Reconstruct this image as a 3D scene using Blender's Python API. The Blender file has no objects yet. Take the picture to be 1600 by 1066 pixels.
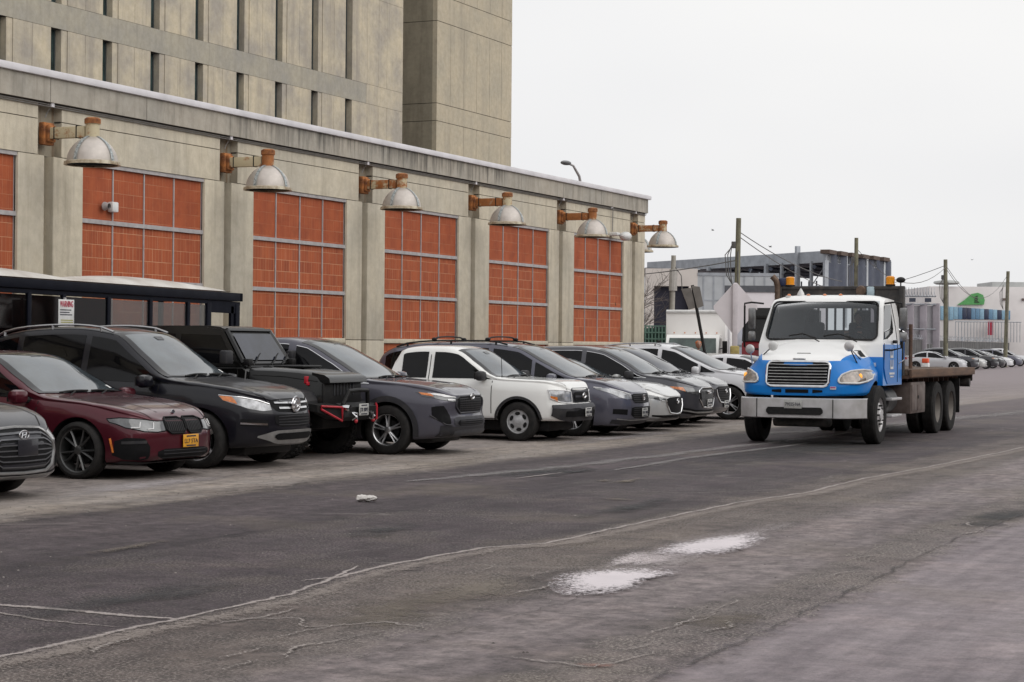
import bpy, bmesh, math, random
from mathutils import Vector, Matrix
from mathutils.bvhtree import BVHTree
R = math.radians
random.seed(7)
sc = bpy.context.scene
# ---------------------------------------------------------------- camera
cd = bpy.data.cameras.new('camera'); cam = bpy.data.objects.new('camera', cd)
sc.collection.objects.link(cam); sc.camera = cam
cd.sensor_width = 36; cd.lens = 3000/1600*36; cd.clip_start = .1; cd.clip_end = 3000
th, pt, ro = math.atan(1384/3000), R(.124), R(.5)
fw = Vector((-math.sin(th)*math.cos(pt), math.cos(th)*math.cos(pt), math.sin(pt)))
r0 = Vector((math.cos(th), math.sin(th), 0)); u0 = r0.cross(fw)
rt = r0*math.cos(ro)+u0*math.sin(ro); up = u0*math.cos(ro)-r0*math.sin(ro)
M = Matrix((rt, up, -fw)).transposed().to_4x4(); M.translation = (0, 0, 1.58)
cam.matrix_world = M
# ---------------------------------------------------------------- sky, sun, exposure
SUN = Vector((.80, -.14, .62)).normalized()
w = bpy.data.worlds.new('World'); sc.world = w; w.use_nodes = True
nt = w.node_tree; bg = nt.nodes['Background']
sky = nt.nodes.new('ShaderNodeTexSky'); sky.sky_type = 'NISHITA'; sky.sun_disc = False
sky.sun_elevation = math.asin(SUN.z); sky.sun_rotation = math.atan2(SUN.x, SUN.y)
sky.dust_density = 4; sky.air_density = 1.0
hs = nt.nodes.new('ShaderNodeHueSaturation'); hs.inputs['Saturation'].default_value = .12
mx = nt.nodes.new('ShaderNodeMix'); mx.data_type = 'RGBA'; mx.inputs[0].default_value = .86
tcw = nt.nodes.new('ShaderNodeTexCoord'); nzw = nt.nodes.new('ShaderNodeTexNoise')
nzw.inputs['Scale'].default_value = 1.6; nzw.inputs['Detail'].default_value = 3
mpw = nt.nodes.new('ShaderNodeMapping'); mpw.inputs['Scale'].default_value = (1, 1, 3)
crw = nt.nodes.new('ShaderNodeValToRGB')
crw.color_ramp.elements[0].color = (8.0, 8.05, 8.3, 1); crw.color_ramp.elements[1].color = (9.3, 9.25, 9.2, 1)
crw.color_ramp.elements[0].position = .35; crw.color_ramp.elements[1].position = .65
nt.links.new(tcw.outputs['Generated'], mpw.inputs[0]); nt.links.new(mpw.outputs[0], nzw.inputs['Vector'])
nt.links.new(nzw.outputs[0], crw.inputs[0])
nt.links.new(sky.outputs[0], hs.inputs['Color']); nt.links.new(hs.outputs[0], mx.inputs[6])
nt.links.new(crw.outputs[0], mx.inputs[7]); nt.links.new(mx.outputs[2], bg.inputs['Color'])
bg.inputs['Strength'].default_value = .11
sd = bpy.data.lights.new('sun', 'SUN'); so = bpy.data.objects.new('sun', sd); sc.collection.objects.link(so)
sd.energy = 1.5; sd.angle = R(70); sd.color = (1, .97, .93)
so.rotation_euler = (-SUN).to_track_quat('-Z', 'Y').to_euler()
sc.view_settings.view_transform = 'Standard'; sc.view_settings.look = 'None'
sc.view_settings.exposure = 0; sc.view_settings.gamma = 1
# ---------------------------------------------------------------- helpers
C = bpy.data.collections.new('scene'); sc.collection.children.link(C)
def lerp(a, b, t): return a+(b-a)*t
class MB:
    def __init__(s): s.v = []; s.f = []; s.m = []; s.s = []; s.uv = None
    def add(s, vs, fs, m=0, sm=False):
        o = len(s.v); s.v += [tuple(p) for p in vs]
        for f in fs: s.f.append([i+o for i in f]); s.m.append(m); s.s.append(sm)
        return s
    def box(s, a, b, m=0, bev=0):
        x0, y0, z0 = [min(a[i], b[i]) for i in range(3)]; x1, y1, z1 = [max(a[i], b[i]) for i in range(3)]
        if bev <= 0:
            vs = [(x, y, z) for z in (z0, z1) for y in (y0, y1) for x in (x0, x1)]
            return s.add(vs, [(0,2,3,1),(4,5,7,6),(0,1,5,4),(1,3,7,5),(3,2,6,7),(2,0,4,6)], m)
        bm = bmesh.new(); bmesh.ops.create_cube(bm, size=1)
        for q in bm.verts: q.co = Vector((x0+(q.co.x+.5)*(x1-x0), y0+(q.co.y+.5)*(y1-y0), z0+(q.co.z+.5)*(z1-z0)))
        bmesh.ops.bevel(bm, geom=bm.edges[:], offset=bev, segments=2, affect='EDGES', profile=.5)
        bm.verts.index_update()
        s.add([q.co.copy() for q in bm.verts], [[q.index for q in f.verts] for f in bm.faces], m, True); bm.free(); return s
    def prism(s, poly, axis, a, b, m=0, sm=False):
        n = len(poly)
        def P(p, t): return {'x': (t, p[0], p[1]), 'y': (p[0], t, p[1]), 'z': (p[0], p[1], t)}[axis]
        vs = [P(p, a) for p in poly]+[P(p, b) for p in poly]
        s.add(vs, [list(range(n)), list(range(2*n-1, n-1, -1))], m)
        return s.add(vs, [(i, (i+1) % n, n+(i+1) % n, n+i) for i in range(n)], m, sm)
    def tube(s, pts, r, n=8, m=0, cap=True):
        pts = [Vector(p) for p in pts]; k = len(pts); vs = []
        rr = r if isinstance(r, (list, tuple)) else [r]*k
        t0 = (pts[1]-pts[0]).normalized(); ref = Vector((0, 0, 1)) if abs(t0.z) < .9 else Vector((1, 0, 0))
        a = t0.cross(ref).normalized()
        for i, p in enumerate(pts):
            t = ((pts[min(i+1, k-1)]-pts[max(i-1, 0)])).normalized()
            a = (a-t*a.dot(t)).normalized(); b = t.cross(a)
            for j in range(n):
                g = 2*math.pi*j/n; vs.append(p+(a*math.cos(g)+b*math.sin(g))*rr[i])
        fs = [(i*n+j, i*n+(j+1) % n, (i+1)*n+(j+1) % n, (i+1)*n+j) for i in range(k-1) for j in range(n)]
        s.add(vs, fs, m, True)
        if cap: s.add(vs, [list(range(n))[::-1], [(k-1)*n+j for j in range(n)]], m)
        return s
    def lathe(s, prof, n=24, c=(0,0,0), axis='z', m=0, a0=0, a1=2*math.pi, sm=True):
        full = abs(a1-a0-2*math.pi) < 1e-6; k = n if full else n+1; vs = []
        for r, h in prof:
            for j in range(k):
                g = a0+(a1-a0)*j/n; x, y = r*math.cos(g), r*math.sin(g)
                vs.append({'z': (c[0]+x, c[1]+y, c[2]+h), 'y': (c[0]+x, c[1]+h, c[2]+y), 'x': (c[0]+h, c[1]+x, c[2]+y)}[axis])
        fs = []
        for i in range(len(prof)-1):
            for j in range(n):
                j2 = (j+1) % k
                fs.append((i*k+j, i*k+j2, (i+1)*k+j2, (i+1)*k+j))
        return s.add(vs, fs, m, sm)
    def grid(s, g, m=0, sm=True, flip=False):
        nu, nv = len(g), len(g[0]); vs = [p for row in g for p in row]
        fs = [(i*nv+j, (i+1)*nv+j, (i+1)*nv+j+1, i*nv+j+1) for i in range(nu-1) for j in range(nv-1)]
        if flip: fs = [f[::-1] for f in fs]
        return s.add(vs, fs, m, sm)
    def ball(s, c, r, n=12, m=0, sq=(1,1,1)):
        vs, fs = [], []
        for i in range(n//2+1):
            a = math.pi*i/(n//2)
            for j in range(n):
                b = 2*math.pi*j/n
                vs.append((c[0]+r*sq[0]*math.sin(a)*math.cos(b), c[1]+r*sq[1]*math.sin(a)*math.sin(b), c[2]+r*sq[2]*math.cos(a)))
        for i in range(n//2):
            for j in range(n): fs.append((i*n+j, (i+1)*n+j, (i+1)*n+(j+1) % n, i*n+(j+1) % n))
        return s.add(vs, fs, m, True)
    def mesh(s, name, mats, fix=True, sharp=35):
        me = bpy.data.meshes.new(name); me.from_pydata(s.v, [], s.f)
        for m in (mats if isinstance(mats, (list, tuple)) else [mats]): me.materials.append(m)
        for p, m, q in zip(me.polygons, s.m, s.s): p.material_index = m; p.use_smooth = q
        me.validate()
        if fix:
            bm = bmesh.new(); bm.from_mesh(me); bmesh.ops.remove_doubles(bm, verts=bm.verts, dist=1e-5)
            bmesh.ops.recalc_face_normals(bm, faces=bm.faces); bm.to_mesh(me); bm.free()
        me.set_sharp_from_angle(angle=R(sharp))
        return me
    def build(s, name, mats, parent=None, fix=True, sharp=35):
        o = bpy.data.objects.new(name, s.mesh(name, mats, fix, sharp)); C.objects.link(o)
        if parent: o.parent = parent
        return o
def tag(o, label=None, cat=None, group=None, kind=None):
    if label: o['label'] = label
    if cat: o['category'] = cat
    if group: o['group'] = group
    if kind: o['kind'] = kind
    return o
def thing(name, label, cat, loc=(0,0,0), rz=0, group=None, scale=1):
    o = bpy.data.objects.new(name, None); C.objects.link(o); o.location = loc; o.rotation_euler = (0, 0, rz)
    o.scale = (scale,)*3; o.empty_display_size = .2
    return tag(o, label, cat, group)
def copy_tree(o, parent=None):
    c = o.copy(); C.objects.link(c); c.parent = parent
    for ch in list(o.children): copy_tree(ch, c)
    return c
def text_mb(mb, body, size, origin, xdir, ydir, m=0, width=None):
    cu = bpy.data.curves.new('t', 'FONT'); cu.body = body; cu.size = size; cu.align_x = 'CENTER'; cu.align_y = 'CENTER'
    cu.extrude = .002; cu.resolution_u = 2
    ob = bpy.data.objects.new('t', cu); sc.collection.objects.link(ob)
    bpy.context.view_layer.update()
    me = bpy.data.meshes.new_from_object(ob.evaluated_get(bpy.context.evaluated_depsgraph_get()))
    xd, yd = Vector(xdir).normalized(), Vector(ydir).normalized(); zd = xd.cross(yd); o = Vector(origin)
    k = 1
    if width:
        xs = [v.co.x for v in me.vertices]; k = width/max(1e-6, max(xs)-min(xs))
    mb.add([o+xd*v.co.x*k+yd*v.co.y+zd*v.co.z for v in me.vertices], [list(p.vertices) for p in me.polygons], m)
    bpy.data.objects.remove(ob); bpy.data.meshes.remove(me); bpy.data.curves.remove(cu)
def pchip(tab, x):
    n = len(tab)
    if x <= tab[0][0]: return tab[0][1]
    if x >= tab[-1][0]: return tab[-1][1]
    h = [tab[i+1][0]-tab[i][0] for i in range(n-1)]; d = [(tab[i+1][1]-tab[i][1])/h[i] for i in range(n-1)]
    def sl(i):
        if i == 0: return d[0]
        if i == n-1: return d[-1]
        if d[i-1]*d[i] <= 0: return 0
        w1, w2 = 2*h[i]+h[i-1], h[i]+2*h[i-1]
        return (w1+w2)/(w1/d[i-1]+w2/d[i])
    for i in range(n-1):
        if x <= tab[i+1][0]:
            t = (x-tab[i][0])/h[i]; a, b = tab[i][1], tab[i+1][1]
            return a*(1+2*t)*(1-t)**2+b*t*t*(3-2*t)+sl(i)*h[i]*t*(1-t)**2-sl(i+1)*h[i]*t*t*(1-t)
def lin(tab, x):
    if x <= tab[0][0]: return tab[0][1]
    for a, b in zip(tab, tab[1:]):
        if x <= b[0]: return lerp(a[1], b[1], (x-a[0])/(b[0]-a[0]))
    return tab[-1][1]
# ---------------------------------------------------------------- materials
def nmat(name):
    m = bpy.data.materials.new(name); m.use_nodes = True; t = m.node_tree
    return m, t, t.nodes['Principled BSDF']
def N(t, kind, **kw):
    n = t.nodes.new('ShaderNode'+kind)
    for k, v in kw.items():
        if k in n.inputs: n.inputs[k].default_value = v
        else: setattr(n, k, v)
    return n
def mixc(t, fac, a, b, mode='MIX'):
    n = t.nodes.new('ShaderNodeMix'); n.data_type = 'RGBA'; n.blend_type = mode
    for i, v in ((0, fac), (6, a), (7, b)):
        if isinstance(v, bpy.types.NodeSocket): t.links.new(v, n.inputs[i])
        elif isinstance(v, (tuple, list)): n.inputs[i].default_value = (*v[:3], 1)
        else: n.inputs[i].default_value = v
    return n.outputs[2]
def math_(t, op, a, b=0, clamp=False):
    n = t.nodes.new('ShaderNodeMath'); n.operation = op; n.use_clamp = clamp
    for i, v in ((0, a), (1, b)):
        if isinstance(v, bpy.types.NodeSocket): t.links.new(v, n.inputs[i])
        else: n.inputs[i].default_value = v
    return n.outputs[0]
def ramp(t, src, p0, p1, c0=(0,0,0), c1=(1,1,1)):
    n = t.nodes.new('ShaderNodeValToRGB'); e = n.color_ramp.elements
    e[0].position = p0; e[1].position = p1; e[0].color = (*c0, 1); e[1].color = (*c1, 1)
    t.links.new(src, n.inputs[0]); return n.outputs[0]
def noise(t, scale, detail=4, vec=None, rough=.55, stretch=None):
    tc = t.nodes.new('ShaderNodeTexCoord'); n = N(t, 'TexNoise', Scale=scale, Detail=detail, Roughness=rough)
    src = vec or tc.outputs['Object']
    if stretch:
        mp = t.nodes.new('ShaderNodeMapping'); mp.inputs['Scale'].default_value = stretch
        t.links.new(src, mp.inputs[0]); src = mp.outputs[0]
    t.links.new(src, n.inputs['Vector']); return n.outputs[0]
def mat(name, col, rough=.5, metal=0, dirt=.15, ns=6, coat=0, spec=.5, ior=1.5, bump=0, dcol=None, stretch=None):
    m, t, b = nmat(name)
    b.inputs['Roughness'].default_value = rough; b.inputs['Metallic'].default_value = metal
    b.inputs['Coat Weight'].default_value = coat; b.inputs['Coat IOR'].default_value = 1.38 if coat < .9 else 1.5; b.inputs['Specular IOR Level'].default_value = .3; b.inputs['Coat Roughness'].default_value = .04
    b.inputs['Specular IOR Level'].default_value = spec; b.inputs['IOR'].default_value = ior
    nz = noise(t, ns, 5, stretch=stretch); f = ramp(t, nz, .35, .7)
    dc = dcol or tuple(c*(1-dirt*1.6) for c in col); 
    t.links.new(mixc(t, f, col, dc), b.inputs['Base Color'])
    r = math_(t, 'ADD', math_(t, 'MULTIPLY', nz, .16*min(1, rough*2+.3)), max(0, rough-.06)); t.links.new(r, b.inputs['Roughness'])
    if bump:
        bp = N(t, 'Bump', Strength=bump, Distance=.02); n2 = noise(t, ns*6, 5)
        t.links.new(n2, bp.inputs['Height']); t.links.new(bp.outputs[0], b.inputs['Normal'])
    return m
def paint(name, col, rough=.32, metal=.35, dust=.18, dustc=(.30, .28, .26), coat=.9):
    m, t, b = nmat(name)
    b.inputs['Metallic'].default_value = metal; b.inputs['Coat Weight'].default_value = coat; b.inputs['Coat IOR'].default_value = 1.38 if coat < .9 else 1.5; b.inputs['Specular IOR Level'].default_value = .3; b.inputs['Coat Roughness'].default_value = .06
    tc = t.nodes.new('ShaderNodeTexCoord'); sp = t.nodes.new('ShaderNodeSeparateXYZ'); t.links.new(tc.outputs['Object'], sp.inputs[0])
    nz = noise(t, 3.5, 6); low = ramp(t, sp.outputs['Z'], .1, .75, (1,1,1), (.12,.12,.12))
    f = math_(t, 'MULTIPLY', math_(t, 'MULTIPLY', ramp(t, nz, .3, .75), low), dust*2.2, True)
    t.links.new(mixc(t, f, col, dustc), b.inputs['Base Color'])
    t.links.new(math_(t, 'ADD', math_(t, 'MULTIPLY', f, .5), rough), b.inputs['Roughness'])
    t.links.new(math_(t, 'ADD', math_(t, 'MULTIPLY', f, .6), .04), b.inputs['Coat Roughness'])
    return m
def glassy(name, col=(.012,.013,.014), ior=1.6, spec=.5, tint=None):
    m, t, b = nmat(name)
    t.links.new(mixc(t, ramp(t, noise(t, 1.7, 6, rough=.7), .35, .68), tuple(c*.45 for c in col), tuple(c*1.35 for c in col)), b.inputs['Base Color']); b.inputs['Roughness'].default_value = .03
    b.inputs['IOR'].default_value = ior
    nz = noise(t, 2.5, 5); t.links.new(math_(t, 'MULTIPLY', ramp(t, nz, .3, .8), .12), b.inputs['Roughness'])
    bp = N(t, 'Bump', Strength=.05, Distance=.02); t.links.new(noise(t, 1.5, 1), bp.inputs['Height']); t.links.new(bp.outputs[0], b.inputs['Normal'])
    return m
def clearglass(name, tint=(.8,.85,.85), trans=.75, rough=.02, haze=(.25,.27,.28), refl=1.2):
    m, t, b = nmat(name); t.nodes.remove(b); out = t.nodes['Material Output']
    tr = N(t, 'BsdfTransparent', Color=(*tint, 1)); gl = N(t, 'BsdfGlossy', Color=(1,1,1,1), Roughness=rough)
    df = N(t, 'BsdfDiffuse', Color=(*haze, 1)); fr = N(t, 'Fresnel', IOR=1.5)
    a = t.nodes.new('ShaderNodeMixShader'); c = t.nodes.new('ShaderNodeMixShader')
    t.links.new(ramp(t, noise(t, 3, 5), .3, .8, ((1-trans)*.8,)*3, ((1-trans)*1.25,)*3), a.inputs[0])
    t.links.new(tr.outputs[0], a.inputs[1]); t.links.new(df.outputs[0], a.inputs[2])
    t.links.new(math_(t, 'ADD', math_(t, 'MULTIPLY', fr.outputs[0], refl), .01), c.inputs[0]); t.links.new(a.outputs[0], c.inputs[1]); t.links.new(gl.outputs[0], c.inputs[2])
    t.links.new(c.outputs[0], out.inputs[0]); return m
def emis(name, col, s):
    m, t, b = nmat(name); b.inputs['Base Color'].default_value = (*col, 1)
    b.inputs['Emission Color'].default_value = (*col, 1); b.inputs['Emission Strength'].default_value = s; return m
BLK = mat('black_plastic', (.007,.007,.008), .55, ns=20, dcol=(.018,.017,.016), spec=.3)
TRIM = mat('dark_trim', (.020,.020,.024), .55, ns=9, dcol=(.036,.034,.035), spec=.35)
GREYTRIM = mat('grey_trim', (.045,.045,.052), .5, ns=9, spec=.35)
TYRE = mat('tyre_rubber', (.011,.0105,.0105), .8, ns=14, dcol=(.026,.024,.023), bump=.3, spec=.3)
CHR = mat('chrome', (.75,.75,.76), .13, 1, ns=9)
SILV = mat('silver_alloy', (.5,.5,.51), .3, .85, ns=12)
DKAL = mat('dark_alloy', (.10,.10,.10), .35, .7, ns=12)
GLS = glassy('tinted_glass', (.004,.004,.005), 1.33); WSG = glassy('windshield_glass', (.060,.075,.085), 2.45)
WSG2 = glassy('dark_windshield_glass', (.028,.032,.045), 1.6)
LAMP = mat('headlight_glass', (.40,.41,.43), .2, .2, dirt=.42, ns=9, coat=1)
LAMPD = mat('dark_headlight_glass', (.13,.135,.14), .12, .3, dirt=.35, ns=10, coat=1)
WHT = mat('white_plastic', (.72,.72,.71), .35, ns=6)
DRL = mat('lamp_strip', (.8,.8,.8), .2, ns=8)
AMB = mat('amber_lens', (.75,.22,.04), .2, dirt=.3, ns=20, coat=1)
REDL = mat('red_lens', (.35,.02,.02), .2, ns=20, coat=1)
PLW = mat('plate_white', (.5,.5,.48), .4, ns=30); PLY = mat('plate_yellow', (.75,.36,.03), .4, ns=30); INK = mat('ink', (.03,.03,.05), .6)
FRIT = glassy('glass_border', (.01,.01,.012), 1.5)
# ---------------------------------------------------------------- car builder (x forward from the front axle, y left, z up)
WF = [(0, .48), (.035, .61), (.09, .72), (.19, .82), (.34, .90), (.6, .955), (1.0, 1)]
class Body:
    def __init__(s, c):
        s.c = c; s.nose = c['fo']; s.tail = c['tail']; s.w = c['W']/2
        nx = []
        x = s.tail
        for d in (0, .03, .08, .15, .25, .4): nx.append(s.tail+d)
        x = s.tail+.5
        while x < s.nose-.5: nx.append(x); x += .09
        for d in (.45, .38, .31, .25, .2, .155, .115, .08, .05, .025, 0): nx.append(s.nose-d)
        s.xs = nx
    def hw(s, x):
        a = lin(s.c.get('wf', WF), s.nose-x) if s.nose-x < 1.5 else 1
        b = lin([(0, .70), (.05, .82), (.15, .9), (.4, .96), (1, 1)], x-s.tail)
        m = pchip(s.c['wid'], x) if 'wid' in s.c else 1
        return s.w*min(a, b)*m
    def top(s, x): return pchip(s.c['top'], x)
    def belt(s, x): return min(pchip(s.c['belt'], x), s.top(x)-.012)
    def zb(s, x): return lin(s.c.get('zb', [(s.tail, .42), (s.tail+.5, .24), (s.nose-.6, .2), (s.nose-.15, .2), (s.nose, .25)]), x)
    def ytop(s, x):
        return s.hw(x)-.06-s.c.get('tum', .36)*max(0, s.top(x)-s.belt(x)-.06)
    def ring(s, x):
        w, b, z0, T = s.hw(x), s.belt(x), s.zb(x), s.top(x); H = b-z0; h = T-b; yt = s.ytop(x)
        sh = s.c.get('shoulder', .012)
        pts = [(0, z0), (.5*w, z0), (w-.10, z0), (w-.035, z0+.03), (w-.012, z0+.12*H), (w-.004, z0+.3*H), (w, z0+.5*H), (w-.004, z0+.68*H),
               (w-sh, z0+.82*H), (w-.02-sh, z0+.92*H), (w-.045-sh, b)]
        yb = w-.06-sh
        for k in (.3, .6, .86): pts.append((lerp(yb, yt, k), b+h*k*(.9 if h > .1 else .75)))
        pts += [(yt-.035, T-min(.05, h*.13)), (yt-.11, T-min(.022, h*.06)), (yt*.62, T-.006), (yt*.3, T-.001), (0, T)]
        out = []
        for i in range(len(pts)-1):
            p0, p1, p2, p3 = pts[max(i-1, 0)], pts[i], pts[i+1], pts[min(i+2, len(pts)-1)]
            for k in range(2):
                t = k/2; out.append(tuple(.5*(2*p1[a]+(p2[a]-p0[a])*t+(2*p0[a]-5*p1[a]+4*p2[a]-p3[a])*t*t+(3*p1[a]-p0[a]-3*p2[a]+p3[a])*t**3) for a in (0, 1)))
        return out+[pts[-1]]
    def warp(s, x, y, z):
        c = s.c; n = s.nose; q = max(0, min(1, (x-(n-.75))/.75))
        x2 = x+lin(c.get('nb', [(0, 0)]), z)*q*q
        g = z-s.belt(x)
        if g > .03 and x < .3 and x > c['wst'][0]-.6: x2 -= c.get('wcurve', .16)*(y/s.w)**2*min(1, g/.15)*max(0, min(1, (x-(c['wst'][0]-.6))/.6))
        return (x2, y, z)
    def build(s):
        vs, n = [], 0; rows = []
        for x in s.xs:
            r = s.ring(x); n = len(r); full = [(y, z) for y, z in r]+[(-y, z) for y, z in r[-2:0:-1]]
            rows.append([s.warp(x, y, z) for y, z in full])
        k = len(rows[0]); fs = []
        for i in range(len(rows)-1):
            for j in range(k): fs.append((i*k+j, (i+1)*k+j, (i+1)*k+(j+1) % k, i*k+(j+1) % k))
        vs = [p for r in rows for p in r]; base = len(vs)
        for e, i in ((0, 0), (1, len(rows)-1)):         # end caps, bulged columns
            row = rows[i]; cols = [.66, .33, 0, -.33, -.66]; idx = []
            for j in range(1, n-1):
                y, z = row[j][1], row[j][2]; line = [i*k+j]
                for cc in cols:
                    bulge = (1-cc*cc)*(.05 if e else -.02)
                    vs.append((row[j][0]+bulge*min(1, abs(y)/s.w*1.5), y*cc, z)); line.append(len(vs)-1)
                line.append(i*k+(k-j)); idx.append(line)
            for a, b in zip(idx, idx[1:]):
                for q in range(len(a)-1): fs.append((a[q], a[q+1], b[q+1], b[q]))
            fs.append(tuple([i*k]+idx[0])); fs.append(tuple([i*k+n-1]+idx[-1]))
        s.vs, s.fs = vs, fs
        s.bvh = BVHTree.FromPolygons(vs, fs)
        s.cen = Vector(((s.nose+s.tail)/2, 0, .7))
    def proj(s, p, mode, off):
        p = Vector(p); h = None
        if mode == 'x': h = s.bvh.ray_cast(Vector((s.nose+2, p.y, p.z)), Vector((-1, 0, 0)))
        elif mode == '-x': h = s.bvh.ray_cast(Vector((s.tail-2, p.y, p.z)), Vector((1, 0, 0)))
        elif mode == 'y': sg = 1 if p.y > 0 else -1; h = s.bvh.ray_cast(Vector((p.x, 3*sg, p.z)), Vector((0, -sg, 0)))
        elif mode == 'z': h = s.bvh.ray_cast(Vector((p.x, p.y, 4)), Vector((0, 0, -1)))
        if h is None or h[0] is None: h = s.bvh.find_nearest(p)
        q, nn = h[0], h[1]; D = {'x': Vector((1,0,0)), '-x': Vector((-1,0,0)), 'y': Vector((0, 1 if p.y > 0 else -1, 0)), 'z': Vector((0,0,1))}.get(mode, (q-s.cen))
        if nn.dot(D) < 0: nn = -nn
        return q+nn*off
    def patch(s, mb, pts2, mode, off=.005, m=0):
        mb.grid([[s.proj(p, mode, off) for p in row] for row in pts2], m)
    def ribbon(s, mb, line, mode, wd=.01, off=.004, m=0):
        P = [s.proj(p, mode, off) for p in line]; g = []
        D = {'x': Vector((1,0,0)), '-x': Vector((-1,0,0)), 'y': Vector((0,1,0)), 'z': Vector((0,0,1))}[mode]
        for i, p in enumerate(P):
            t = P[min(i+1, len(P)-1)]-P[max(i-1, 0)]; sdv = t.cross(D)
            sdv = sdv.normalized()*wd/2 if sdv.length > 1e-6 else Vector((0,0,wd/2)); g.append([p-sdv, p+sdv])
        mb.grid(g, m)
def dense(line, n=4):
    out = []
    for a, b in zip(line, line[1:]):
        for k in range(n): out.append(tuple(lerp(a[i], b[i], k/n) for i in range(3)))
    return out+[line[-1]]
def ladder(tab, nu=14, nv=5, x=0, sg=1):
    """tab: (y, zlo, zhi) -> grid of front-view points"""
    ys = [lerp(tab[0][0], tab[-1][0], i/(nu-1)) for i in range(nu)]
    lo = [(t[0], t[1]) for t in tab]; hi = [(t[0], t[2]) for t in tab]
    return [[(x, y*sg, lerp(lin(lo, y), lin(hi, y), j/(nv-1))) for j in range(nv)] for y in ys]
def sym(tab): return [(-y, a, b) for y, a, b in tab[::-1] if y > 1e-6]+list(tab)
def make_rim(style, rr, wd):
    mb = MB()                                    # axis y, outer face at +y
    mb.lathe([(rr*1.0, -wd*.45), (rr*.99, .0), (rr*1.03, .012), (rr*.985, .018), (rr*.94, .008), (rr*.90, -.03), (rr*.88, -.14)], 32, axis='y')
    mb.lathe([(.001, -.09), (rr*.62, -.09), (rr*.62, -.12)], 24, axis='y', m=1)   # brake disc
    n, kind = style
    if kind == 'hubcap':
        mb.lathe([(.001, .02), (.04, .022), (.065, .012), (.10, .004), (rr*.55, -.006), (rr*.9, -.004)], 32, axis='y')
        for k in range(n):
            a = 2*math.pi*k/n; c0 = Vector((math.cos(a)*rr*.66, .004, math.sin(a)*rr*.66)); u = Vector((math.cos(a), 0, math.sin(a))); v = Vector((-math.sin(a), 0, math.cos(a)))
            ps = [c0+u*math.cos(g)*rr*.15+v*math.sin(g)*rr*.24 for g in [i*math.pi/6 for i in range(12)]]
            mb.add(ps, [list(range(12))], 1)
        return mb
    mb.lathe([(.001, .012), (.03, .012), (.055, .002), (.06, -.05)], 20, axis='y')
    for k in range(n):
        a = 2*math.pi*k/n+.3
        offs = [0] if kind == 'single' else ([-.13, .13] if kind == 'twin' else [-.16, .16])
        for o in offs:
            a1 = a+(o if kind != 'vee' else o*.15); a2 = a+o*(1 if kind != 'vee' else 1.5)
            w1, w2 = (.034, .022) if kind == 'single' else (.016, .012)
            if kind == 'single': w1, w2 = rr*.16, rr*.11
            p1 = Vector((math.cos(a1), 0, math.sin(a1)))*.045; p2 = Vector((math.cos(a2), 0, math.sin(a2)))*rr*.95
            t = (p2-p1).normalized(); v = Vector((-t.z, 0, t.x))
            vs = []
            for p, ww, yy, dd in ((p1, w1, .004, .05), (p1*.4+p2*.6, (w1+w2)/2*.9, -.004, .04), (p2, w2, .002, .035)):
                vs += [p-v*ww+Vector((0, yy-.012, 0)), p+Vector((0, yy+.004, 0)), p+v*ww+Vector((0, yy-.012, 0)), p+v*ww+Vector((0, yy-dd, 0)), p-v*ww+Vector((0, yy-dd, 0))]
            fs = []
            for q in range(2): fs += [(q*5+i, q*5+(i+1) % 5, (q+1)*5+(i+1) % 5, (q+1)*5+i) for i in range(5)]
            mb.add(vs, fs, 0, False)
    return mb
def make_wheel(r, wd, rimr, style, rimm, knob=0):
    t = MB(); h = wd/2
    prof = [(rimr*.98, -h*.8), (rimr*1.05, -h*.98), (r*.86, -h*1.02), (r*.955, -h*.93), (r*.99, -h*.8), (r, -h*.5), (r, 0), (r, h*.5), (r*.99, h*.8), (r*.955, h*.93), (r*.86, h*1.02), (rimr*1.05, h*.98), (rimr*.98, h*.8)]
    t.lathe(prof, 40, axis='y')
    if knob:
        for k in range(36):
            a = 2*math.pi*k/36
            for yy in (-h*.82, -h*.28, h*.28, h*.82):
                a2 = a+(.09 if abs(yy) < h*.5 else 0); c = Vector((math.cos(a2)*r, yy, math.sin(a2)*r)); u = Vector((-math.sin(a2), 0, math.cos(a2))); n = Vector((math.cos(a2), 0, math.sin(a2)))
                vs = [c+u*sx*.022+Vector((0, sy*.03, 0))+n*sz for sz in (-.01, knob) for sx in (-1, 1) for sy in (-1, 1)]
                t.add(vs, [(0,1,3,2),(4,6,7,5),(0,4,5,1),(1,5,7,3),(3,7,6,2),(2,6,4,0)])
    tm = t.mesh('wheel', TYRE); rb = make_rim(style, rimr, wd)
    rb.v = [(x, y+h*.62, z) for x, y, z in rb.v]
    rm = rb.mesh('rim', [rimm, BLK], sharp=30)
    return tm, rm
def place_wheel(pair, x, y, r, parent, steer=0, spin=0):
    o = bpy.data.objects.new('wheel', pair[0]); C.objects.link(o); o.parent = parent
    o.location = (x, y, r); o.rotation_euler = (0, 0, (0 if y > 0 else math.pi)+steer)
    q = bpy.data.objects.new('rim', pair[1]); C.objects.link(q); q.parent = o; q.rotation_euler = (0, spin, 0)
    return o
def text_plate(name, chars, colm, w_, h_, parent, loc, size=.075, inkm=None, tilt=0, sub=None):
    mb = MB(); mb.box((-.008, -w_/2, -h_/2), (0, w_/2, h_/2), 0, .004)
    text_mb(mb, chars, size, (.003, 0, -.005), (0, 1, 0), (0, 0, 1), 1, w_*.86)
    if sub:
        for z in (h_*.36, -h_*.38): mb.box((0, -w_*.3, z-.008), (.003, w_*.3, z+.008), 1)
    o = mb.build(name, [colm, inkm or INK], parent); o.location = loc; return o
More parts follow.
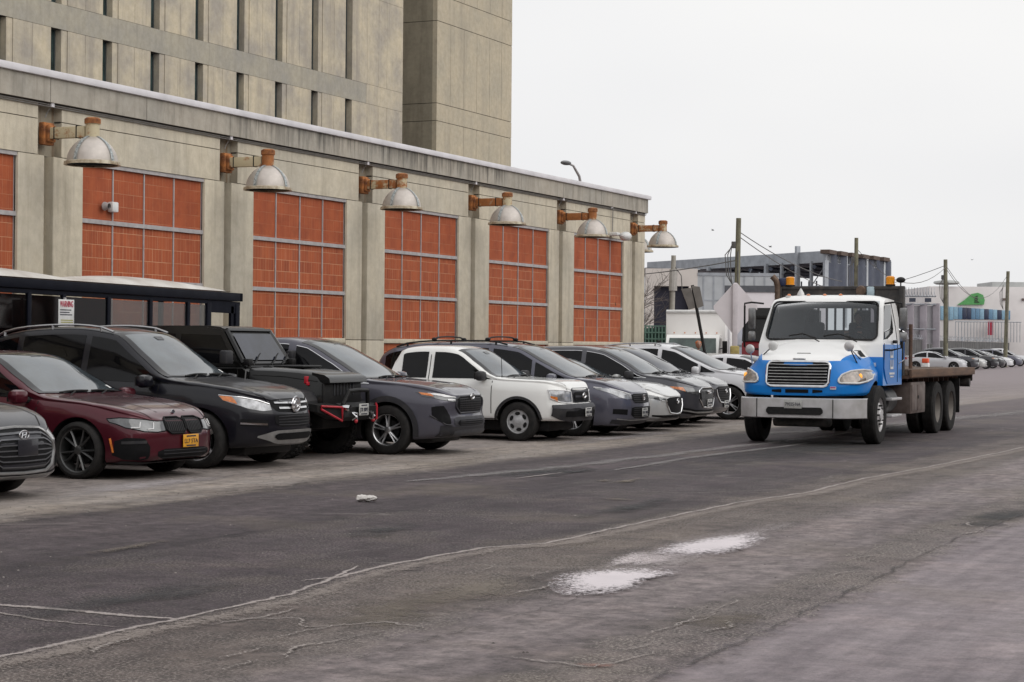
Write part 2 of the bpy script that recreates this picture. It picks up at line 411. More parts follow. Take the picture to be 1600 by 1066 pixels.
def fixtab(tab, ym):
    yo = max(p[0] for p in tab)
    return [((.5+(p[0]-.5)*(ym-.5)/(yo-.5)) if p[0] > .5 else p[0],)+tuple(p[1:]) for p in tab] if yo > ym and yo > .55 else tab
def car(cfg, label, cat, loc, rz=0, group='cars parked nose out along the building', scale=.957, simple=False):
    t = thing(cfg['name'], label, cat, loc, rz, group, scale)
    B = Body(cfg); B.build(); c = cfg; W = B.w; n = B.nose
    pm = c['paint']; r = c['r']; wb = c['wb']; tr = W-.13
    mb = MB(); mb.add(B.vs, B.fs, 0, True)
    me0 = mb.mesh('body', [pm, BLK]); 
    # wheel wells cut out of the body
    if c.get('arch', True):
        cut = MB()
        for x in (0, -wb):
            for sg in (-1, 1):
                cut.lathe([(.001, sg*(W-.42)), (r+.055, sg*(W-.42)), (r+.055, sg*(W+.3)), (.001, sg*(W+.3))], 36, c=(x, 0, r), axis='y', m=0)
        cm = cut.mesh('cut', [BLK]); co = bpy.data.objects.new('cut', cm); bo = bpy.data.objects.new('body', me0)
        sc.collection.objects.link(co); sc.collection.objects.link(bo)
        md = bo.modifiers.new('b', 'BOOLEAN'); md.operation = 'DIFFERENCE'; md.object = co; md.solver = 'EXACT'; md.material_mode = 'TRANSFER'
        bpy.context.view_layer.update()
        me = bpy.data.meshes.new_from_object(bo.evaluated_get(bpy.context.evaluated_depsgraph_get()))
        bpy.data.objects.remove(bo); bpy.data.objects.remove(co)
    else: me = me0
    me.set_sharp_from_angle(angle=R(40))
    # shut lines pressed into the body mesh
    sm = MB()
    if not simple:
        for line in c.get('seams', []):
            for sg in (-1, 1): B.ribbon(sm, dense([(x, sg*W, z) for x, z in line], 6), 'y', .015, .003)
        for line in c.get('hoodseam', []):
            for sg in (-1, 1): B.ribbon(sm, dense([(x, sg*y, 0) for x, y in line], 6), 'z', .016, .003)
        for line in c.get('frontseam', []): B.ribbon(sm, dense([(0, y, z) for y, z in line], 4), 'x', .011, .003)
    bm = bmesh.new(); bm.from_mesh(me)
    if sm.v:
        s2 = bpy.data.meshes.new('s'); s2.from_pydata(sm.v, [], sm.f)
        for p in s2.polygons: p.material_index = 1
        k0 = len(bm.faces); bm.from_mesh(s2); bm.faces.ensure_lookup_table()
        for f in bm.faces[k0:]: f.material_index = 1
    bm.to_mesh(me); bm.free(); me.name = 'body'
    if len(me.materials) < 2: me.materials.append(BLK)
    me.materials[1] = BLK
    body = bpy.data.objects.new('body', me); C.objects.link(body); body.parent = t
    def part(name, mats, mbx, parent=t, **k):
        if mbx.v: return mbx.build(name, mats, parent, fix=False, **k)
    # windscreen and rear glass (seen from above the roof slope)
    (xt, xc) = c['wst'][0], c['wst'][1]
    for nm, xa, xb, mt in (('windscreen', xc, xt, c.get('ws', WSG)), ('rear_window', c['rear'][0], c['rear'][1], GLS)):
        m2 = MB(); g = []; nu = 16
        for i in range(11):
            x = lerp(xa, xb, i/10); 
            hwid = max(.1, B.ytop(x)-(.055 if nm == 'windscreen' else .08))
            row = []
            for j in range(nu+1):
                y = lerp(-hwid, hwid, j/nu); dx = c.get('wcurve', .16)*(y/W)**2 if nm == 'windscreen' else 0
                row.append(B.proj((x-dx*.98, y, 0), 'z', .006))
            g.append(row)
        m2.grid(g, 0)
        if nm == 'windscreen':
            e = []
            nf = 16
            for fi in range(10*nf):      # black ceramic border round the glass
                ri, ci = fi//nf, fi % nf
                if ri in (9,) or ci in (0, nf-1): m2.m[fi] = 1
            c0_, c1_ = Vector(g[2][14]), Vector(g[3][15]); m2.add([Vector(g[1][14])+Vector((.004, 0, .006)), lerp(Vector(g[1][14]), Vector(g[1][15]), .6)+Vector((.004, 0, .006)), lerp(lerp(Vector(g[1][14]), Vector(g[2][14]), .7), lerp(Vector(g[1][15]), Vector(g[2][15]), .7), .6)+Vector((.004, 0, .006)), lerp(Vector(g[1][14]), Vector(g[2][14]), .7)+Vector((.004, 0, .006))], [(0,1,2,3)], 2)
            pc_ = lerp(Vector(g[8][8]), Vector(g[9][8]), .3)+Vector((.004, 0, .006)); m2.add([pc_+Vector((0, -.10, 0)), pc_+Vector((0, .10, 0)), pc_+Vector((.07, .08, -.045)), pc_+Vector((.07, -.08, -.045))], [(0,1,2,3)], 1)
            low = [Vector(p)+Vector((0, 0, .004)) for p in g[0]]; hi = [lerp(Vector(p), Vector(q), .45)+Vector((.003, 0, .004)) for p, q in zip(g[0], g[1])]
            m2.grid([low, hi], 1)
        part(nm, [mt, FRIT, WHT], m2)
    if not simple:
        wm = MB()
        for (ya, yb) in ((-.55, -.02), (.05, .58)):
            pts = [B.proj((xc-.02-.10*k*(1-k), lerp(ya, yb, k), 0), 'z', .025) for k in (0, .25, .5, .75, 1)]
            wm.tube(pts, .011, 5); wm.tube([B.proj((xc+.06, ya+.1, 0), 'z', .0), B.proj((xc-.0, lerp(ya, yb, .5), 0), 'z', .03)], .009, 5)
        part('wiper', BLK, wm)
    # side glass
    for (xa, xb) in c['side']:
        for sg in (-1, 1):
            m2 = MB(); g = []; nn = 14
            for i in range(nn+1):
                x = lerp(xa, xb, i/nn); lo = B.belt(x)+.035; hi = min(B.top(x)-c.get('rail', .10), B.top(x+.17)-.055, B.top(x-.12)-.055)
                if c.get('vside'): lo = max(lo, lin(c['vside'], x))
                hi = max(hi, lo+.004)
                g.append([B.proj((x, sg*W, lerp(lo, hi, j/6)), 'y', .005) for j in range(7)])
            m2.grid(g, 0)
            if c.get('chrome_line'):
                m2.tube([q[-1] for q in g], .009, 5, 1); m2.tube([q[0] for q in g], .007, 5, 1)
            part('side_window', [GLS, CHR], m2)
    # feature patches seen from the front: (part name, [materials], [(mode, tab, material index, offset, mirrored)])
    for nm, mats, feats in c.get('front', []):
        halves = (1, -1) if feats[0][0] == 'pair' else (0,)
        for sg in halves:
            m2 = MB()
            for ft in feats:
                if ft[0] == 'pair': continue
                kind, tab, mi, off = ft[:4]
                if kind != 'em': tab = fixtab(tab, W*c.get('ymax', .905))
                if kind == 'p': B.patch(m2, ladder(tab if sg else sym(tab), 18 if not simple else 8, 5, 0, sg or 1), 'x', off, mi)
                elif kind == 's':           # horizontal slats between zlo and zhi
                    k, hgt = ft[4], ft[5]; tt = tab if sg else sym(tab)
                    for q in range(k):
                        f0 = (q+.5)/k; B.patch(m2, ladder([(y, lerp(a, b, f0)-hgt/2, lerp(a, b, f0)+hgt/2) for y, a, b in tt], 16, 2, 0, sg or 1), 'x', off, mi)
                elif kind == 'v':           # upright slats
                    k, wd = ft[4], ft[5]; tt = tab if sg else sym(tab); y0, y1 = tt[0][0], tt[-1][0]
                    for q in range(k):
                        y = lerp(y0, y1, (q+.5)/k); lo = lin([(a, b) for a, b, _ in tt], y); hi = lin([(a, b) for a, _, b in tt], y)
                        B.patch(m2, [[(0, (y-wd/2)*(sg or 1), lerp(lo, hi, j/4)) for j in range(5)], [(0, (y+wd/2)*(sg or 1), lerp(lo, hi, j/4)) for j in range(5)]], 'x', off, mi)
                elif kind == 'o':           # outline tube round a ladder
                    tt = tab if sg else sym(tab); lo = [(y, a) for y, a, _ in tt]; hi = [(y, b) for y, _, b in tt]
                    loop = lo+hi[::-1]+[lo[0]]; pts = dense([(0, y*(sg or 1), z) for y, z in loop], 3)
                    m2.tube([B.proj(p, 'x', off) for p in pts], ft[4], 6, mi, cap=False)
                elif kind == 't':           # tube along a line
                    for s2 in ((1,) if sg else ((1, -1) if ft[5:] and ft[5] else (1,))):
                        m2.tube([B.proj((0, y*(sg or 1)*s2, z), 'x', off) for y, z in [(a[0], a[1]) for a in tab]], ft[4], 6, mi)
                elif kind == 'em':          # emblem drawn with tubes: list of closed/open lines in (y,z) about a centre
                    cy, cz = tab; base = B.proj((0, cy, cz), 'x', off)
                    for ln in ft[4]: m2.tube([base+Vector((0, a, b)) for a, b in ln], ft[5], 6, mi)
            part(nm, mats, m2)
    for nm, mats, pts, mode, off, rad in c.get('lines', []):
        for sg in (-1, 1):
            m2 = MB(); m2.tube([B.proj((x, sg*y, z), mode, off) for x, y, z in dense(pts, 4)], rad, 6); part(nm, mats, m2)
    # rear lamps
    for sg in (-1, 1):
        m2 = MB(); zt = c.get('tl', (.8, 1.0)); B.patch(m2, ladder([(.55, zt[0], zt[1]), (W-.07, zt[0]+.04, zt[1])], 8, 4, 0, sg), '-x', .006, 0); part('tail_light', REDL, m2)
    # cladding round the arches and along the sill
    if c.get('clad'):
        ra, rb = r+.052, r+c['clad']
        for x0 in (0, -wb):
            for sg in (-1, 1):
                m2 = MB(); g = []
                for k in range(25):
                    a = math.pi*(-.06+1.12*k/24); g.append([B.proj((x0+math.cos(a)*q, sg*W, r+math.sin(a)*q), 'y', .014) for q in (ra, (ra+rb)/2, rb)])
                    if math.sin(a)*rb+r < B.zb(x0)+.01: pass
                m2.grid(g, 0); part('wheel_arch_trim', c.get('cladm', TRIM), m2)
        zs = c.get('sillz', .42)
        for sg in (-1, 1):
            m2 = MB(); m2.grid([[B.proj((lerp(-wb+ra, -ra, i/14), sg*W, z), 'y', .012) for z in (B.zb(-1)+.02, zs-.05, zs)] for i in range(15)], 0); part('sill_trim', c.get('cladm', TRIM), m2)
    if c.get('rails'):
        for sg in (-1, 1):
            m2 = MB(); xa, xb = c['rails']; pts = []
            for k in range(11):
                x = lerp(xa, xb, k/10); yy = B.ytop(x)-.05; z = B.top(x)-.02
                pts.append((x, sg*yy, z+(.034 if 0 < k < 10 else .0)))
            m2.tube(pts, .017, 6); 
            for k in (1, 5, 9): m2.tube([pts[k], (pts[k][0], pts[k][1], pts[k][2]-.06)], .02, 6)
            part('roof_rail', c.get('railm', BLK), m2)
    if c.get('crossbars'):
        for x in c['crossbars']:
            m2 = MB(); yy = B.ytop(x)-.05; z = B.top(x)
            m2.tube([(x, lerp(-yy, yy, k/8), z+.05+.045*(1-(2*k/8-1)**2)**.5) for k in range(9)], .016, 6)
            for sg in (-1, 1): m2.ball((x, sg*yy, z+.045), .05, 8, 0, (1.2, .8, .7))
            part('roof_bar', BLK, m2)
    # mirrors
    if c.get('mirror'):
        mxp, mz, mm = c['mirror']
        for sg in (-1, 1):
            m2 = MB(); b0 = B.proj((mxp, sg*W, mz-.03), 'y', 0); mc = b0+Vector((.0, sg*.17, .045))
            m2.tube([b0, b0+Vector((0, sg*.10, .01)), mc+Vector((0, 0, -.05))], [.04, .03, .03], 8, 1)
            m2.box(mc+Vector((-.085, -.135, -.085)), mc+Vector((.075, .115, .085)), 0, .06); m2.box(mc+Vector((-.092, -.11, -.06)), mc+Vector((-.07, .09, .06)), 1)
            part('wing_mirror', [mm, BLK], m2)
    if c.get('handles'):
        for x, z in c['handles']:
            for sg in (-1, 1):
                m2 = MB(); a = B.proj((x-.09, sg*W, z), 'y', .0); b = B.proj((x+.09, sg*W, z), 'y', 0); o = Vector((0, sg*.035, 0))
                m2.tube([a, a+o, b+o, b], .012, 6); part('door_handle', c.get('handlem', pm), m2)
    if not simple:   # underbody shadow box: floor pan, bumper beam
        m2 = MB(); m2.box((c['tail']+.5, -W+.35, .17), (n-.35, W-.35, .34), 0, .03); part('floor_pan', BLK, m2)
    # wheels
    key = c['wheel']; pair = make_wheel(r, *key)
    for x in (0, -wb):
        for y in (-tr, tr): place_wheel(pair, x, y, r, t, c.get('steer', 0) if x == 0 else 0, random.random()*6)
    c['B'] = B
    return t, B
def plate(t, B, y, z, chars, m, inkm=None, off=.02, tilt=0, size=.07, sub=True):
    p = B.proj((0, y, z), 'x', off); return text_plate('number_plate', chars, m, .31, .155, t, p, size, inkm, tilt, sub)
circ = lambda a, b, n=18: [(a*math.cos(2*math.pi*k/n), b*math.sin(2*math.pi*k/n)) for k in range(n+1)]
# ---------------------------------------------------------------- the parked cars
P_MAROON = paint('maroon_paint', (.075,.008,.016), .3, .35, .04, (.14,.08,.08), .85)
P_BLACK = paint('black_paint', (.005,.005,.009), .3, 0, .015, (.10,.09,.08), .55)
P_JEEP = paint('black_offroad_paint', (.004,.004,.004), .32, 0, .02, (.08,.065,.055), .45)
P_GREY = paint('blue_grey_paint', (.085,.083,.105), .33, .35, .05, (.15,.14,.14), .8)
P_WHITE = paint('white_paint', (.80,.80,.78), .4, 0, .04, (.60,.58,.54))
P_HGREY = paint('slate_paint', (.095,.095,.125), .3, .35, .04)
P_SILV = paint('silver_paint', (.42,.42,.41), .3, .5, .08)
P_AGREY = paint('dark_grey_paint', (.060,.060,.070), .3, .35, .04)
P_PEARL = paint('pearl_paint', (.62,.62,.64), .35, .15, .06)
P_HY = paint('graphite_paint', (.02,.02,.026), .32, .1, .02, (.2,.19,.18), .6)
MESHM = mat('grille_black', (.004,.004,.005), .6, ns=30, spec=.2)
SKID = mat('skid_silver', (.34,.34,.34), .3, .6, ns=9)
HUB = mat('hubcap_silver', (.50,.50,.51), .45, .1, ns=14, dirt=.25)
BARM = mat('dark_grille_bar', (.13,.13,.14), .35, .5, ns=9)
REDM = mat('red_accent', (.45,.015,.03), .4)
# 1 graphite sedan at the left frame edge
hy = dict(name='parked_sedan', paint=P_HY, fo=.92, tail=-3.75, W=1.86, r=.335, wb=2.8, wheel=(.22, .235, (5, 'twin'), SILV), wst=(-1.5, -.42), rear=(-3.25, -2.55),
  top=[(-3.75, .9), (-3.6, 1.08), (-3.2, 1.14), (-2.5, 1.38), (-1.9, 1.46), (-1.45, 1.42), (-.4, 1.03), (.2, .97), (.6, .88), (.8, .80), (.92, .70)],
  belt=[(-3.75, .85), (-2.8, .98), (-1, .93), (0, .90), (.5, .80), (.92, .66)], side=[(-2.9, -2.45), (-2.4, -1.7), (-1.62, -.5)],
  nb=[(.2, -.03), (.35, .03), (.6, .02), (.75, -.06), (.9, -.12)], hoodseam=[[(-.35, .62), (.2, .62), (.62, .6), (.8, .45)]],
  seams=[[(-.5, .35), (-.5, .95)], [(-1.66, .3), (-1.66, .95)]], mirror=(-.55, .98, P_HY),
  front=[('grille', [MESHM, SKID, BARM], [('p', [(0, .30, .73), (.36, .31, .72), (.47, .40, .63), (.50, .50, .56)], 0, .006), ('s', [(0, .32, .72), (.36, .33, .71), (.46, .42, .62)], 2, .016, 7, .014), ('o', [(0, .29, .745), (.37, .30, .73), (.46, .36, .66), (.515, .5, .54)], 1, .012, .017)]),
    ('headlight', [LAMP, CHR, AMB], [('pair',), ('p', [(.48, .62, .70), (.6, .60, .735), (.75, .62, .76), (.86, .66, .76), (.9, .69, .74)], 0, .006), ('p', [(.84, .665, .75), (.89, .69, .74)], 2, .009)]),
    ('bumper_strip', [SKID], [('p', [(0, .225, .262), (.5, .235, .27), (.68, .27, .30)], 0, .012)]),
    ('lower_intake', [MESHM], [('pair',), ('p', [(.60, .33, .40), (.72, .33, .45), (.80, .38, .42)], 0, .006)]),
    ('emblem', [CHR], [('em', (0, .66), 0, .03, [circ(.075, .045), [(-.035, -.028), (-.02, .03)], [(.02, -.03), (.038, .028)], [(-.028, -.004), (.03, .004)]], .008)])])
t, B = car(hy, 'graphite sedan with a big chrome-framed grille, cut off by the left edge', 'car', (-13.27, 15.25, 0), 0)
m2 = MB(); p = B.proj((0, .03, .545), 'x', .02); m2.box(p+Vector((-.01, -.16, -.085)), p+Vector((0, .16, .085)), 0, .004); m2.build('plate_blank', P_HY, t)
# 2 maroon sedan
bmw = dict(name='parked_sedan', paint=P_MAROON, fo=.88, tail=-4.05, W=1.88, r=.345, wb=2.97, wheel=(.24, .272, (5, 'vee'), DKAL), wst=(-1.62, -.55), rear=(-3.45, -2.75), handlem=P_MAROON,
  top=[(-4.05, .95), (-3.95, 1.06), (-3.4, 1.16), (-2.7, 1.43), (-2.1, 1.53), (-1.58, 1.49), (-.95, 1.21), (-.5, .995), (.1, .93), (.5, .865), (.75, .80), (.88, .71)],
  belt=[(-4.05, .9), (-2.8, .97), (-1, .92), (0, .88), (.5, .78), (.88, .68)], side=[(-3.05, -2.55), (-2.5, -1.85), (-1.76, -.62)],
  nb=[(.15, -.05), (.3, .03), (.55, .03), (.7, -.02), (.9, -.10)], hoodseam=[[(-.45, .66), (.2, .65), (.6, .6), (.84, .50)], [(-.2, .35), (.7, .28)]],
  seams=[[(-.62, .3), (-.62, .92)], [(-1.8, .3), (-1.8, .93)]], mirror=(-.78, .96, P_MAROON), handles=[(-2.0, .8)],
  lines=[('side_marker', AMB, [(.46, .94, .50), (.50, .94, .33)], 'y', .0, .016)],
  front=[('kidney_grille', [MESHM, TRIM], [('pair',), ('p', [(.015, .60, .70), (.06, .555, .73), (.29, .555, .73), (.35, .60, .70)], 0, .006), ('v', [(.03, .57, .72), (.33, .58, .71)], 1, .016, 9, .012), ('o', [(.012, .60, .70), (.06, .55, .735), (.29, .55, .735), (.36, .60, .70)], 0, .012, .013)]),
    ('headlight', [LAMPD, DRL, MESHM], [('pair',), ('p', [(.37, .585, .70), (.5, .575, .705), (.66, .585, .725), (.80, .63, .74), (.86, .68, .73)], 0, .007), ('t', [(.52, .68), (.55, .61), (.62, .605)], 1, .012, .008), ('t', [(.66, .69), (.69, .625), (.76, .625)], 1, .012, .008), ('o', [(.37, .585, .70), (.5, .572, .707), (.66, .582, .727), (.80, .627, .742), (.862, .69, .73)], 2, .008, .006)]),
    ('lower_intake', [MESHM, TRIM], [('p', [(0, .25, .37), (.40, .25, .37), (.50, .29, .34)], 0, .006), ('s', [(0, .25, .37), (.42, .25, .37)], 1, .012, 3, .01)]),
    ('side_intake', [MESHM, TRIM], [('pair',), ('p', [(.60, .26, .40), (.66, .24, .50), (.80, .25, .51), (.85, .30, .47)], 0, .006), ('s', [(.64, .40, .52), (.82, .40, .5)], 1, .014, 1, .035)]),
    ('front_lip', [TRIM], [('p', [(0, .19, .225), (.6, .19, .225), (.8, .2, .24)], 0, .015)]),
    ('emblem', [CHR, INK], [('em', (0, .79), 0, .008, [circ(.036, .03)], .006), ('em', (0, .79), 1, .012, [circ(.018, .015)], .008)])])
t, B = car(bmw, 'dark maroon sedan with black twin grille and yellow number plate', 'car', (-13.72, 18.78, 0), R(-2))
plate(t, B, .05, .455, 'LL7 5TA', PLY, INK, .03)
# 3 black SUV with star
gle = dict(name='parked_suv', paint=P_BLACK, fo=.88, tail=-3.95, W=1.93, r=.375, wb=2.92, wheel=(.26, .27, (5, 'single'), SILV), wst=(-1.42, -.42), rear=(-3.9, -3.45), rail=.12, tum=.30, tl=(.95, 1.15), wf=[(0, .38), (.035, .52), (.09, .64), (.19, .765), (.34, .87), (.6, .945), (1.0, 1)],
  top=[(-3.95, 1.05), (-3.85, 1.35), (-3.5, 1.70), (-2.8, 1.84), (-2.2, 1.865), (-1.42, 1.79), (-.92, 1.50), (-.38, 1.18), (.1, 1.12), (.5, 1.05), (.76, .98), (.88, .90)],
  belt=[(-3.95, 1.0), (-2.8, 1.13), (-1, 1.08), (0, 1.04), (.5, .96), (.88, .85)], side=[(-3.6, -3.0), (-2.9, -1.9), (-1.8, -.45)], chrome_line=False,
  nb=[(.2, -.12), (.35, .0), (.5, .04), (.7, .03), (.9, -.03)], hoodseam=[[(-.3, .68), (.3, .67), (.7, .62), (.8, .5)], [(-.2, .4), (.74, .34)]], zb=[(-3.95, .5), (-3.4, .28), (.3, .26), (.88, .30)],
  seams=[[(-.62, .4), (-.62, 1.08)], [(-1.84, .4), (-1.84, 1.08)]], mirror=(-.72, 1.12, P_BLACK), rails=(-3.5, -1.5), railm=SILV, handles=[(-2.05, .98)],
  front=[('grille', [MESHM, CHR], [('p', [(0, .73, .915), (.40, .75, .91), (.47, .82, .89)], 0, .006), ('p', [(0, .845, .872), (.42, .85, .875)], 1, .022), ('p', [(0, .775, .80), (.36, .78, .805)], 1, .022)]),
    ('headlight', [LAMP, CHR, AMB], [('pair',), ('p', [(.49, .77, .84), (.62, .76, .89), (.75, .79, .93), (.84, .85, .955), (.875, .90, .96)], 0, .008), ('t', [(.50, .845), (.62, .895), (.76, .935), (.87, .962)], 1, .012, .010), ('p', [(.82, .85, .945), (.872, .90, .955)], 2, .013)]),
    ('lower_grille', [MESHM, TRIM], [('p', [(0, .55, .71), (.36, .55, .71), (.46, .60, .70)], 0, .006), ('s', [(0, .55, .71), (.4, .56, .70)], 1, .012, 4, .012)]),
    ('skid_plate', [SKID, MESHM], [('p', [(0, .33, .51), (.42, .34, .51), (.55, .38, .485), (.68, .42, .44)], 0, .02), ('p', [(0, .385, .47), (.40, .385, .47), (.46, .42, .45)], 1, .028)]),
    ('fog_trim', [CHR, MESHM], [('pair',), ('p', [(.56, .55, .64), (.82, .57, .66)], 1, .006), ('p', [(.58, .575, .60), (.82, .59, .615)], 0, .014)]),
    ('emblem', [CHR], [('em', (0, .825), 0, .045, [circ(.10, .10), [(0, 0), (0, .1)], [(0, 0), (.085, -.05)], [(0, 0), (-.085, -.05)]], .014), ('em', (0, .825), 0, .035, [circ(.05, .05)], .035)])])
gle['paint'] = P_BLACK
t, B = car(gle, 'black SUV with silver roof rails and a round star badge on its grille', 'SUV', (-13.65, 21.05, 0), R(2))
# 5 grey-blue crossover
rav = dict(name='parked_suv', paint=P_GREY, fo=.93, tail=-3.62, W=1.86, r=.37, wb=2.69, wheel=(.235, .24, (5, 'twin'), SILV), wst=(-1.50, -.28), rear=(-3.55, -3.1), rail=.11, tum=.32, tl=(.9, 1.1), clad=.135, sillz=.44,
  top=[(-3.62, 1.0), (-3.5, 1.35), (-3.1, 1.64), (-2.4, 1.74), (-1.9, 1.75), (-1.45, 1.69), (-.85, 1.42), (-.24, 1.125), (.2, 1.09), (.6, 1.03), (.82, .97), (.93, .90)],
  belt=[(-3.62, .98), (-2.4, 1.1), (-1, 1.04), (0, 1.0), (.6, .94), (.93, .86)], side=[(-3.3, -2.85), (-2.75, -1.75), (-1.62, -.32)], chrome_line=True,
  nb=[(.2, -.14), (.32, .02), (.5, .04), (.62, .0), (.8, .02), (.95, -.02)], hoodseam=[[(-.2, .66), (.3, .66), (.7, .58), (.86, .5)], [(-.1, .42), (.8, .36)]], zb=[(-3.62, .45), (-3.2, .24), (.3, .22), (.93, .27)],
  seams=[[(-.55, .35), (-.55, 1.03)], [(-1.68, .35), (-1.68, 1.05)]], mirror=(-.62, 1.12, P_GREY), rails=None, handles=[(-1.9, .93)],
  wf=[(0, .66), (.05, .76), (.12, .84), (.25, .90), (.45, .95), (.8, .99), (1.3, 1)],
  front=[('upper_grille', [MESHM, TRIM, GREYTRIM], [('p', [(0, .64, .865), (.38, .64, .86), (.50, .72, .82)], 0, .006), ('s', [(0, .65, .86), (.42, .66, .85)], 1, .016, 6, .014), ('v', [(-.42, .65, .855), (.42, .65, .855)], 1, .014, 14, .012), ('o', [(0, .63, .875), (.39, .63, .87), (.52, .72, .83)], 2, .012, .014)]),
    ('headlight', [LAMPD, DRL, AMB], [('pair',), ('p', [(.50, .80, .87), (.62, .80, .895), (.76, .83, .925), (.84, .88, .945)], 0, .01), ('p', [(.52, .855, .872), (.70, .865, .905), (.80, .905, .925)], 1, .016), ('p', [(.55, .815, .83), (.68, .815, .835)], 1, .016), ('p', [(.79, .87, .915), (.835, .90, .935)], 2, .018)]),
    ('lower_grille', [MESHM, TRIM, GREYTRIM], [('p', [(0, .41, .57), (.50, .42, .57), (.60, .47, .55)], 2, .008), ('p', [(0, .43, .52), (.44, .44, .52), (.5, .47, .5)], 0, .014), ('s', [(0, .43, .52), (.44, .44, .52)], 1, .02, 3, .012)]),
    ('front_skid', [TRIM, GREYTRIM], [('p', [(0, .285, .41), (.5, .285, .42), (.78, .285, .45)], 0, .012), ('p', [(0, .29, .38), (.45, .29, .375), (.60, .31, .36)], 1, .02)]),
    ('fog_recess', [MESHM, TRIM], [('pair',), ('p', [(.66, .47, .60), (.74, .47, .74), (.80, .52, .735), (.83, .60, .72)], 0, .006), ('t', [(.64, .45), (.73, .46), (.84, .60)], 1, .012, .012)]),
    ('emblem', [CHR], [('em', (0, .855), 0, .035, [circ(.07, .045), circ(.026, .042), [(-.045, .022), (0, .03), (.045, .022)]], .009)])])
t, B = car(rav, 'blue-grey crossover with dark wheel-arch cladding between the black off-roader and the white pickup', 'SUV', (-13.17, 25.03, 0), R(4))
# 6 white pickup
taco = dict(name='pickup_truck', paint=P_WHITE, fo=.82, ymax=.875, tail=-4.4, W=1.84, r=.345, wb=3.25, wheel=(.235, .212, (6, 'hubcap'), HUB), wst=(-1.18, -.32), rear=(-2.50, -2.42), rail=.12, tum=.30, tl=(.8, 1.0),
  top=[(-4.4, 1.06), (-2.65, 1.07), (-2.56, 1.08), (-2.50, 1.25), (-2.42, 1.55), (-2.3, 1.63), (-1.9, 1.67), (-1.5, 1.665), (-1.16, 1.61), (-.76, 1.38), (-.30, 1.11), (.1, 1.09), (.45, 1.075), (.72, 1.03), (.82, .93)],
  belt=[(-4.4, 1.03), (-3.0, 1.05), (-1, 1.05), (0, 1.02), (.45, 1.0), (.82, .89)], side=[(-2.30, -1.80), (-1.68, -.42)],
  nb=[(.2, -.12), (.35, .04), (.6, .08), (.66, .0), (.9, -.02)], hoodseam=[[(-.45, .66), (.3, .66), (.66, .62), (.8, .5)]], zb=[(-4.4, .55), (-3.8, .4), (-.6, .36), (.3, .36), (.82, .36)],
  seams=[[(-.50, .38), (-.50, 1.05)], [(-1.75, .4), (-1.75, 1.5)]], mirror=(-.65, 1.12, TRIM), clad=.10, sillz=.40,
  wf=[(0, .56), (.05, .70), (.12, .80), (.25, .885), (.42, .945), (.7, .985), (1.0, 1)],
  front=[('grille', [MESHM, GREYTRIM], [('p', [(0, .67, .93), (.36, .68, .93), (.42, .72, .91)], 1, .012), ('p', [(0, .70, .865), (.32, .70, .86), (.36, .74, .84)], 0, .026), ('p', [(0, .765, .80), (.33, .765, .80)], 1, .034)]),
    ('headlight', [LAMP, DRL, AMB], [('pair',), ('p', [(.43, .69, .87), (.6, .67, .89), (.74, .69, .90), (.85, .76, .90)], 0, .014), ('o', [(.43, .69, .87), (.6, .67, .89), (.74, .69, .90), (.85, .76, .90)], 1, .012, .01), ('p', [(.75, .70, .78), (.82, .76, .80)], 2, .02)]),
    ('bumper', [TRIM, MESHM, GREYTRIM], [('p', [(0, .37, .64), (.6, .37, .64), (.8, .40, .635), (.915, .46, .63)], 0, .03), ('p', [(0, .49, .56), (.36, .49, .56), (.40, .5, .55)], 1, .038), ('p', [(.55, .44, .54), (.66, .44, .54)], 1, .036), ('p', [(0, .57, .64), (.6, .575, .64), (.8, .585, .635)], 2, .036)]),
    ('emblem', [CHR], [('em', (0, .79), 0, .06, [circ(.075, .05), circ(.028, .048), [(-.05, .025), (0, .032), (.05, .025)]], .010)])])
t, B = car(taco, 'white pickup truck with black front bumper and grey steel-style hubcaps', 'pickup truck', (-13.17, 29.57, 0), R(2), scale=.94)
plate(t, B, .02, .52, '14853 NB', PLW, INK, .06)
m2 = MB(); b0 = B.proj((-.42, -.62, 0), 'z', 0); m2.tube([b0, b0+Vector((-.02, 0, .42))], .006, 5); m2.ball(b0, .02, 8); m2.build('aerial', BLK, t)
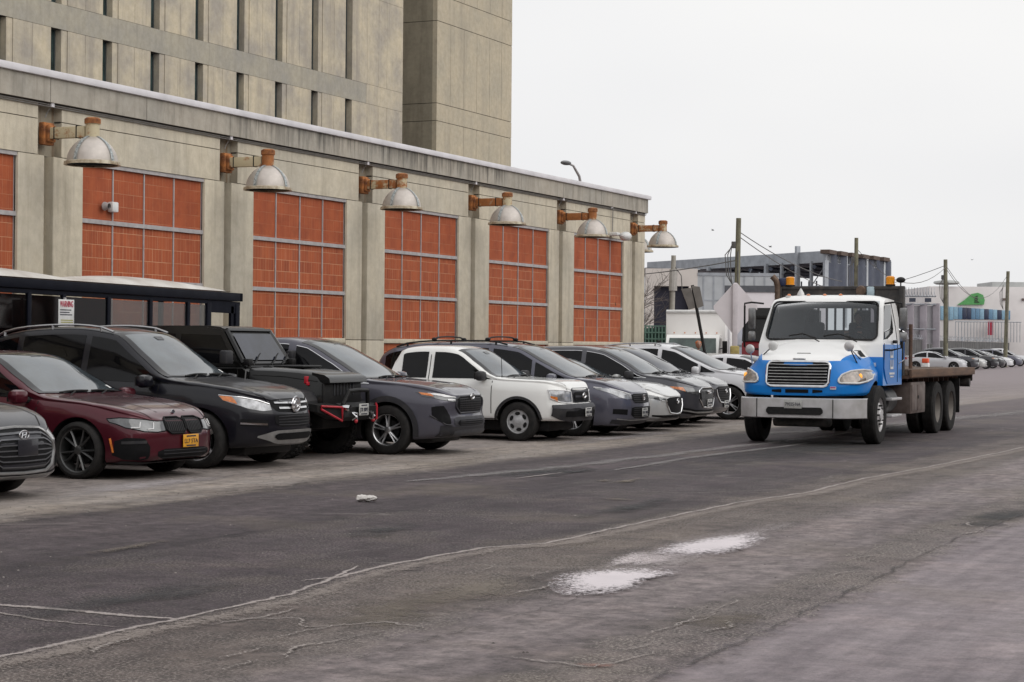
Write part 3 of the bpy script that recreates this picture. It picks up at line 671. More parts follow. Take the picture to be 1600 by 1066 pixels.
# 7 slate family SUV with roof bars
hon = dict(name='parked_suv', paint=P_HGREY, fo=.98, tail=-4.15, W=1.93, r=.36, wb=3.0, wheel=(.235, .235, (5, 'twin'), SILV), wst=(-1.22, .14), rear=(-4.05, -3.65), rail=.12, tum=.30, tl=(.95, 1.15),
  top=[(-4.15, 1.1), (-4.05, 1.45), (-3.6, 1.64), (-2.8, 1.71), (-1.9, 1.715), (-1.2, 1.65), (-.55, 1.37), (.16, 1.07), (.4, 1.035), (.65, .98), (.85, .90), (.98, .82)],
  belt=[(-4.15, 1.0), (-2.4, 1.08), (-1, 1.0), (0, .96), (.6, .89), (.98, .78)], side=[(-3.9, -3.0), (-2.9, -1.75), (-1.65, -.85), (-.78, -.05)],
  nb=[(.2, -.08), (.32, .02), (.5, .04), (.75, .0), (.95, -.08)], hoodseam=[[(-.1, .66), (.5, .65), (.85, .5)]],
  seams=[[(-.65, .35), (-.65, 1.0)], [(-1.9, .35), (-1.9, 1.0)]], mirror=(-.35, 1.04, P_HGREY), rails=(-3.7, -1.4), crossbars=(-2.9, -1.8),
  front=[('grille', [MESHM, TRIM], [('p', [(0, .60, .78), (.36, .61, .78), (.46, .67, .76)], 0, .006), ('s', [(0, .61, .77), (.42, .62, .76)], 1, .014, 4, .014)]),
    ('headlight', [LAMP, DRL, AMB], [('pair',), ('p', [(.47, .69, .76), (.62, .68, .80), (.76, .72, .85), (.88, .82, .89), (.91, .86, .895)], 0, .008), ('t', [(.48, .765), (.62, .805), (.76, .855), (.90, .897)], 1, .01, .01)]),
    ('lower_grille', [MESHM, TRIM], [('p', [(0, .33, .54), (.42, .34, .54), (.52, .40, .52)], 0, .006), ('s', [(0, .34, .54), (.45, .35, .53)], 1, .012, 5, .012)]),
    ('fog_housing', [MESHM, SKID], [('pair',), ('p', [(.62, .40, .50), (.82, .42, .51)], 0, .006)]),
    ('bumper_lip', [SKID, TRIM], [('p', [(0, .21, .30), (.6, .22, .30), (.82, .25, .32)], 1, .012), ('p', [(0, .30, .315), (.55, .30, .315), (.78, .325, .34)], 0, .018)]),
    ('emblem', [CHR], [('em', (0, .70), 0, .035, [[(-.05, .045), (-.058, 0), (-.04, -.045), (.04, -.045), (.058, 0), (.05, .045), (-.05, .045)], [(-.022, .035), (-.016, -.035)], [(.022, .035), (.016, -.035)], [(-.02, 0), (.02, 0)]], .009)])])
t, B = car(hon, 'slate grey family SUV with black roof bars behind the white pickup', 'SUV', (-13.1, 31.75, 0), R(2))
plate(t, B, .02, .44, 'KHC 4021', PLW, INK, .03)
# 8 silver low hatch
maz = dict(name='parked_hatchback', paint=paint('pale_silver_paint', (.60,.60,.59), .3, .3, .05), fo=.93, tail=-3.5, W=1.80, r=.325, wb=2.72, wheel=(.21, .22, (5, 'twin'), DKAL), wst=(-1.45, -.38), rear=(-3.3, -2.7),
  top=[(-3.5, .95), (-3.3, 1.1), (-2.7, 1.35), (-2.0, 1.43), (-1.4, 1.40), (-.35, 1.0), (.2, .95), (.6, .88), (.8, .80), (.93, .70)],
  belt=[(-3.5, .9), (-2.4, 1.0), (-1, .93), (0, .9), (.5, .81), (.93, .66)], side=[(-2.7, -1.75), (-1.65, -.45)],
  nb=[(.2, -.06), (.3, .02), (.5, .03), (.7, .02), (.9, -.08)], mirror=(-.6, .98, P_SILV), hoodseam=[[(-.3, .62), (.3, .62), (.8, .48)]],
  front=[('grille', [MESHM, CHR], [('p', [(0, .36, .67), (.34, .38, .66), (.46, .50, .63)], 0, .006), ('t', [(.50, .62), (.46, .50), (.34, .37), (0, .34)], 1, .014, .012, True)]),
    ('headlight', [LAMPD, DRL], [('pair',), ('p', [(.48, .60, .64), (.66, .61, .68), (.82, .65, .72), (.89, .69, .72)], 0, .008), ('p', [(.46, .585, .60), (.6, .595, .612)], 1, .014)]),
    ('front_lip', [SKID], [('p', [(0, .215, .26), (.6, .22, .265), (.78, .25, .29)], 0, .014)]),
    ('lower_intake', [MESHM], [('p', [(0, .27, .325), (.6, .28, .325), (.74, .30, .33)], 0, .006)]),
    ('emblem', [CHR], [('em', (0, .585), 0, .03, [circ(.055, .045), [(-.05, .02), (0, -.015), (.05, .02)]], .008)])])
t, B = car(maz, 'low silver hatchback whose nose shows between the slate SUV and the dark grey SUV', 'hatchback', (-13.2, 33.9, 0), R(2))
# 9 dark grey SUV with rings
aud = dict(name='parked_suv', paint=P_AGREY, fo=.90, tail=-3.78, W=1.89, r=.365, wb=2.82, wheel=(.235, .24, (5, 'twin'), SILV), wst=(-1.15, -.05), rear=(-3.7, -3.2), rail=.11, tum=.34, tl=(.9, 1.1), chrome_line=True,
  top=[(-3.78, 1.0), (-3.65, 1.3), (-3.2, 1.55), (-2.4, 1.65), (-1.7, 1.66), (-1.12, 1.59), (-.5, 1.33), (-.02, 1.08), (.3, 1.04), (.6, .98), (.78, .92), (.9, .85)],
  belt=[(-3.78, .98), (-2.4, 1.06), (-1, 1.0), (0, .96), (.6, .89), (.9, .80)], side=[(-3.4, -2.7), (-2.6, -1.55), (-1.45, -.10)],
  nb=[(.2, -.08), (.32, .02), (.5, .03), (.75, .02), (.95, -.05)], mirror=(-.40, 1.05, TRIM), hoodseam=[[(-.25, .66), (.4, .65), (.8, .5)]],
  seams=[[(-.6, .35), (-.6, .98)], [(-1.75, .35), (-1.75, 1.0)]],
  front=[('grille', [MESHM, CHR, SKID], [('p', [(0, .42, .80), (.30, .43, .80), (.46, .58, .74)], 0, .006), ('v', [(-.40, .45, .78), (.40, .45, .78)], 2, .014, 15, .012), ('o', [(0, .41, .81), (.31, .42, .81), (.48, .58, .75)], 1, .012, .016)]),
    ('headlight', [LAMPD, DRL, AMB], [('pair',), ('p', [(.50, .67, .77), (.66, .68, .81), (.82, .74, .84), (.9, .79, .845)], 0, .008), ('p', [(.80, .74, .82), (.9, .80, .84)], 2, .012)]),
    ('bumper_lip', [SKID, MESHM], [('p', [(0, .26, .36), (.6, .27, .37), (.8, .30, .42)], 1, .01), ('p', [(0, .30, .325), (.6, .31, .335), (.8, .35, .37)], 0, .02)]),
    ('emblem', [CHR], [('em', (0, .72), 0, .03, [[(a+dx, b) for a, b in circ(.035, .035)] for dx in (-.075, -.025, .025, .075)], .007)])])
t, B = car(aud, 'dark grey SUV with a tall slatted grille and four ring badge', 'SUV', (-13.25, 35.95, 0), R(2))
plate(t, B, .02, .50, 'JRA 7718', PLW, INK, .03)
# 10 black crossover squeezed behind it
blk = dict(aud); blk.update(name='parked_crossover', paint=P_AGREY, chrome_line=False, ws=WSG2,
  front=[('grille', [MESHM, CHR, TRIM], [('p', [(0, .46, .80), (.36, .48, .80), (.48, .60, .76)], 0, .006), ('s', [(0, .48, .79), (.40, .5, .78)], 2, .014, 6, .014), ('t', [(.50, .74), (.47, .60), (.34, .47), (0, .44)], 1, .016, .016, True)]),
    ('headlight', [LAMPD, DRL], [('pair',), ('p', [(.52, .68, .76), (.7, .70, .80), (.88, .76, .83)], 0, .008)]),
    ('emblem', [CHR], [('em', (0, .70), 0, .03, [circ(.05, .04), [(-.04, .02), (0, -.012), (.04, .02)]], .008)])])
t, B = car(blk, 'dark grey crossover with rounded chrome grille edge, nearly hidden beside the ringed SUV', 'SUV', (-13.58, 38.0, 0), R(2))
plate(t, B, .02, .42, 'LEM 2096', PLW, INK, .03)
# 11 pearl white crossover
mur = dict(name='parked_crossover', paint=P_PEARL, fo=.95, tail=-3.95, W=1.91, r=.375, wb=2.83, wheel=(.235, .255, (5, 'twin'), SILV), wst=(-1.42, -.12), rear=(-3.8, -3.35), rail=.11, tum=.34, tl=(.95, 1.1), chrome_line=True,
  top=[(-3.95, 1.05), (-3.8, 1.3), (-3.3, 1.56), (-2.5, 1.67), (-1.9, 1.68), (-1.4, 1.62), (-.7, 1.34), (-.08, 1.10), (.2, 1.06), (.6, .98), (.82, .90), (.95, .80)],
  belt=[(-3.95, 1.0), (-2.8, 1.12), (-1.8, .99), (-1, 1.0), (0, 1.0), (.6, .9), (.95, .76)], side=[(-3.3, -2.6), (-2.5, -1.75), (-1.65, -.75), (-.68, -.34)],
  nb=[(.2, -.08), (.32, .02), (.5, .03), (.75, .02), (.95, -.05)], mirror=(-.72, 1.08, P_PEARL), rails=(-3.2, -1.7), railm=SILV, hoodseam=[[(-.15, .66), (.4, .65), (.85, .5)]],
  seams=[[(-.65, .35), (-.65, .98)], [(-1.7, .35), (-1.7, 1.0)]],
  front=[('grille', [MESHM, CHR], [('p', [(0, .45, .76), (.30, .5, .76), (.42, .62, .74)], 0, .006), ('t', [(.46, .75), (.26, .48), (0, .45)], 1, .014, .02, True)]),
    ('headlight', [LAMP, DRL], [('pair',), ('p', [(.50, .70, .76), (.7, .72, .83), (.86, .80, .90), (.9, .86, .91)], 0, .008)]),
    ('bumper_lip', [TRIM], [('p', [(0, .24, .32), (.8, .27, .35)], 0, .012)])])
t, B = car(mur, 'pearl white crossover with silver roof rails and bright spoked wheel, beside the blue truck', 'SUV', (-13.2, 40.75, 0), R(0), scale=.975)
# 12 white sedan further back
wsd = dict(name='parked_sedan', paint=P_PEARL, fo=.92, tail=-3.8, W=1.82, r=.335, wb=2.8, wheel=(.22, .225, (5, 'twin'), SILV), wst=(-1.5, -.45), rear=(-3.35, -2.6), ws=WSG2,
  top=[(-3.8, .95), (-3.6, 1.1), (-3.3, 1.14), (-2.55, 1.4), (-2.0, 1.47), (-1.45, 1.43), (-.4, 1.03), (.2, .97), (.6, .88), (.92, .70)],
  belt=[(-3.8, .9), (-2.5, .98), (-1, .92), (0, .89), (.5, .79), (.92, .66)], side=[(-2.9, -2.0), (-1.9, -.55)], mirror=(-.62, .97, P_PEARL), chrome_line=True,
  front=[('grille', [MESHM, CHR], [('p', [(0, .36, .64), (.4, .38, .63)], 0, .006)]), ('headlight', [LAMP], [('pair',), ('p', [(.48, .60, .67), (.7, .62, .72), (.88, .68, .74)], 0, .008)])])
t, B = car(wsd, 'white sedan parked just beyond the pearl white crossover, half hidden by the blue truck', 'car', (-13.4, 46.5, 0), 0, simple=True)
# ---------------------------------------------------------------- black off-roader
def boolean(me, cutters, name='b', fast=False):
    bo = bpy.data.objects.new(name, me); sc.collection.objects.link(bo); tmp = [bo]
    for cm in cutters:
        co = bpy.data.objects.new('cut', cm); sc.collection.objects.link(co); tmp.append(co)
        md = bo.modifiers.new('b', 'BOOLEAN'); md.operation = 'DIFFERENCE'; md.object = co; md.solver = 'EXACT'; md.material_mode = 'TRANSFER'
    bpy.context.view_layer.update()
    out = bpy.data.meshes.new_from_object(bo.evaluated_get(bpy.context.evaluated_depsgraph_get()))
    for o in tmp: bpy.data.objects.remove(o)
    out.set_sharp_from_angle(angle=R(38)); out.name = name
    return out
def link(name, me, parent):
    o = bpy.data.objects.new(name, me); C.objects.link(o); o.parent = parent; return o
t = thing('off_road_car', 'black off-road car with knobbly tyres, winch bumper and red trim', 'off-road car', (-13.92, 23.3, 0), R(3), 'cars parked nose out along the building', .957)
rJ = .42
mb = MB()   # tub and cabin
mb.prism([(-.62, .62), (-.55, 1.27), (-.62, 1.31), (-3.55, 1.31), (-3.6, .62)], 'y', -.80, .80, 0)
me = mb.mesh('body', [P_JEEP, BLK])
bm = bmesh.new(); bm.from_mesh(me); bmesh.ops.bevel(bm, geom=bm.edges[:], offset=.035, segments=3, affect='EDGES'); bm.to_mesh(me); bm.free()
for p in me.polygons: p.use_smooth = True
cut = MB(); cut.prism([(-2.95+(rJ+.09)*math.cos(2*math.pi*k/32), rJ+(rJ+.09)*math.sin(2*math.pi*k/32)) for k in range(32)], 'y', -1.2, 1.2)
link('body', boolean(me, [cut.mesh('c', [BLK])], 'body'), t)
mb = MB()   # hood, tapering to the upright grille
hp = []
for x, w_, z in ((-.56, .72, 1.30), (-.2, .69, 1.295), (.2, .65, 1.27), (.48, .62, 1.225), (.56, .60, 1.17)):
    hp.append([(x, -w_, .68), (x, -w_, z-.10), (x, -w_+.025, z-.045), (x, -w_+.09, z-.012), (x, -w_*.45, z+.004), (x, 0, z+.008), (x, w_*.45, z+.004), (x, w_-.09, z-.012), (x, w_-.025, z-.045), (x, w_, z-.10), (x, w_, .68)])
mb.grid(hp, 0); mb.add(hp[-1], [list(range(11))], 0)
mb.build('hood', [P_JEEP], t)
mb = MB()   # cabin hard top
prof = [(-.62, 1.28), (-.98, 1.83), (-1.05, 1.875), (-1.3, 1.90), (-3.4, 1.89), (-3.52, 1.84), (-3.58, 1.28)]
g = [[(x, y*(.76-.10*(z-1.28)/.6), z) for x, z in prof] for y in (-1, 1)]
mb.add(g[0]+g[1], [list(range(7)), list(range(13, 6, -1))]+[(i, i+1, i+8, i+7) for i in range(6)]+[(6, 0, 7, 13)], 0)
me = mb.mesh('top', [P_JEEP]); bm = bmesh.new(); bm.from_mesh(me); bmesh.ops.bevel(bm, geom=bm.edges[:], offset=.03, segments=2, affect='EDGES'); bm.to_mesh(me); bm.free()
for p in me.polygons: p.use_smooth = True
me.set_sharp_from_angle(angle=R(40)); link('hard_top', me, t)
jy = lambda z, o=.006: .76-.10*(z-1.28)/.6+o
for sg in (-1, 1):
    for xs in ([(-.80, 1.36), (-1.05, 1.76), (-1.72, 1.78), (-1.72, 1.36)], [(-1.82, 1.36), (-1.82, 1.78), (-2.6, 1.78), (-2.6, 1.36)], [(-2.72, 1.36), (-2.72, 1.78), (-3.42, 1.78), (-3.44, 1.36)]):
        m2 = MB(); m2.add([(x, sg*jy(z), z) for x, z in xs], [list(range(4))], 0); m2.build('side_window', GLS, t)
    m2 = MB()
    for ln in ([(-.70, .75), (-.70, 1.27)], [(-1.77, .70), (-1.77, 1.27)], [(-2.55, .95), (-2.55, 1.27)]): m2.tube([(a, sg*.803, b) for a, b in ln], .006, 4)
    m2.tube([(-.62, sg*.803, 1.285), (-3.5, sg*.803, 1.285)], .008, 4); m2.build('door_seam', BLK, t)
    m2 = MB(); m2.tube([(-.80, sg*.78, 1.38), (-.78, sg*.95, 1.42)], .025, 6, 0); m2.box((-.84, sg*.88, 1.34), (-.72, sg*1.10, 1.54), 0, .03); m2.build('wing_mirror', TRIM, t)
    m2 = MB()   # front fender slab following the wheel
    fp = [(.50, .84), (.44, .96), (.20, 1.01), (-.30, 1.01), (-.50, .92), (-.66, .66)]
    for q in range(5):
        (xa, za), (xb, zb_) = fp[q], fp[q+1]
        m2.add([(xa, sg*.58, za), (xb, sg*.58, zb_), (xb, sg*.93, zb_-.01), (xa, sg*.93, za-.01), (xa, sg*.58, za-.06), (xb, sg*.58, zb_-.06), (xb, sg*.93, zb_-.08), (xa, sg*.93, za-.08)], [(0,1,2,3), (7,6,5,4), (3,2,6,7), (0,4,5,1)], 0)
    m2.add([(.50, sg*.58, .84), (.50, sg*.93, .83), (.50, sg*.93, .75), (.50, sg*.58, .78)], [(0,1,2,3)])
    m2.build('front_fender', TRIM, t, sharp=20)
    m2 = MB()   # rear flare
    fp = [(-2.95+math.cos(a)*.56, rJ+math.sin(a)*.56) for a in [math.pi*k/8 for k in range(9)]]
    m2.grid([[(x, sg*yy, z+dz) for yy, dz in ((.78, 0), (.95, -.01), (.95, -.06), (.78, -.06))] for x, z in fp], 0); m2.build('rear_fender', TRIM, t)
    m2 = MB(); m2.box((.30, sg*.60, 1.075), (.36, sg*.66, 1.18), 0, .008); m2.box((.345, sg*.60, 1.05), (.38, sg*.68, 1.10), 0, .006); m2.build('hood_latch', REDM, t)
    m2 = MB(); m2.lathe([(.001, .008), (.07, .006), (.09, -.01), (.09, -.04)], 20, c=(.575, sg*.49, 1.02), axis='x'); m2.build('headlight', LAMPD, t)
    m2 = MB(); m2.box((-.66, sg*.60, 1.33), (-.56, sg*.72, 1.42), 0, .012); m2.tube([(-.6, sg*.66, 1.27), (-.6, sg*.66, 1.34)], .02, 6); m2.build('spot_lamp', BLK, t)
m2 = MB(); m2.add([(-.685, -.61, 1.39), (-.685, .61, 1.39), (-.945, .56, 1.775), (-.945, -.56, 1.775)], [(0,1,2,3)]); m2.v = [(x+.022, y, z+.012) for x, y, z in m2.v]
m2.build('windscreen', WSG2, t)
m2 = MB()   # windscreen surround, cowl vent, hood hinges and mid seam
for a_, b_ in (((-.665, -.70, 1.36), (-.985, -.63, 1.83)), ((-.665, .70, 1.36), (-.985, .63, 1.83)), ((-.985, -.63, 1.83), (-.985, .63, 1.83)), ((-.665, -.70, 1.35), (-.665, .70, 1.35))): m2.tube([a_, b_], .038, 6)
m2.build('windscreen_frame', P_JEEP, t)
m2 = MB()
for sg in (-1, 1): m2.tube([(-.50, sg*.715, 1.19), (.0, sg*.685, 1.175), (.50, sg*.625, 1.11)], .006, 4); m2.box((-.50, sg*.40-.03, 1.295), (-.36, sg*.40+.03, 1.315), 0, .006)
m2.box((-.40, -.30, 1.295), (.10, .30, 1.33), 0, .02); m2.build('hood_detail', BLK, t)
m2 = MB()
for ya in (-.52, .02, .34): m2.tube([(-.60, ya, 1.33), (-.63, ya+.16, 1.40), (-.68, ya+.30, 1.47)], .012, 5); m2.tube([(-.61, ya+.06, 1.36), (-.72, ya+.42, 1.50)], .008, 5)
m2.build('wiper', BLK, t)
m2 = MB(); m2.box((.545, -.60, .74), (.60, .60, 1.10), 0, .03); m2.build('grille_frame', BLK, t); m2 = MB(); m2.prism([(.40, 1.13), (.40, 1.235), (.60, 1.20), (.68, 1.15), (.69, 1.09), (.62, 1.08)], 'y', -.60, .60, 0); m2.build('hood_lip', P_JEEP, t, sharp=50)
m2 = MB()
for k in range(7): y = -.30+.10*k; m2.box((.595, y-.012, .90), (.612, y+.012, 1.08), 0, .004)
m2.build('grille_rib', GREYTRIM, t)
m2 = MB()   # winch bumper
m2.prism([(.60, .56), (.60, .78), (.74, .80), (.88, .74), (.88, .60), (.80, .54)], 'y', -.52, .52, 0)
for sg in (-1, 1):
    m2.add([(.60, sg*.52, .80), (.85, sg*.52, .76), (.85, sg*.52, .56), (.60, sg*.52, .56), (.52, sg*.92, .80), (.66, sg*.92, .78), (.66, sg*.92, .68), (.52, sg*.92, .70)], [(0,1,5,4), (1,2,6,5), (2,3,7,6), (0,4,7,3), (4,5,6,7)], 0)
    m2.tube([(.80, sg*.40, .78), (.84, sg*.30, .97), (.84, 0, .98)], .032, 8, 0)
m2.build('bumper', BLK, t, sharp=25)
for sg in (-1, 1):
    m2 = MB(); m2.tube([(.87, sg*.56, .745), (.70, sg*.88, .765), (.70, sg*.88, .72), (.87, sg*.56, .55), (.87, sg*.56, .745)], .017, 6, 0); m2.build('bumper_trim', REDM, t)
    m2 = MB(); m2.tube([(.90, sg*.26, .66), (.96, sg*.26, .65), (.96, sg*.26, .56), (.90, sg*.26, .57)], .014, 6, 0); m2.tube([(.90, sg*.30, .66), (.97, sg*.30, .60), (.90, sg*.30, .56)], .016, 6, 1); m2.ball((.95, sg*.28, .54), .03, 8, 2)
    m2.build('tow_shackle', [CHR, CHR, REDM], t)
m2 = MB(); m2.lathe([(.001, .03), (.045, .03), (.05, 0), (.05, -.12)], 14, c=(.92, -.47, .73), axis='x', m=0); m2.build('fog_lamp', CHR, t)
text_plate('number_plate', 'JTR 8092', PLW, .31, .17, t, (.93, .02, .70), .08, INK, sub=True)
m2 = MB(); m2.box((-3.2, -.45, .42), (.5, .45, .66), 0, .03); m2.tube([(0, -.75, rJ), (0, .75, rJ)], .07, 8); m2.tube([(-2.95, -.75, rJ), (-2.95, .75, rJ)], .07, 8); m2.build('chassis', BLK, t)
pair = make_wheel(rJ, .30, .235, (6, 'single'), BLK, knob=.016)
for x in (0, -2.95):
    for y in (-.80, .80): place_wheel(pair, x, y, rJ, t, 0, random.random())
m2 = MB(); m2.box((-3.74, -.3, .9), (-3.58, .3, 1.4), 0, .05); m2.lathe([(.001, 0), (.38, 0), (.41, -.1), (.38, -.22), (.001, -.22)], 28, c=(-3.62, 0, 1.15), axis='x', m=0); m2.build('spare_wheel', TYRE, t)

# ---------------------------------------------------------------- people (one continuous skinned body each)
SKIN = mat('skin', (.36,.20,.14), .55, ns=20); CLO = mat('dark_clothes', (.03,.032,.04), .85, ns=20); CLOV = mat('orange_hat', (.55,.16,.05), .8, ns=20); HAIR = mat('hair', (.02,.015,.012), .7, ns=30)
def figure(name, joints, bones, mats, facemat, parent=None, sub=2):
    names = list(joints); me = bpy.data.meshes.new(name)
    me.from_pydata([joints[n][0] for n in names], [(names.index(a), names.index(b)) for a, b in bones], [])
    o = bpy.data.objects.new(name, me); sc.collection.objects.link(o)
    o.modifiers.new('s', 'SKIN'); sv = me.skin_vertices[0].data
    for i, n in enumerate(names): q = joints[n][1]; sv[i].radius = q if isinstance(q, tuple) else (q, q)
    sv[0].use_root = True
    sb = o.modifiers.new('u', 'SUBSURF'); sb.levels = sub; sb.render_levels = sub
    bpy.context.view_layer.update()
    m = bpy.data.meshes.new_from_object(o.evaluated_get(bpy.context.evaluated_depsgraph_get())); bpy.data.objects.remove(o); m.name = name
    m.materials.clear()
    for k in mats: m.materials.append(k)
    for p in m.polygons: p.use_smooth = True; p.material_index = facemat(p.center)
    return m
def head_shape(mb, c, fwd=1, s=1.0, m=0):
    """egg-shaped head facing +x (fwd=1) with brow, nose, lips, chin, ears"""
    vs, fs, n, k = [], [], 28, 22
    for i in range(k+1):
        a = math.pi*i/k; z = math.cos(a)
        for j in range(n):
            b = 2*math.pi*j/n; x, y = math.sin(a)*math.cos(b), math.sin(a)*math.sin(b)
            X, Y, Z = x*.098, y*.076*(1-.18*max(0, -z)), z*.118
            f = max(0, x)
            X += .022*math.exp(-((y/.16)**2+((z+.12)/.22)**2))*(f > 0)      # nose
            X += .006*math.exp(-((y/.5)**2+((z-.22)/.10)**2))*(f > 0)        # brow
            X -= .008*math.exp(-(((abs(y)-.38)/.16)**2+((z-.08)/.10)**2))*(f > 0)   # eye sockets
            X += .006*math.exp(-((y/.28)**2+((z+.48)/.06)**2))*(f > 0)       # lips
            X += .012*math.exp(-((y/.3)**2+((z+.85)/.12)**2))*(f > 0)        # chin
            vs.append((c[0]+fwd*X*s, c[1]+Y*s, c[2]+Z*s))
    for i in range(k):
        for j in range(n): fs.append((i*n+j, (i+1)*n+j, (i+1)*n+(j+1) % n, i*n+(j+1) % n))
    mb.add(vs, fs, m, True)
    for sg in (-1, 1): mb.ball((c[0]-.005*fwd, c[1]+sg*.078*s, c[2]-.005), .022, 8, m, (.6, .4, 1.2)); mb.ball((c[0]+fwd*.086*s, c[1]+sg*.030*s, c[2]+.008), .0085, 8, m+1)

# ---------------------------------------------------------------- blue and white flatbed truck
T_WH = paint('truck_white_paint', (.80,.80,.79), .38, 0, .08, (.45,.43,.40)); T_BL = paint('truck_blue_paint', (.001,.19,.60), .36, 0, .05, (.10,.16,.22), .35)
STEEL = mat('bumper_steel', (.62,.61,.62), .42, .35, dirt=.2, ns=4, dcol=(.46,.45,.44)); FRAMEM = mat('chassis_black', (.016,.015,.015), .6, ns=9, dcol=(.06,.05,.045))
WOODR = mat('rusty_side_plank', (.17,.10,.065), .85, ns=3, dcol=(.09,.06,.045), stretch=(.5, 4, 4), bump=.5)
RUSTB = mat('rusty_bed_steel', (.085,.055,.045), .75, ns=7, dcol=(.16,.09,.06), bump=.4); WOOD = mat('worn_bed_wood', (.16,.115,.085), .85, ns=5, dcol=(.07,.045,.035), stretch=(.3, 4, 4), bump=.5)
BOXM = mat('tool_box_metal', (.20,.16,.145), .6, .3, ns=5, dcol=(.10,.075,.065)); STACK = mat('exhaust_stack', (.17,.12,.09), .6, .6, ns=9, dcol=(.08,.05,.035))
def twotone(name, expr, col_a, col_b):
    m = paint(name, col_a, .38, 0, .05, (.34,.33,.31), .35); t_ = m.node_tree; b = t_.nodes['Principled BSDF']; tc = t_.nodes.new('ShaderNodeTexCoord'); sp = t_.nodes.new('ShaderNodeSeparateXYZ'); t_.links.new(tc.outputs['Object'], sp.inputs[0])
    lk = b.inputs['Base Color'].links[0].from_node; f = expr(t_, sp); t_.links.new(mixc(t_, f, col_a, col_b), lk.inputs[6]); return m
def hood_expr(t_, sp):   # 1 = blue fender, 0 = white crown
    lim = math_(t_, 'ADD', .64, math_(t_, 'MULTIPLY', math_(t_, 'SUBTRACT', 1.0, sp.outputs['X']), .30))
    a = math_(t_, 'GREATER_THAN', math_(t_, 'ABSOLUTE', sp.outputs['Y']), lim); c_ = math_(t_, 'LESS_THAN', sp.outputs['Z'], math_(t_, 'ADD', 1.425, math_(t_, 'MULTIPLY', math_(t_, 'SUBTRACT', 1.0, sp.outputs['X']), .06)))
    return math_(t_, 'MAXIMUM', a, c_)
T_HOOD = twotone('truck_hood_paint', hood_expr, (.84,.84,.83), (.001,.19,.60))
T_CAB = twotone('truck_cab_paint', lambda t_, sp: math_(t_, 'MULTIPLY', math_(t_, 'LESS_THAN', sp.outputs['Z'], 1.72), math_(t_, 'MAXIMUM', math_(t_, 'LESS_THAN', sp.outputs['X'], -.44), math_(t_, 'LESS_THAN', sp.outputs['Z'], 1.5))), (.84,.84,.83), (.001,.19,.60))
t = thing('flatbed_truck', 'blue and white flatbed truck driving down the road with amber roof beacons', 'truck', (-8.87, 31.3, 0), R(-89.2), None, .957)
T = t
hc = dict(fo=1.02, tail=-.62, W=2.24, r=.5, wst=(-9, -9), tum=1.15, shoulder=.05,
  top=[(-.62, 1.80), (-.3, 1.77), (0, 1.71), (.4, 1.62), (.7, 1.545), (.88, 1.49), (.96, 1.45), (1.02, 1.40)],
  belt=[(-.62, 1.46), (-.3, 1.43), (0, 1.39), (.4, 1.34), (.7, 1.28), (.9, 1.20), (1.02, 1.10)],
  zb=[(-.62, .84), (1.02, .84)], wf=[(0, .68), (.04, .76), (.09, .82), (.18, .885), (.30, .93), (.5, .965), (.8, .985), (1.2, 1)],
  nb=[(.84, .03), (1.0, .03), (1.2, .0), (1.45, -.03)])
B = Body(hc); B.build(); mb = MB(); mb.add(B.vs, B.fs, 0, True)
for i, f in enumerate(mb.f):
    c_ = [sum(mb.v[k][a] for k in f)/len(f) for a in range(3)]
    yl = lerp(.63, 1.0, max(0, min(1, (1.0-c_[0])/1.35)))
    if abs(c_[1]) < yl and c_[2] > 1.40: mb.m[i] = 1
mb.m = [0]*len(mb.m); me = mb.mesh('hood', [T_HOOD]); cut = MB()
CUTS = []
for sg in (-1, 1): q = MB(); q.prism([(-.02+.575*math.cos(2*math.pi*k/36), .52+.575*math.sin(2*math.pi*k/36)) for k in range(36)], 'y', sg*.70, sg*1.5); CUTS.append(q)
q = MB(); q.box((-.5, -.95, .7), (.80, .95, 1.0), 0); CUTS.append(q)
link('hood', boolean(me, [c_.mesh('c', [BLK]) for c_ in CUTS], 'hood'), t)
HB = B
def fp_(name, mats, feats, mir=True):
    for sg in ((1, -1) if mir else (0,)):
        m2 = MB()
        for kind, tab, mi, off, *ex in feats:
            tt = tab if sg else sym(tab)
            if kind == 'p': HB.patch(m2, ladder(tt, 18, 6, 0, sg or 1), 'x', off, mi)
            elif kind == 'o':
                lo = [(y, a) for y, a, _ in tt]; hi = [(y, b) for y, _, b in tt]; loop = lo+hi[::-1]+[lo[0]]
                m2.tube([HB.proj((0, y*(sg or 1), z), 'x', off) for y, z in [(p[1], p[2]) for p in dense([(0, *q) for q in loop], 3)]], ex[0], 6, mi, cap=False)
        m2.build(name, mats, t, fix=False)
G0 = [(0, 1.0, 1.405), (.46, 1.0, 1.405), (.51, 1.02, 1.39), (.54, 1.06, 1.34)]
fp_('grille', [MESHM, CHR], [('p', G0, 0, .008), ('o', G0, 1, .018, .022)], False)
m2 = MB()
for k in range(7):
    z = 1.045+.052*k; pts = [HB.proj((0, lerp(-.51, .51, q/12), z), 'x', .022) for q in range(13)]
    m2.grid([[p+Vector((0, 0, .007)) for p in pts], [p+Vector((.02, 0, .003)) for p in pts], [p+Vector((.012, 0, -.006)) for p in pts]], 0)
m2.build('grille_bar', [mat('grille_bar_chrome', (.72,.72,.72), .3, .3, ns=9)], t)
HL = [(.70, 1.075, 1.12), (.74, 1.05, 1.19), (.86, 1.05, 1.25), (1.0, 1.06, 1.275), (1.07, 1.09, 1.26), (1.095, 1.13, 1.22)]
LGT = mat('truck_headlight', (.30,.25,.215), .15, .2, dirt=.4, ns=14, coat=1)
fp_('headlight', [LGT, WHT], [('p', HL, 0, .02), ('o', HL, 1, .02, .017)])
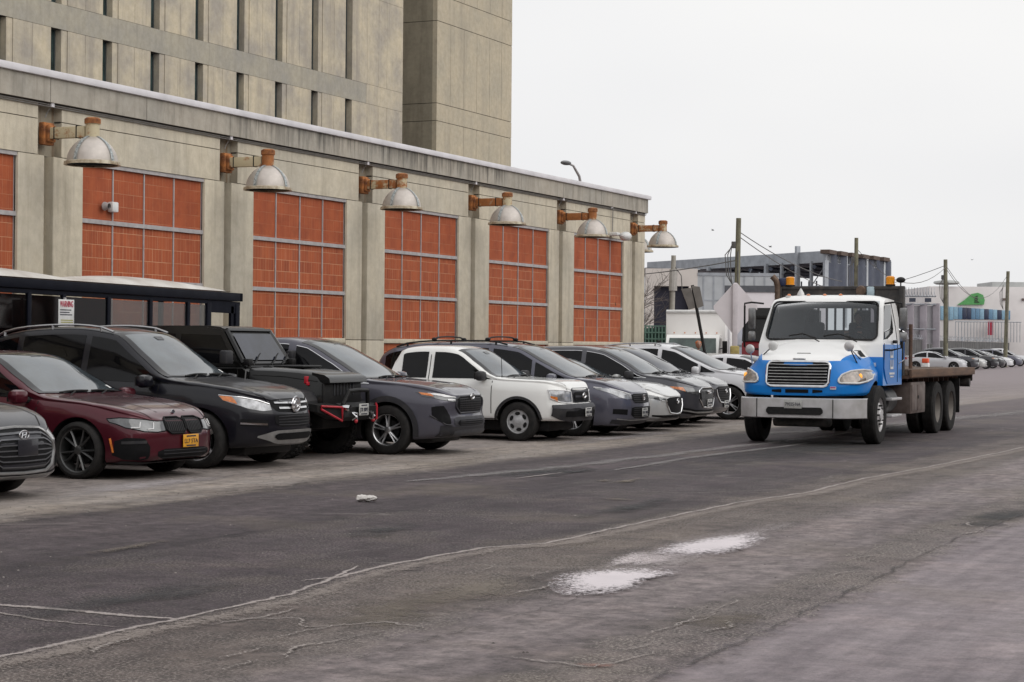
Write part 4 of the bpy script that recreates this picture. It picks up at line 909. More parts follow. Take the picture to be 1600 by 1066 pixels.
for sg in (-1, 1): m2 = MB(); m2.ball(HB.proj((0, sg*1.0, 1.165), 'x', .012), .042, 12, 0, (.5, .8, 1.2)); m2.build('indicator', [emis('lit_indicator', (1, .42, .07), .8)], t)
fp_('lower_vent', [MESHM], [('p', [(0, .885, .945), (.20, .885, .945)], 0, .008)], False)
fp_('lower_vent', [MESHM], [('p', [(.27, .885, .945), (.44, .90, .935)], 0, .008)])
m2 = MB(); c0 = HB.proj((0, .0, 1.445), 'x', .012)
m2.box(c0+Vector((-.02, -.11, -.018)), c0+Vector((.008, .11, .022)), 0, .006); m2.box(c0+Vector((.006, -.09, -.006)), c0+Vector((.012, .09, .010)), 1)
c1 = HB.proj((.62, 0, 0), 'z', .004); m2.tube([HB.proj((.66, y, 0), 'z', .004) for y in (-.12, -.06, 0, .06, .12)], .006, 5, 1); m2.build('hood_badge', [CHR, BLK], t)
m2 = MB(); c0 = HB.proj((0, .62, .975), 'x', .012); m2.box(c0+Vector((-.01, -.05, -.025)), c0+Vector((.004, .05, .025)), 0); m2.box(c0+Vector((0, -.045, 0)), c0+Vector((.007, .045, .018)), 1); m2.build('sticker', [WHT, mat('pink_ink', (.55,.05,.25), .5)], t)
m2 = MB()   # air intake mesh on the driver side hood flank
HB.patch(m2, [[(x, 1.0, z) for z in (1.50, 1.56, 1.61)] for x in (-.10, 0, .1, .2)], 'y', .006, 0)
m2.build('hood_vent', [MESHM], t)
# bumper with three plates, centre slot
m2 = MB(); SL = []
def bsec(y): 
    a = abs(y); x = 1.20-.02*(a/.7)**2 if a < .72 else 1.18-.75*((a-.72)/.5)**1.8
    return x
ys = [-1.05+2.17*k/32 for k in range(33)]
prof = [(.0, .455), (.045, .47), (.05, .62), (.045, .785), (.0, .80)]
m2.grid([[(bsec(y)+dx, y, z) for dx, z in prof] for y in ys], 0); m2.grid([[(bsec(y)-.05, y, .80), (bsec(y), y, .80)] for y in ys], 0); m2.grid([[(bsec(y)-.05, y, .455), (bsec(y), y, .455)] for y in ys], 0)
for sg in (-1, 1): m2.tube([(bsec(.66)+.052, sg*.66, .47), (bsec(.66)+.052, sg*.66, .785)], .008, 4, 1)
m2.build('bumper', [STEEL, BLK], t)
m2 = MB(); m2.prism([(-.45, .52), (-.49, .56), (-.49, .60), (-.46, .645), (.46, .645), (.49, .60), (.49, .56), (.45, .52)], 'x', 1.20, 1.262, 0); m2.build('bumper_slot', [BLK], t)
text_plate('number_plate', '79025-NA', PLW, .31, .15, t, (1.272, -.02, .70), .08, INK)
# cab shell
def cy(z): return 1.12-.10*max(0, (z-1.7))/.8
prof = [(-.42, 1.00), (-.40, 1.70), (-.44, 1.76), (-.60, 2.05), (-.80, 2.42), (-.90, 2.53), (-1.02, 2.585), (-1.3, 2.61), (-1.72, 2.59), (-1.86, 2.50), (-1.90, 2.2), (-1.90, 1.00)]
def cabmesh(name, inset, mats):
    mb = MB(); nY = 12; rows = []
    cx, cz = -1.15, 1.8
    for j in range(nY+1):
        f = -1+2*j/nY; row = []
        for x, z in prof:
            x2 = cx+(x-cx)*(1-inset/.72); z2 = cz+(z-cz)*(1-inset/.80)
            y = f*(cy(z2)-inset)
            e = 1-max(0, abs(f)-.78)/.22*.5 if z2 > 2.4 else 1
            if z2 > 2.4: z2 = z2-(abs(f)**6)*.07
            row.append((x2+(.09*(1-f*f) if x > -1.1 and z > 1.6 else 0)*(1 if inset == 0 else 1), y, z2))
        rows.append(row)
    k = len(prof); vs = [p for r_ in rows for p in r_]
    fs = [(i*k+j, (i+1)*k+j, (i+1)*k+(j+1) % k, i*k+(j+1) % k) for i in range(nY) for j in range(k)]+[list(range(k)), list(range(nY*k+k-1, nY*k-1, -1))]
    mb.add(vs, fs, 0, True)
    for i, f in enumerate(mb.f):
        c_ = [sum(mb.v[q][a] for q in f)/len(f) for a in range(3)]
    return mb.mesh(name, mats)
INT = mat('cab_interior', (.07,.075,.085), .8, ns=9)
cab = cabmesh('cab', 0, [T_CAB, INT]); inn = cabmesh('inner', .055, [INT])
def rr(x0, z0, x1, z1, r_, n=5):
    out = []
    for cx, cz, a0 in ((x1-r_, z1-r_, 0), (x0+r_, z1-r_, 90), (x0+r_, z0+r_, 180), (x1-r_, z0+r_, 270)):
        for k in range(n+1): a = R(a0+90*k/n); out.append((cx+r_*math.cos(a), cz+r_*math.sin(a)))
    return out
WS = [((y*(1.0 if z < 2.1 else .955)), z) for y, z in rr(-1.0, 1.80, 1.0, 2.475, .10)]
cw = MB(); cw.prism(WS, 'x', -1.0, .6); 
SWP = [(-.86, 2.40), (-1.30, 2.43), (-1.36, 2.38), (-1.44, 2.0), (-1.40, 1.93), (-.98, 1.82), (-.62, 1.80), (-.60, 1.84)]
cs = MB(); cs.prism(SWP, 'y', -2, 2); cr = MB(); cr.prism(rr(-.62, 1.98, .62, 2.38, .05), 'x', -2.2, -1.6)
cabm = boolean(cab, [inn, cw.mesh('c', [BLK]), cs.mesh('c', [BLK]), cr.mesh('c', [BLK])], 'cab')
cabo = link('cab', cabm, t)
# blue door skins with seams
for sg in (-1, 1):
    m2 = MB(); ol = [(-.45, 1.02), (-.45, 1.70), (-1.86, 1.70), (-1.86, 1.02)]
    ol = [(-.50, 1.30), (-.50, 1.715), (-1.86, 1.715), (-1.86, 1.02), (-.75, 1.02), (-.62, 1.12)]
    m2.prism([(x, z) for x, z in ol], 'y', sg*1.085, sg*1.128, 0); m2.build('door_panel', [T_BL], t)
    m2 = MB(); m2.tube([(-1.50, sg*1.131, 1.05), (-1.50, sg*1.131, 1.72), (-1.52, sg*(cy(2.1)+.004), 2.1), (-1.42, sg*(cy(2.5)), 2.48)], .006, 4)
    m2.tube([(-.46, sg*1.131, 1.45), (-.46, sg*1.131, 1.74)], .006, 4); m2.build('door_seam', BLK, t)
    m2 = MB(); m2.box((-1.40, sg*1.10, 1.74), (-1.22, sg*1.16, 1.80), 0, .015); m2.build('door_handle', BLK, t)
    m2 = MB(); m2.prism([(a, b) for a, b in SWP], 'y', sg*(cy(2.1)-.035), sg*(cy(2.1)-.03), 0); m2.build('side_window', [clearglass('side_glass', (.35,.38,.38), .8)], t)
    m2 = MB(); m2.tube([(-1.62, sg*1.12, 2.0), (-1.64, sg*1.22, 1.95), (-1.66, sg*1.22, 1.45), (-1.60, sg*1.13, 1.38)], .014, 6); m2.build('grab_handle', CHR, t)
# lettering on the doors
for sg in (1, -1):
    m2 = MB(); text_mb(m2, 'E', .34, (-1.05, sg*1.135, 1.56), (0, 0, 1), (sg*1, 0, 0), 0, .17); text_mb(m2, 'E', .34, (-1.05, sg*1.135, 1.36), (0, 0, 1), (sg*1, 0, 0), 0, .17)
    m2.box((-1.25, sg*1.13, 1.19), (-.85, sg*1.136, 1.225), 0); m2.box((-1.18, sg*1.13, 1.14), (-.92, sg*1.136, 1.165), 0); m2.build('door_lettering', [WHT], t)
    m2 = MB(); text_mb(m2, '106', .10, HB.proj((-.30, sg*1.1, 1.36), 'y', .008), (-sg*1, 0, 0), (0, 0, 1), 0, .2); m2.build('fender_number', [WHT], t)
# windscreen
m2 = MB(); g = []
for i in range(9):
    z = lerp(1.79, 2.49, i/8); row = []
    px_ = lin([(1.70, -.40), (1.76, -.44), (2.05, -.60), (2.42, -.80), (2.53, -.90)], z)
    for j in range(13):
        f = -.93+1.86*j/12; row.append((px_+.09*(1-f*f)-.012, f*cy(z), z))
    g.append(row)
m2.grid(g, 0); m2.build('windscreen', [clearglass('truck_windscreen', (.58,.62,.64), .84, .02, (.15,.175,.20), .5)], t, fix=False)
m2 = MB(); m2.tube([(p[0]+.03, p[1], p[2]) for p in [((lin([(1.76, -.44), (2.05, -.60), (2.42, -.80), (2.53, -.90)], z)+.09*(1-(y/cy(z))**2)), y, z) for y, z in WS+[WS[0]]]], .018, 6, 0); m2.build('windscreen_seal', BLK, t)
m2 = MB()
for ya, yb in ((-.55, -.05), (.08, .62)): m2.tube([(-.30, yb, 1.82), (-.34, lerp(ya, yb, .5), 1.90), (-.33, ya, 1.86)], .014, 5); m2.tube([(-.24, yb+.08, 1.76), (-.31, lerp(ya, yb, .6), 1.89)], .010, 5)
m2.build('wiper', BLK, t)
# inside the cab
m2 = MB(); m2.box((-.95, -1.0, 1.55), (-.50, 1.0, 1.80), 0, .04); m2.build('dashboard', INT, t)
for y in (-.5, .48):
    m2 = MB(); m2.box((-1.62, y-.26, 1.2), (-1.15, y+.26, 1.42), 0, .05); m2.box((-1.68, y-.26, 1.35), (-1.52, y+.26, 2.12), 0, .05); m2.box((-1.66, y-.13, 2.12), (-1.55, y+.13, 2.34), 0, .04); m2.build('seat', INT, t)
m2 = MB(); m2.lathe([(.215+.016*math.cos(a), .016*math.sin(a)) for a in [k*math.pi/4 for k in range(9)]], 24); R_ = Matrix.Rotation(R(-35), 3, 'Y'); m2.v = [tuple(R_@Vector(v)+Vector((-.98, .48, 1.80))) for v in m2.v]; m2.build('steering_wheel', BLK, t)
m2 = MB(); m2.box((-1.70, -1.0, 1.75), (-1.66, -.62, 2.5), 0); P8 = [(-.62, -.95, 1.80), (-.53, -.38, 1.80), (-.90, -.30, 2.42), (-.96, -.88, 2.42)]; m2.add(P8+[(x-.03, y, z) for x, y, z in P8], [(0,1,2,3), (7,6,5,4), (0,1,5,4), (1,2,6,5), (2,3,7,6), (3,0,4,7)], 0); m2.build('reflection_board', mat('reflection_black', (.006,.006,.007), .9), t)  # black boards added inside the cab for the windscreen's dark reflection
# roof lamps
for y in (-.76, -.40, -.10, .19):
    m2 = MB(); m2.ball((-1.0, y+.02, 2.60), .036, 10, 0, (1, 1, .7)); m2.box((-1.06, y-.03, 2.56), (-.94, y+.07, 2.59), 1, .01); m2.build('marker_light', [AMB, WHT], t)
m2 = MB(); m2.lathe([(.07, 0), (.06, .05), (.03, .10), (.012, .13), (.001, .14)], 14, c=(-1.1, -.55, 2.59)); m2.build('antenna_dome', WHT, t)
# mirrors
MIRC = mat('worn_mirror_back', (.36,.36,.36), .35, .8, ns=3, dcol=(.08,.08,.08))
for sg in (-1, 1):
    m2 = MB(); m2.tube([(-.62, sg*1.10, 2.44), (-.52, sg*1.30, 2.46), (-.50, sg*1.42, 2.44), (-.50, sg*1.42, 2.36)], .018, 6); m2.tube([(-.50, sg*1.42, 2.4), (-.50, sg*1.42, 1.66), (-.52, sg*1.25, 1.62), (-.55, sg*1.12, 1.62)], .018, 6); m2.build('mirror_bracket', BLK, t)
    m2 = MB(); m2.box((-.50, (sg*1.365+.1)-.065, 1.98), (-.40, (sg*1.365+.1)+.065, 2.36), 0, .03); m2.box((-.51, (sg*1.365+.1)-.06, 2.0), (-.495, (sg*1.365+.1)+.06, 2.34), 1); m2.build('mirror', [MIRC, BLK], t)
    m2 = MB(); m2.box((-.50, (sg*1.365+.1)-.065, 1.77), (-.40, (sg*1.365+.1)+.065, 1.94), 0, .035); m2.build('convex_mirror', [MIRC], t)
    y0 = -.93 if sg < 0 else .90
    b = HB.proj((.55, y0, 0), 'z', 0); e = Vector((.72, (-.53 if sg < 0 else .80), 1.68))
    m2 = MB(); m2.tube([b, e], .010, 6, 1); m2.tube([HB.proj((.3, y0, 0), 'z', 0), lerp(b, e, .9)], .008, 6, 1)
    m2.lathe([(.001, .03), (.05, .027), (.078, .012), (.086, 0), (.082, -.01), (.001, -.012)], 24, c=tuple(e), axis='x', m=0); m2.build('hood_mirror', [WHT if sg < 0 else STEEL, BLK], t)
m2 = MB(); m2.tube([HB.proj((.45, -.98, 0), 'z', 0), (.70, -.94, 1.58)], .01, 6, 1); m2.lathe([(.001, .03), (.05, .027), (.075, .012), (.082, 0), (.001, -.012)], 20, c=(.70, -.95, 1.62), axis='x', m=0); m2.build('hood_mirror', [STEEL, STEEL], t)
# exhaust stack
m2 = MB(); m2.tube([(-1.93, -1.22, 1.0), (-1.93, -1.22, 2.5), (-1.93, -1.22, 2.78), (-1.92, -1.25, 2.90), (-1.90, -1.32, 2.98)], [.058]*5, 12, 0); m2.build('exhaust_stack', STACK, t)
# chassis
m2 = MB()
for sg in (-1, 1): m2.box((-8.1, sg*.36, .72), (1.0, sg*.44, 1.0), 0)
m2.box((.2, -.42, .45), (.95, .42, .8), 0, .05); m2.tube([(0, -.95, .50), (0, .95, .50)], .06, 8); m2.box((.60, -.5, .30), (.85, .5, .46), 0, .05)
for x in (-4.95, -6.27): m2.tube([(x, -.9, .5), (x, .9, .5)], .08, 8); m2.ball((x, 0, .5), .24, 12)
m2.build('chassis', FRAMEM, t)
m2 = MB(); m2.lathe([(.001, -.35), (.22, -.35), (.24, -.33), (.24, .33), (.22, .35), (.001, .35)], 24, c=(-1.6, .80, .72), axis='x'); m2.build('fuel_tank', mat('dull_tank', (.10,.10,.10), .5, .5, ns=5), t)
m2 = MB()
for z, x in ((.42, 0), (.72, .03)): m2.box((-1.95, .82, z), (-1.15, 1.12, z+.05), 0, .01)
m2.build('cab_step', STEEL, t)
m2 = MB(); m2.box((-3.75, .70, .45), (-2.5, 1.16, 1.03), 0, .015); m2.box((-3.70, 1.158, .50), (-3.02, 1.172, .98), 0, .006); m2.box((-2.98, 1.158, .50), (-2.55, 1.172, .98), 0, .006); m2.box((-3.10, 1.17, .72), (-3.04, 1.185, .78), 1); m2.build('tool_box', [BOXM, BLK], t)
m2 = MB(); m2.box((-3.75, -1.16, .45), (-2.5, -.70, 1.03), 0, .015); m2.build('tool_box', [BOXM], t)
# bed
m2 = MB(); m2.box((-8.35, -1.20, 1.10), (-2.15, 1.20, 1.16), 0)
for sg in (-1, 1):
    m2.box((-8.35, sg*1.20, 1.12), (-2.15, sg*1.25, 1.27), 1, .006)
for k in range(12): x = -2.4-k*.48; m2.box((x, -1.0, 1.0), (x-.07, 1.0, 1.10), 0)
m2.build('bed_frame', [RUSTB, WOODR], t)
m2 = MB()
for k in range(12): y = -1.19+k*.199; m2.box((-8.33, y, 1.165), (-2.17, y+.185, 1.262+.005*(k % 3)), 0)
m2.build('bed_deck', WOOD, t)
m2 = MB()  # headboard with barred window
x0, x1 = -2.03, -1.95
m2.box((x0, -1.22, 1.16), (x1, 1.12, 1.95), 0); m2.box((x0, -1.22, 1.95), (x1, -.55, 2.42), 0); m2.box((x0, .72, 1.95), (x1, 1.12, 2.42), 0); m2.box((x0, -1.22, 2.42), (x1, 1.12, 2.78), 0)
m2.box((x0-.03, -1.24, 2.73), (x1+.03, 1.14, 2.79), 0, .01)
for yy in (-1.22, 1.06): m2.box((x0-.04, yy, 1.16), (x1+.04, yy+.08, 2.77), 0, .01)
for k in range(8): y = -.46+k*.16; m2.box((x0+.02, y-.018, 1.95), (x0+.05, y+.018, 2.42), 0)
m2.build('headboard', FRAMEM, t)
for x in (-2.45,): 
    for y in (1.16,): m2 = MB(); m2.tube([(x, y, 1.28), (x, y, 2.1)], .035, 8); m2.build('stake_post', RUSTB, t)
for y in (-1.0, .88):
    m2 = MB(); m2.lathe([(.085, 0), (.085, .03), (.078, .035), (.082, .15), (.06, .17), (.001, .175)], 18, c=(-1.99, y, 2.80), m=0); m2.lathe([(.09, 0), (.09, .03), (.001, .03)], 18, c=(-1.99, y, 2.79), m=1); m2.build('beacon', [mat('amber_beacon', (.80,.30,.015), .25, ns=8, coat=.6), BLK], t)
m2 = MB(); m2.tube([(-1.99, 1.07, 2.78), (-1.99, 1.07, 2.86)], .012, 6); m2.ball((-1.99, 1.07, 2.90), .085, 14, 0, (1, 1, .65)); m2.build('round_mirror', BLK, t)
m2 = MB(); m2.lathe([(.001, .04), (.085, .04), (.10, 0), (.09, -.06), (.001, -.08)], 18, c=(-1.90, .36, 2.70), axis='x', m=0); m2.box((-1.96, .46, 2.60), (-1.9, .60, 2.78), 1, .02); m2.build('work_lamp', [STACK, mat('pale_cover', (.4,.5,.55), .5)], t)
m2 = MB(); m2.box((-2.02, -1.22, 2.79), (-1.95, -1.06, 2.95), 0, .03); m2.build('horn', [mat('navy_plastic', (.02,.03,.08), .5)], t)
for sg in (-1, 1): m2 = MB(); m2.box((-6.95, sg*.62, .35), (-6.92, sg*1.2, 1.05), 0); m2.build('mud_flap', BLK, t)
m2 = MB(); m2.box((-8.35, -1.2, .98), (-8.33, 1.2, 1.2), 0); m2.lathe([(.001, -.1), (.09, -.1), (.09, .1), (.001, .1)], 14, c=(-8.05, 1.1, .95), axis='y'); m2.tube([(-7.8, -.9, .6), (-7.8, .9, .6)], .04, 6); m2.build('rear_beam', FRAMEM, t)
for sg in (-1, 1):
    m2 = MB(); m2.box((-8.43, sg*.8, 1.02), (-8.405, sg*1.05, 1.12), 0); m2.build('tail_light', REDL, t)
# wheels: dished steel
def truck_wheel(r, wd, front):
    tb = MB(); h = wd/2; rim = .29
    tb.lathe([(rim, -h*.8), (rim*1.04, -h*.95), (r*.8, -h*1.03), (r*.95, -h*.92), (r, -h*.7), (r, -h*.38), (r*.985, -h*.36), (r*.985, -h*.3), (r, -h*.28), (r, h*.28), (r*.985, h*.3), (r*.985, h*.36), (r, h*.38), (r, h*.7), (r*.95, h*.92), (r*.8, h*1.03), (rim*1.04, h*.95), (rim, h*.8)], 44, axis='y')
    mb = MB(); s = 1 if front else -1
    mb.lathe([(rim, h*.82), (rim*1.03, h*.86), (rim*.97, h*.7), (rim*.93, h*(.0 if not front else .45)), (rim*.8, h*(-.35 if not front else .62)), (rim*.45, h*(-.35 if not front else .82)), (.11, h*(-.3 if not front else .85)), (.10, h*(.2 if not front else 1.05)), (.001, h*(.25 if not front else 1.1))], 36, axis='y')
    for k in range(10):
        a = 2*math.pi*k/10; yy = h*(-.32 if not front else .74); mb.lathe([(.001, .04), (.016, .04), (.018, 0)], 6, c=(math.cos(a)*.165, yy, math.sin(a)*.165), axis='y', m=1)
    for k in range(5):
        a = 2*math.pi*(k+.3)/5; mb.lathe([(.001, .012), (.03, .008)], 10, c=(math.cos(a)*.215, h*(-.35 if not front else .6), math.sin(a)*.215), axis='y', m=1)
    return tb.mesh('wheel', TYRE), mb.mesh('rim', [STEEL if front else mat('dusty_wheel', (.22,.20,.18), .7, .2, ns=6), BLK])
fwp = truck_wheel(.505, .27, True); rwp = truck_wheel(.505, .25, False)
for y in (-1.0, 1.06): place_wheel(fwp, 0, y, .505, t, R(1))
for x in (-4.95, -6.27):
    for y in (-1.05, 1.05, -.75, .75):
        if abs(y) > .9: place_wheel(rwp, x, y, .505, t)
        else:
            o = place_wheel(rwp, x, y, .505, t)
# driver
J = {'pelvis': ((-1.42, .48, 1.45), (.15, .13)), 'belly': ((-1.45, .48, 1.62), (.15, .12)), 'chest': ((-1.46, .48, 1.82), (.17, .12)), 'neck0': ((-1.45, .48, 1.98), .07), 'neck': ((-1.43, .48, 2.06), .055),
     'sl': ((-1.44, .65, 1.94), .07), 'el': ((-1.30, .74, 1.70), .05), 'wl': ((-1.10, .62, 1.86), .035), 'hl': ((-1.03, .60, 1.90), .03),
     'sr': ((-1.44, .31, 1.94), .07), 'er': ((-1.30, .22, 1.70), .05), 'wr': ((-1.10, .34, 1.86), .035), 'hr': ((-1.03, .36, 1.90), .03),
     'kl': ((-1.02, .60, 1.42), .075), 'kr': ((-1.02, .36, 1.42), .075), 'fl': ((-.92, .60, 1.10), .05), 'fr': ((-.92, .36, 1.10), .05)}
bones = [('pelvis','belly'),('belly','chest'),('chest','neck0'),('neck0','neck'),('chest','sl'),('sl','el'),('el','wl'),('wl','hl'),('chest','sr'),('sr','er'),('er','wr'),('wr','hr'),('pelvis','kl'),('pelvis','kr'),('kl','fl'),('kr','fr')]
dm = figure('person', J, bones, [CLO, SKIN], lambda c: 1 if (c.x > -1.12 and c.z > 1.6) or c.z > 2.02 else 0)
hm = MB()
for v in dm.vertices: pass
hb = MB(); head_shape(hb, (-1.41, .48, 2.19), 1, 1.0, 1)
hb.add([v.co for v in dm.vertices], [list(p.vertices) for p in dm.polygons], 0, True); k0 = len(hb.m)-len(dm.polygons)
for i, p in enumerate(dm.polygons): hb.m[k0+i] = p.material_index
for hx, hy in ((-1.03, .60), (-1.03, .36)):
    for q in range(4): hb.tube([(hx, hy-.03+.02*q, 1.91), (hx+.05, hy-.03+.02*q, 1.945), (hx+.075, hy-.03+.02*q, 1.92), (hx+.06, hy-.03+.02*q, 1.89)], [.010, .009, .008, .006], 6, 1)
    hb.tube([(hx-.01, hy+(.03 if hy < .48 else -.03), 1.90), (hx+.03, hy+(.045 if hy < .48 else -.045), 1.93)], .009, 6, 1)
do = hb.build('person', [CLO, SKIN, INK]); do.location = (-8.90, 31.3, 0); do.rotation_euler = (0, 0, R(-89)); do.scale = (.957,)*3
tag(do, 'driver in dark clothes sitting behind the windscreen of the blue truck', 'person')
m2 = MB(); m2.ball((-1.425, .48, 2.215), .112, 14, 0, (.95, .82, .98)); hh = m2.build('hair', HAIR, do)
# ---------------------------------------------------------------- ground
def ground_mat():
    m, t, b = nmat('asphalt_and_concrete'); tc = t.nodes.new('ShaderNodeTexCoord'); ob = tc.outputs['Object']
    sp = t.nodes.new('ShaderNodeSeparateXYZ'); t.links.new(ob, sp.inputs[0])
    n1 = noise(t, .35, 3, ob); n2 = noise(t, 2.5, 5, ob, .65); n3 = noise(t, 1.0, 6, ob, .65, (2.6, .20, 1)); gr = noise(t, 5, 12, ob, .82)
    x = math_(t, 'ADD', sp.outputs['X'], math_(t, 'ADD', math_(t, 'MULTIPLY', math_(t, 'SUBTRACT', n1, .5), .5), math_(t, 'MULTIPLY', math_(t, 'SUBTRACT', noise(t, 2.2, 9, ob, .72), .5), .75)))
    u = math_(t, 'DIVIDE', math_(t, 'ADD', x, 15), 15, True)
    r_ = t.nodes.new('ShaderNodeValToRGB'); t.links.new(u, r_.inputs[0]); e = r_.color_ramp.elements
    stops = [(-15, (.14,.122,.118)), (-13.0, (.25,.222,.205)), (-11.75, (.28,.245,.21)), (-11.2, (.19,.165,.145)), (-10.9, (.070,.057,.060)), (-9.7, (.086,.070,.077)), (-8.6, (.050,.040,.046)), (-7.4, (.058,.045,.053)), (-6.38, (.058,.046,.052)),
             (-6.2, (.092,.075,.072)), (-5.6, (.120,.099,.090)), (-5.0, (.115,.098,.093)), (-4.75, (.225,.195,.195)), (-3.95, (.215,.187,.188)), (-3.72, (.130,.112,.107)), (-3.3, (.138,.117,.115)), (-3.05, (.275,.240,.252)), (0, (.290,.255,.268))]
    while len(e) < len(stops): e.new(.5)
    for k, (xx, c) in enumerate(stops): e[k].position = (xx+15)/15; e[k].color = (*c, 1)
    col = r_.outputs[0]
    # long tyre-polished streaks, blotches, aggregate speckle
    col = mixc(t, ramp(t, n3, .40, .66), col, mixc(t, 1.0, col, (.60,.59,.61), 'MULTIPLY'))
    col = mixc(t, math_(t, 'MULTIPLY', ramp(t, noise(t, .8, 8, ob, .75), .50, .66), .6), col, mixc(t, 1.0, col, (1.42,1.36,1.30), 'MULTIPLY'))
    grain = ramp(t, gr, .40, .60, (.42,.41,.41), (1.55,1.51,1.49)); col = mixc(t, math_(t, 'SUBTRACT', .85, math_(t, 'MULTIPLY', math_(t, 'GREATER_THAN', x, -3.1), .42)), col, mixc(t, 1.0, col, grain, 'MULTIPLY'))
    spk = noise(t, 48, 4, ob, .75); agg = ramp(t, spk, .50, .60)
    mask = ramp(t, noise(t, .9, 6, ob, .65), .36, .56)
    mid = math_(t, 'MULTIPLY', math_(t, 'GREATER_THAN', x, -6.25), math_(t, 'LESS_THAN', x, -4.8)); lane = math_(t, 'MULTIPLY', math_(t, 'GREATER_THAN', x, -8.6), math_(t, 'LESS_THAN', x, -4.8)); band = math_(t, 'MULTIPLY', math_(t, 'GREATER_THAN', x, -3.78), math_(t, 'LESS_THAN', x, -3.16))
    am = math_(t, 'ADD', math_(t, 'MULTIPLY', math_(t, 'ADD', math_(t, 'ADD', math_(t, 'MULTIPLY', lane, .32), math_(t, 'MULTIPLY', mid, .35)), band), mask), .10, True)
    col = mixc(t, math_(t, 'MULTIPLY', agg, am), col, (.37,.325,.295))
    drk = ramp(t, noise(t, 66, 4, ob, .75), .55, .64)
    col = mixc(t, math_(t, 'MULTIPLY', drk, math_(t, 'ADD', math_(t, 'MULTIPLY', am, .75), .22)), col, (.022,.020,.020))
    dusty = math_(t, 'MULTIPLY', ramp(t, x, 0, 1), 0); pk = math_(t, 'MULTIPLY', math_(t, 'LESS_THAN', x, -11.2), ramp(t, noise(t, .7, 8, ob, .75, (1, .6, 1)), .46, .62)); col = mixc(t, math_(t, 'MULTIPLY', pk, .55), col, (.36,.325,.305))
    # worn brown sandy tint patches
    col = mixc(t, math_(t, 'MULTIPLY', ramp(t, noise(t, .45, 4, ob, .6), .52, .70), .30), col, (.20,.165,.12))
    # hairline cracks with pale dust
    vo = t.nodes.new('ShaderNodeTexVoronoi'); vo.feature = 'DISTANCE_TO_EDGE'; vo.inputs['Scale'].default_value = .33
    mp = t.nodes.new('ShaderNodeMapping'); mp.inputs['Scale'].default_value = (1.3, .8, 1); wv = N(t, 'TexNoise', Scale=1.4, Detail=5); t.links.new(ob, wv.inputs['Vector'])
    vv = t.nodes.new('ShaderNodeVectorMath'); vv.operation = 'MULTIPLY_ADD'; vv.inputs[1].default_value = (.9, .9, 0); t.links.new(wv.outputs[1], vv.inputs[0]); t.links.new(ob, vv.inputs[2])
    t.links.new(vv.outputs[0], mp.inputs[0]); t.links.new(mp.outputs[0], vo.inputs['Vector'])
    ck = ramp(t, vo.outputs[0], .0, .012, (1,1,1), (0,0,0)); ck = math_(t, 'MULTIPLY', ck, ramp(t, noise(t, .5, 3, ob), .50, .60))
    col = mixc(t, math_(t, 'MULTIPLY', ck, .32), col, (.30,.27,.25))
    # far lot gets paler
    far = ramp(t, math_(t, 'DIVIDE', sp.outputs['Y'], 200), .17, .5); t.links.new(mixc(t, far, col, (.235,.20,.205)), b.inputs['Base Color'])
    t.links.new(math_(t, 'ADD', math_(t, 'MULTIPLY', n2, .25), .62), b.inputs['Roughness'])
    b.inputs['Specular IOR Level'].default_value = .3
    bp = N(t, 'Bump', Strength=.8, Distance=.014); t.links.new(math_(t, 'ADD', spk, math_(t, 'MULTIPLY', n2, 1.2)), bp.inputs['Height']); t.links.new(bp.outputs[0], b.inputs['Normal'])
    return m
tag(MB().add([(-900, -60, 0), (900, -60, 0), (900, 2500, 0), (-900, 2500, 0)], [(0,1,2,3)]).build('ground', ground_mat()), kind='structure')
def decal_mat(name, col, dens, scale, rough=.8, hard=.10, stretch=None, op=1.0, lf=1.1, amp=1.1):
    m, t, b = nmat(name); out = t.nodes['Material Output']; uv = t.nodes.new('ShaderNodeUVMap'); sp = t.nodes.new('ShaderNodeSeparateXYZ'); t.links.new(uv.outputs[0], sp.inputs[0])
    nz = noise(t, scale, 7, rough=.75, stretch=stretch); b.inputs['Roughness'].default_value = rough
    t.links.new(mixc(t, noise(t, 3, 4), col, tuple(c*.72 for c in col)), b.inputs['Base Color'])
    f = math_(t, 'SUBTRACT', math_(t, 'ADD', math_(t, 'ADD', math_(t, 'MULTIPLY', nz, amp), dens), math_(t, 'MULTIPLY', math_(t, 'SUBTRACT', noise(t, 1.3, 5, rough=.7), .5), lf)), sp.outputs['Y']); f = ramp(t, f, .5-hard, .5+hard)
    f = math_(t, 'MULTIPLY', f, op); tr = t.nodes.new('ShaderNodeBsdfTransparent'); mxs = t.nodes.new('ShaderNodeMixShader'); t.links.new(f, mxs.inputs[0]); t.links.new(tr.outputs[0], mxs.inputs[1]); t.links.new(b.outputs[0], mxs.inputs[2]); t.links.new(mxs.outputs[0], out.inputs[0])
    return m
def decal(name, rows, m, z):
    """rows of (x, y, edge 0..1)"""
    k = len(rows[0]); me = bpy.data.meshes.new(name); me.from_pydata([(p[0], p[1], z) for r_ in rows for p in r_], [], [(i*k+j, i*k+j+1, (i+1)*k+j+1, (i+1)*k+j) for i in range(len(rows)-1) for j in range(k-1)])
    me.materials.append(m); uv = me.uv_layers.new(name='UVMap'); fl = [p for r_ in rows for p in r_]
    for lp in me.loops: uv.data[lp.index].uv = (0, fl[lp.vertex_index][2])
    bm = bmesh.new(); bm.from_mesh(me); bmesh.ops.recalc_face_normals(bm, faces=bm.faces)
    if bm.faces[0:1] and bm.faces[:][0].normal.z < 0: bmesh.ops.reverse_faces(bm, faces=bm.faces)
    bm.to_mesh(me); bm.free()
    o = bpy.data.objects.new(name, me); C.objects.link(o); return tag(o, kind='structure')
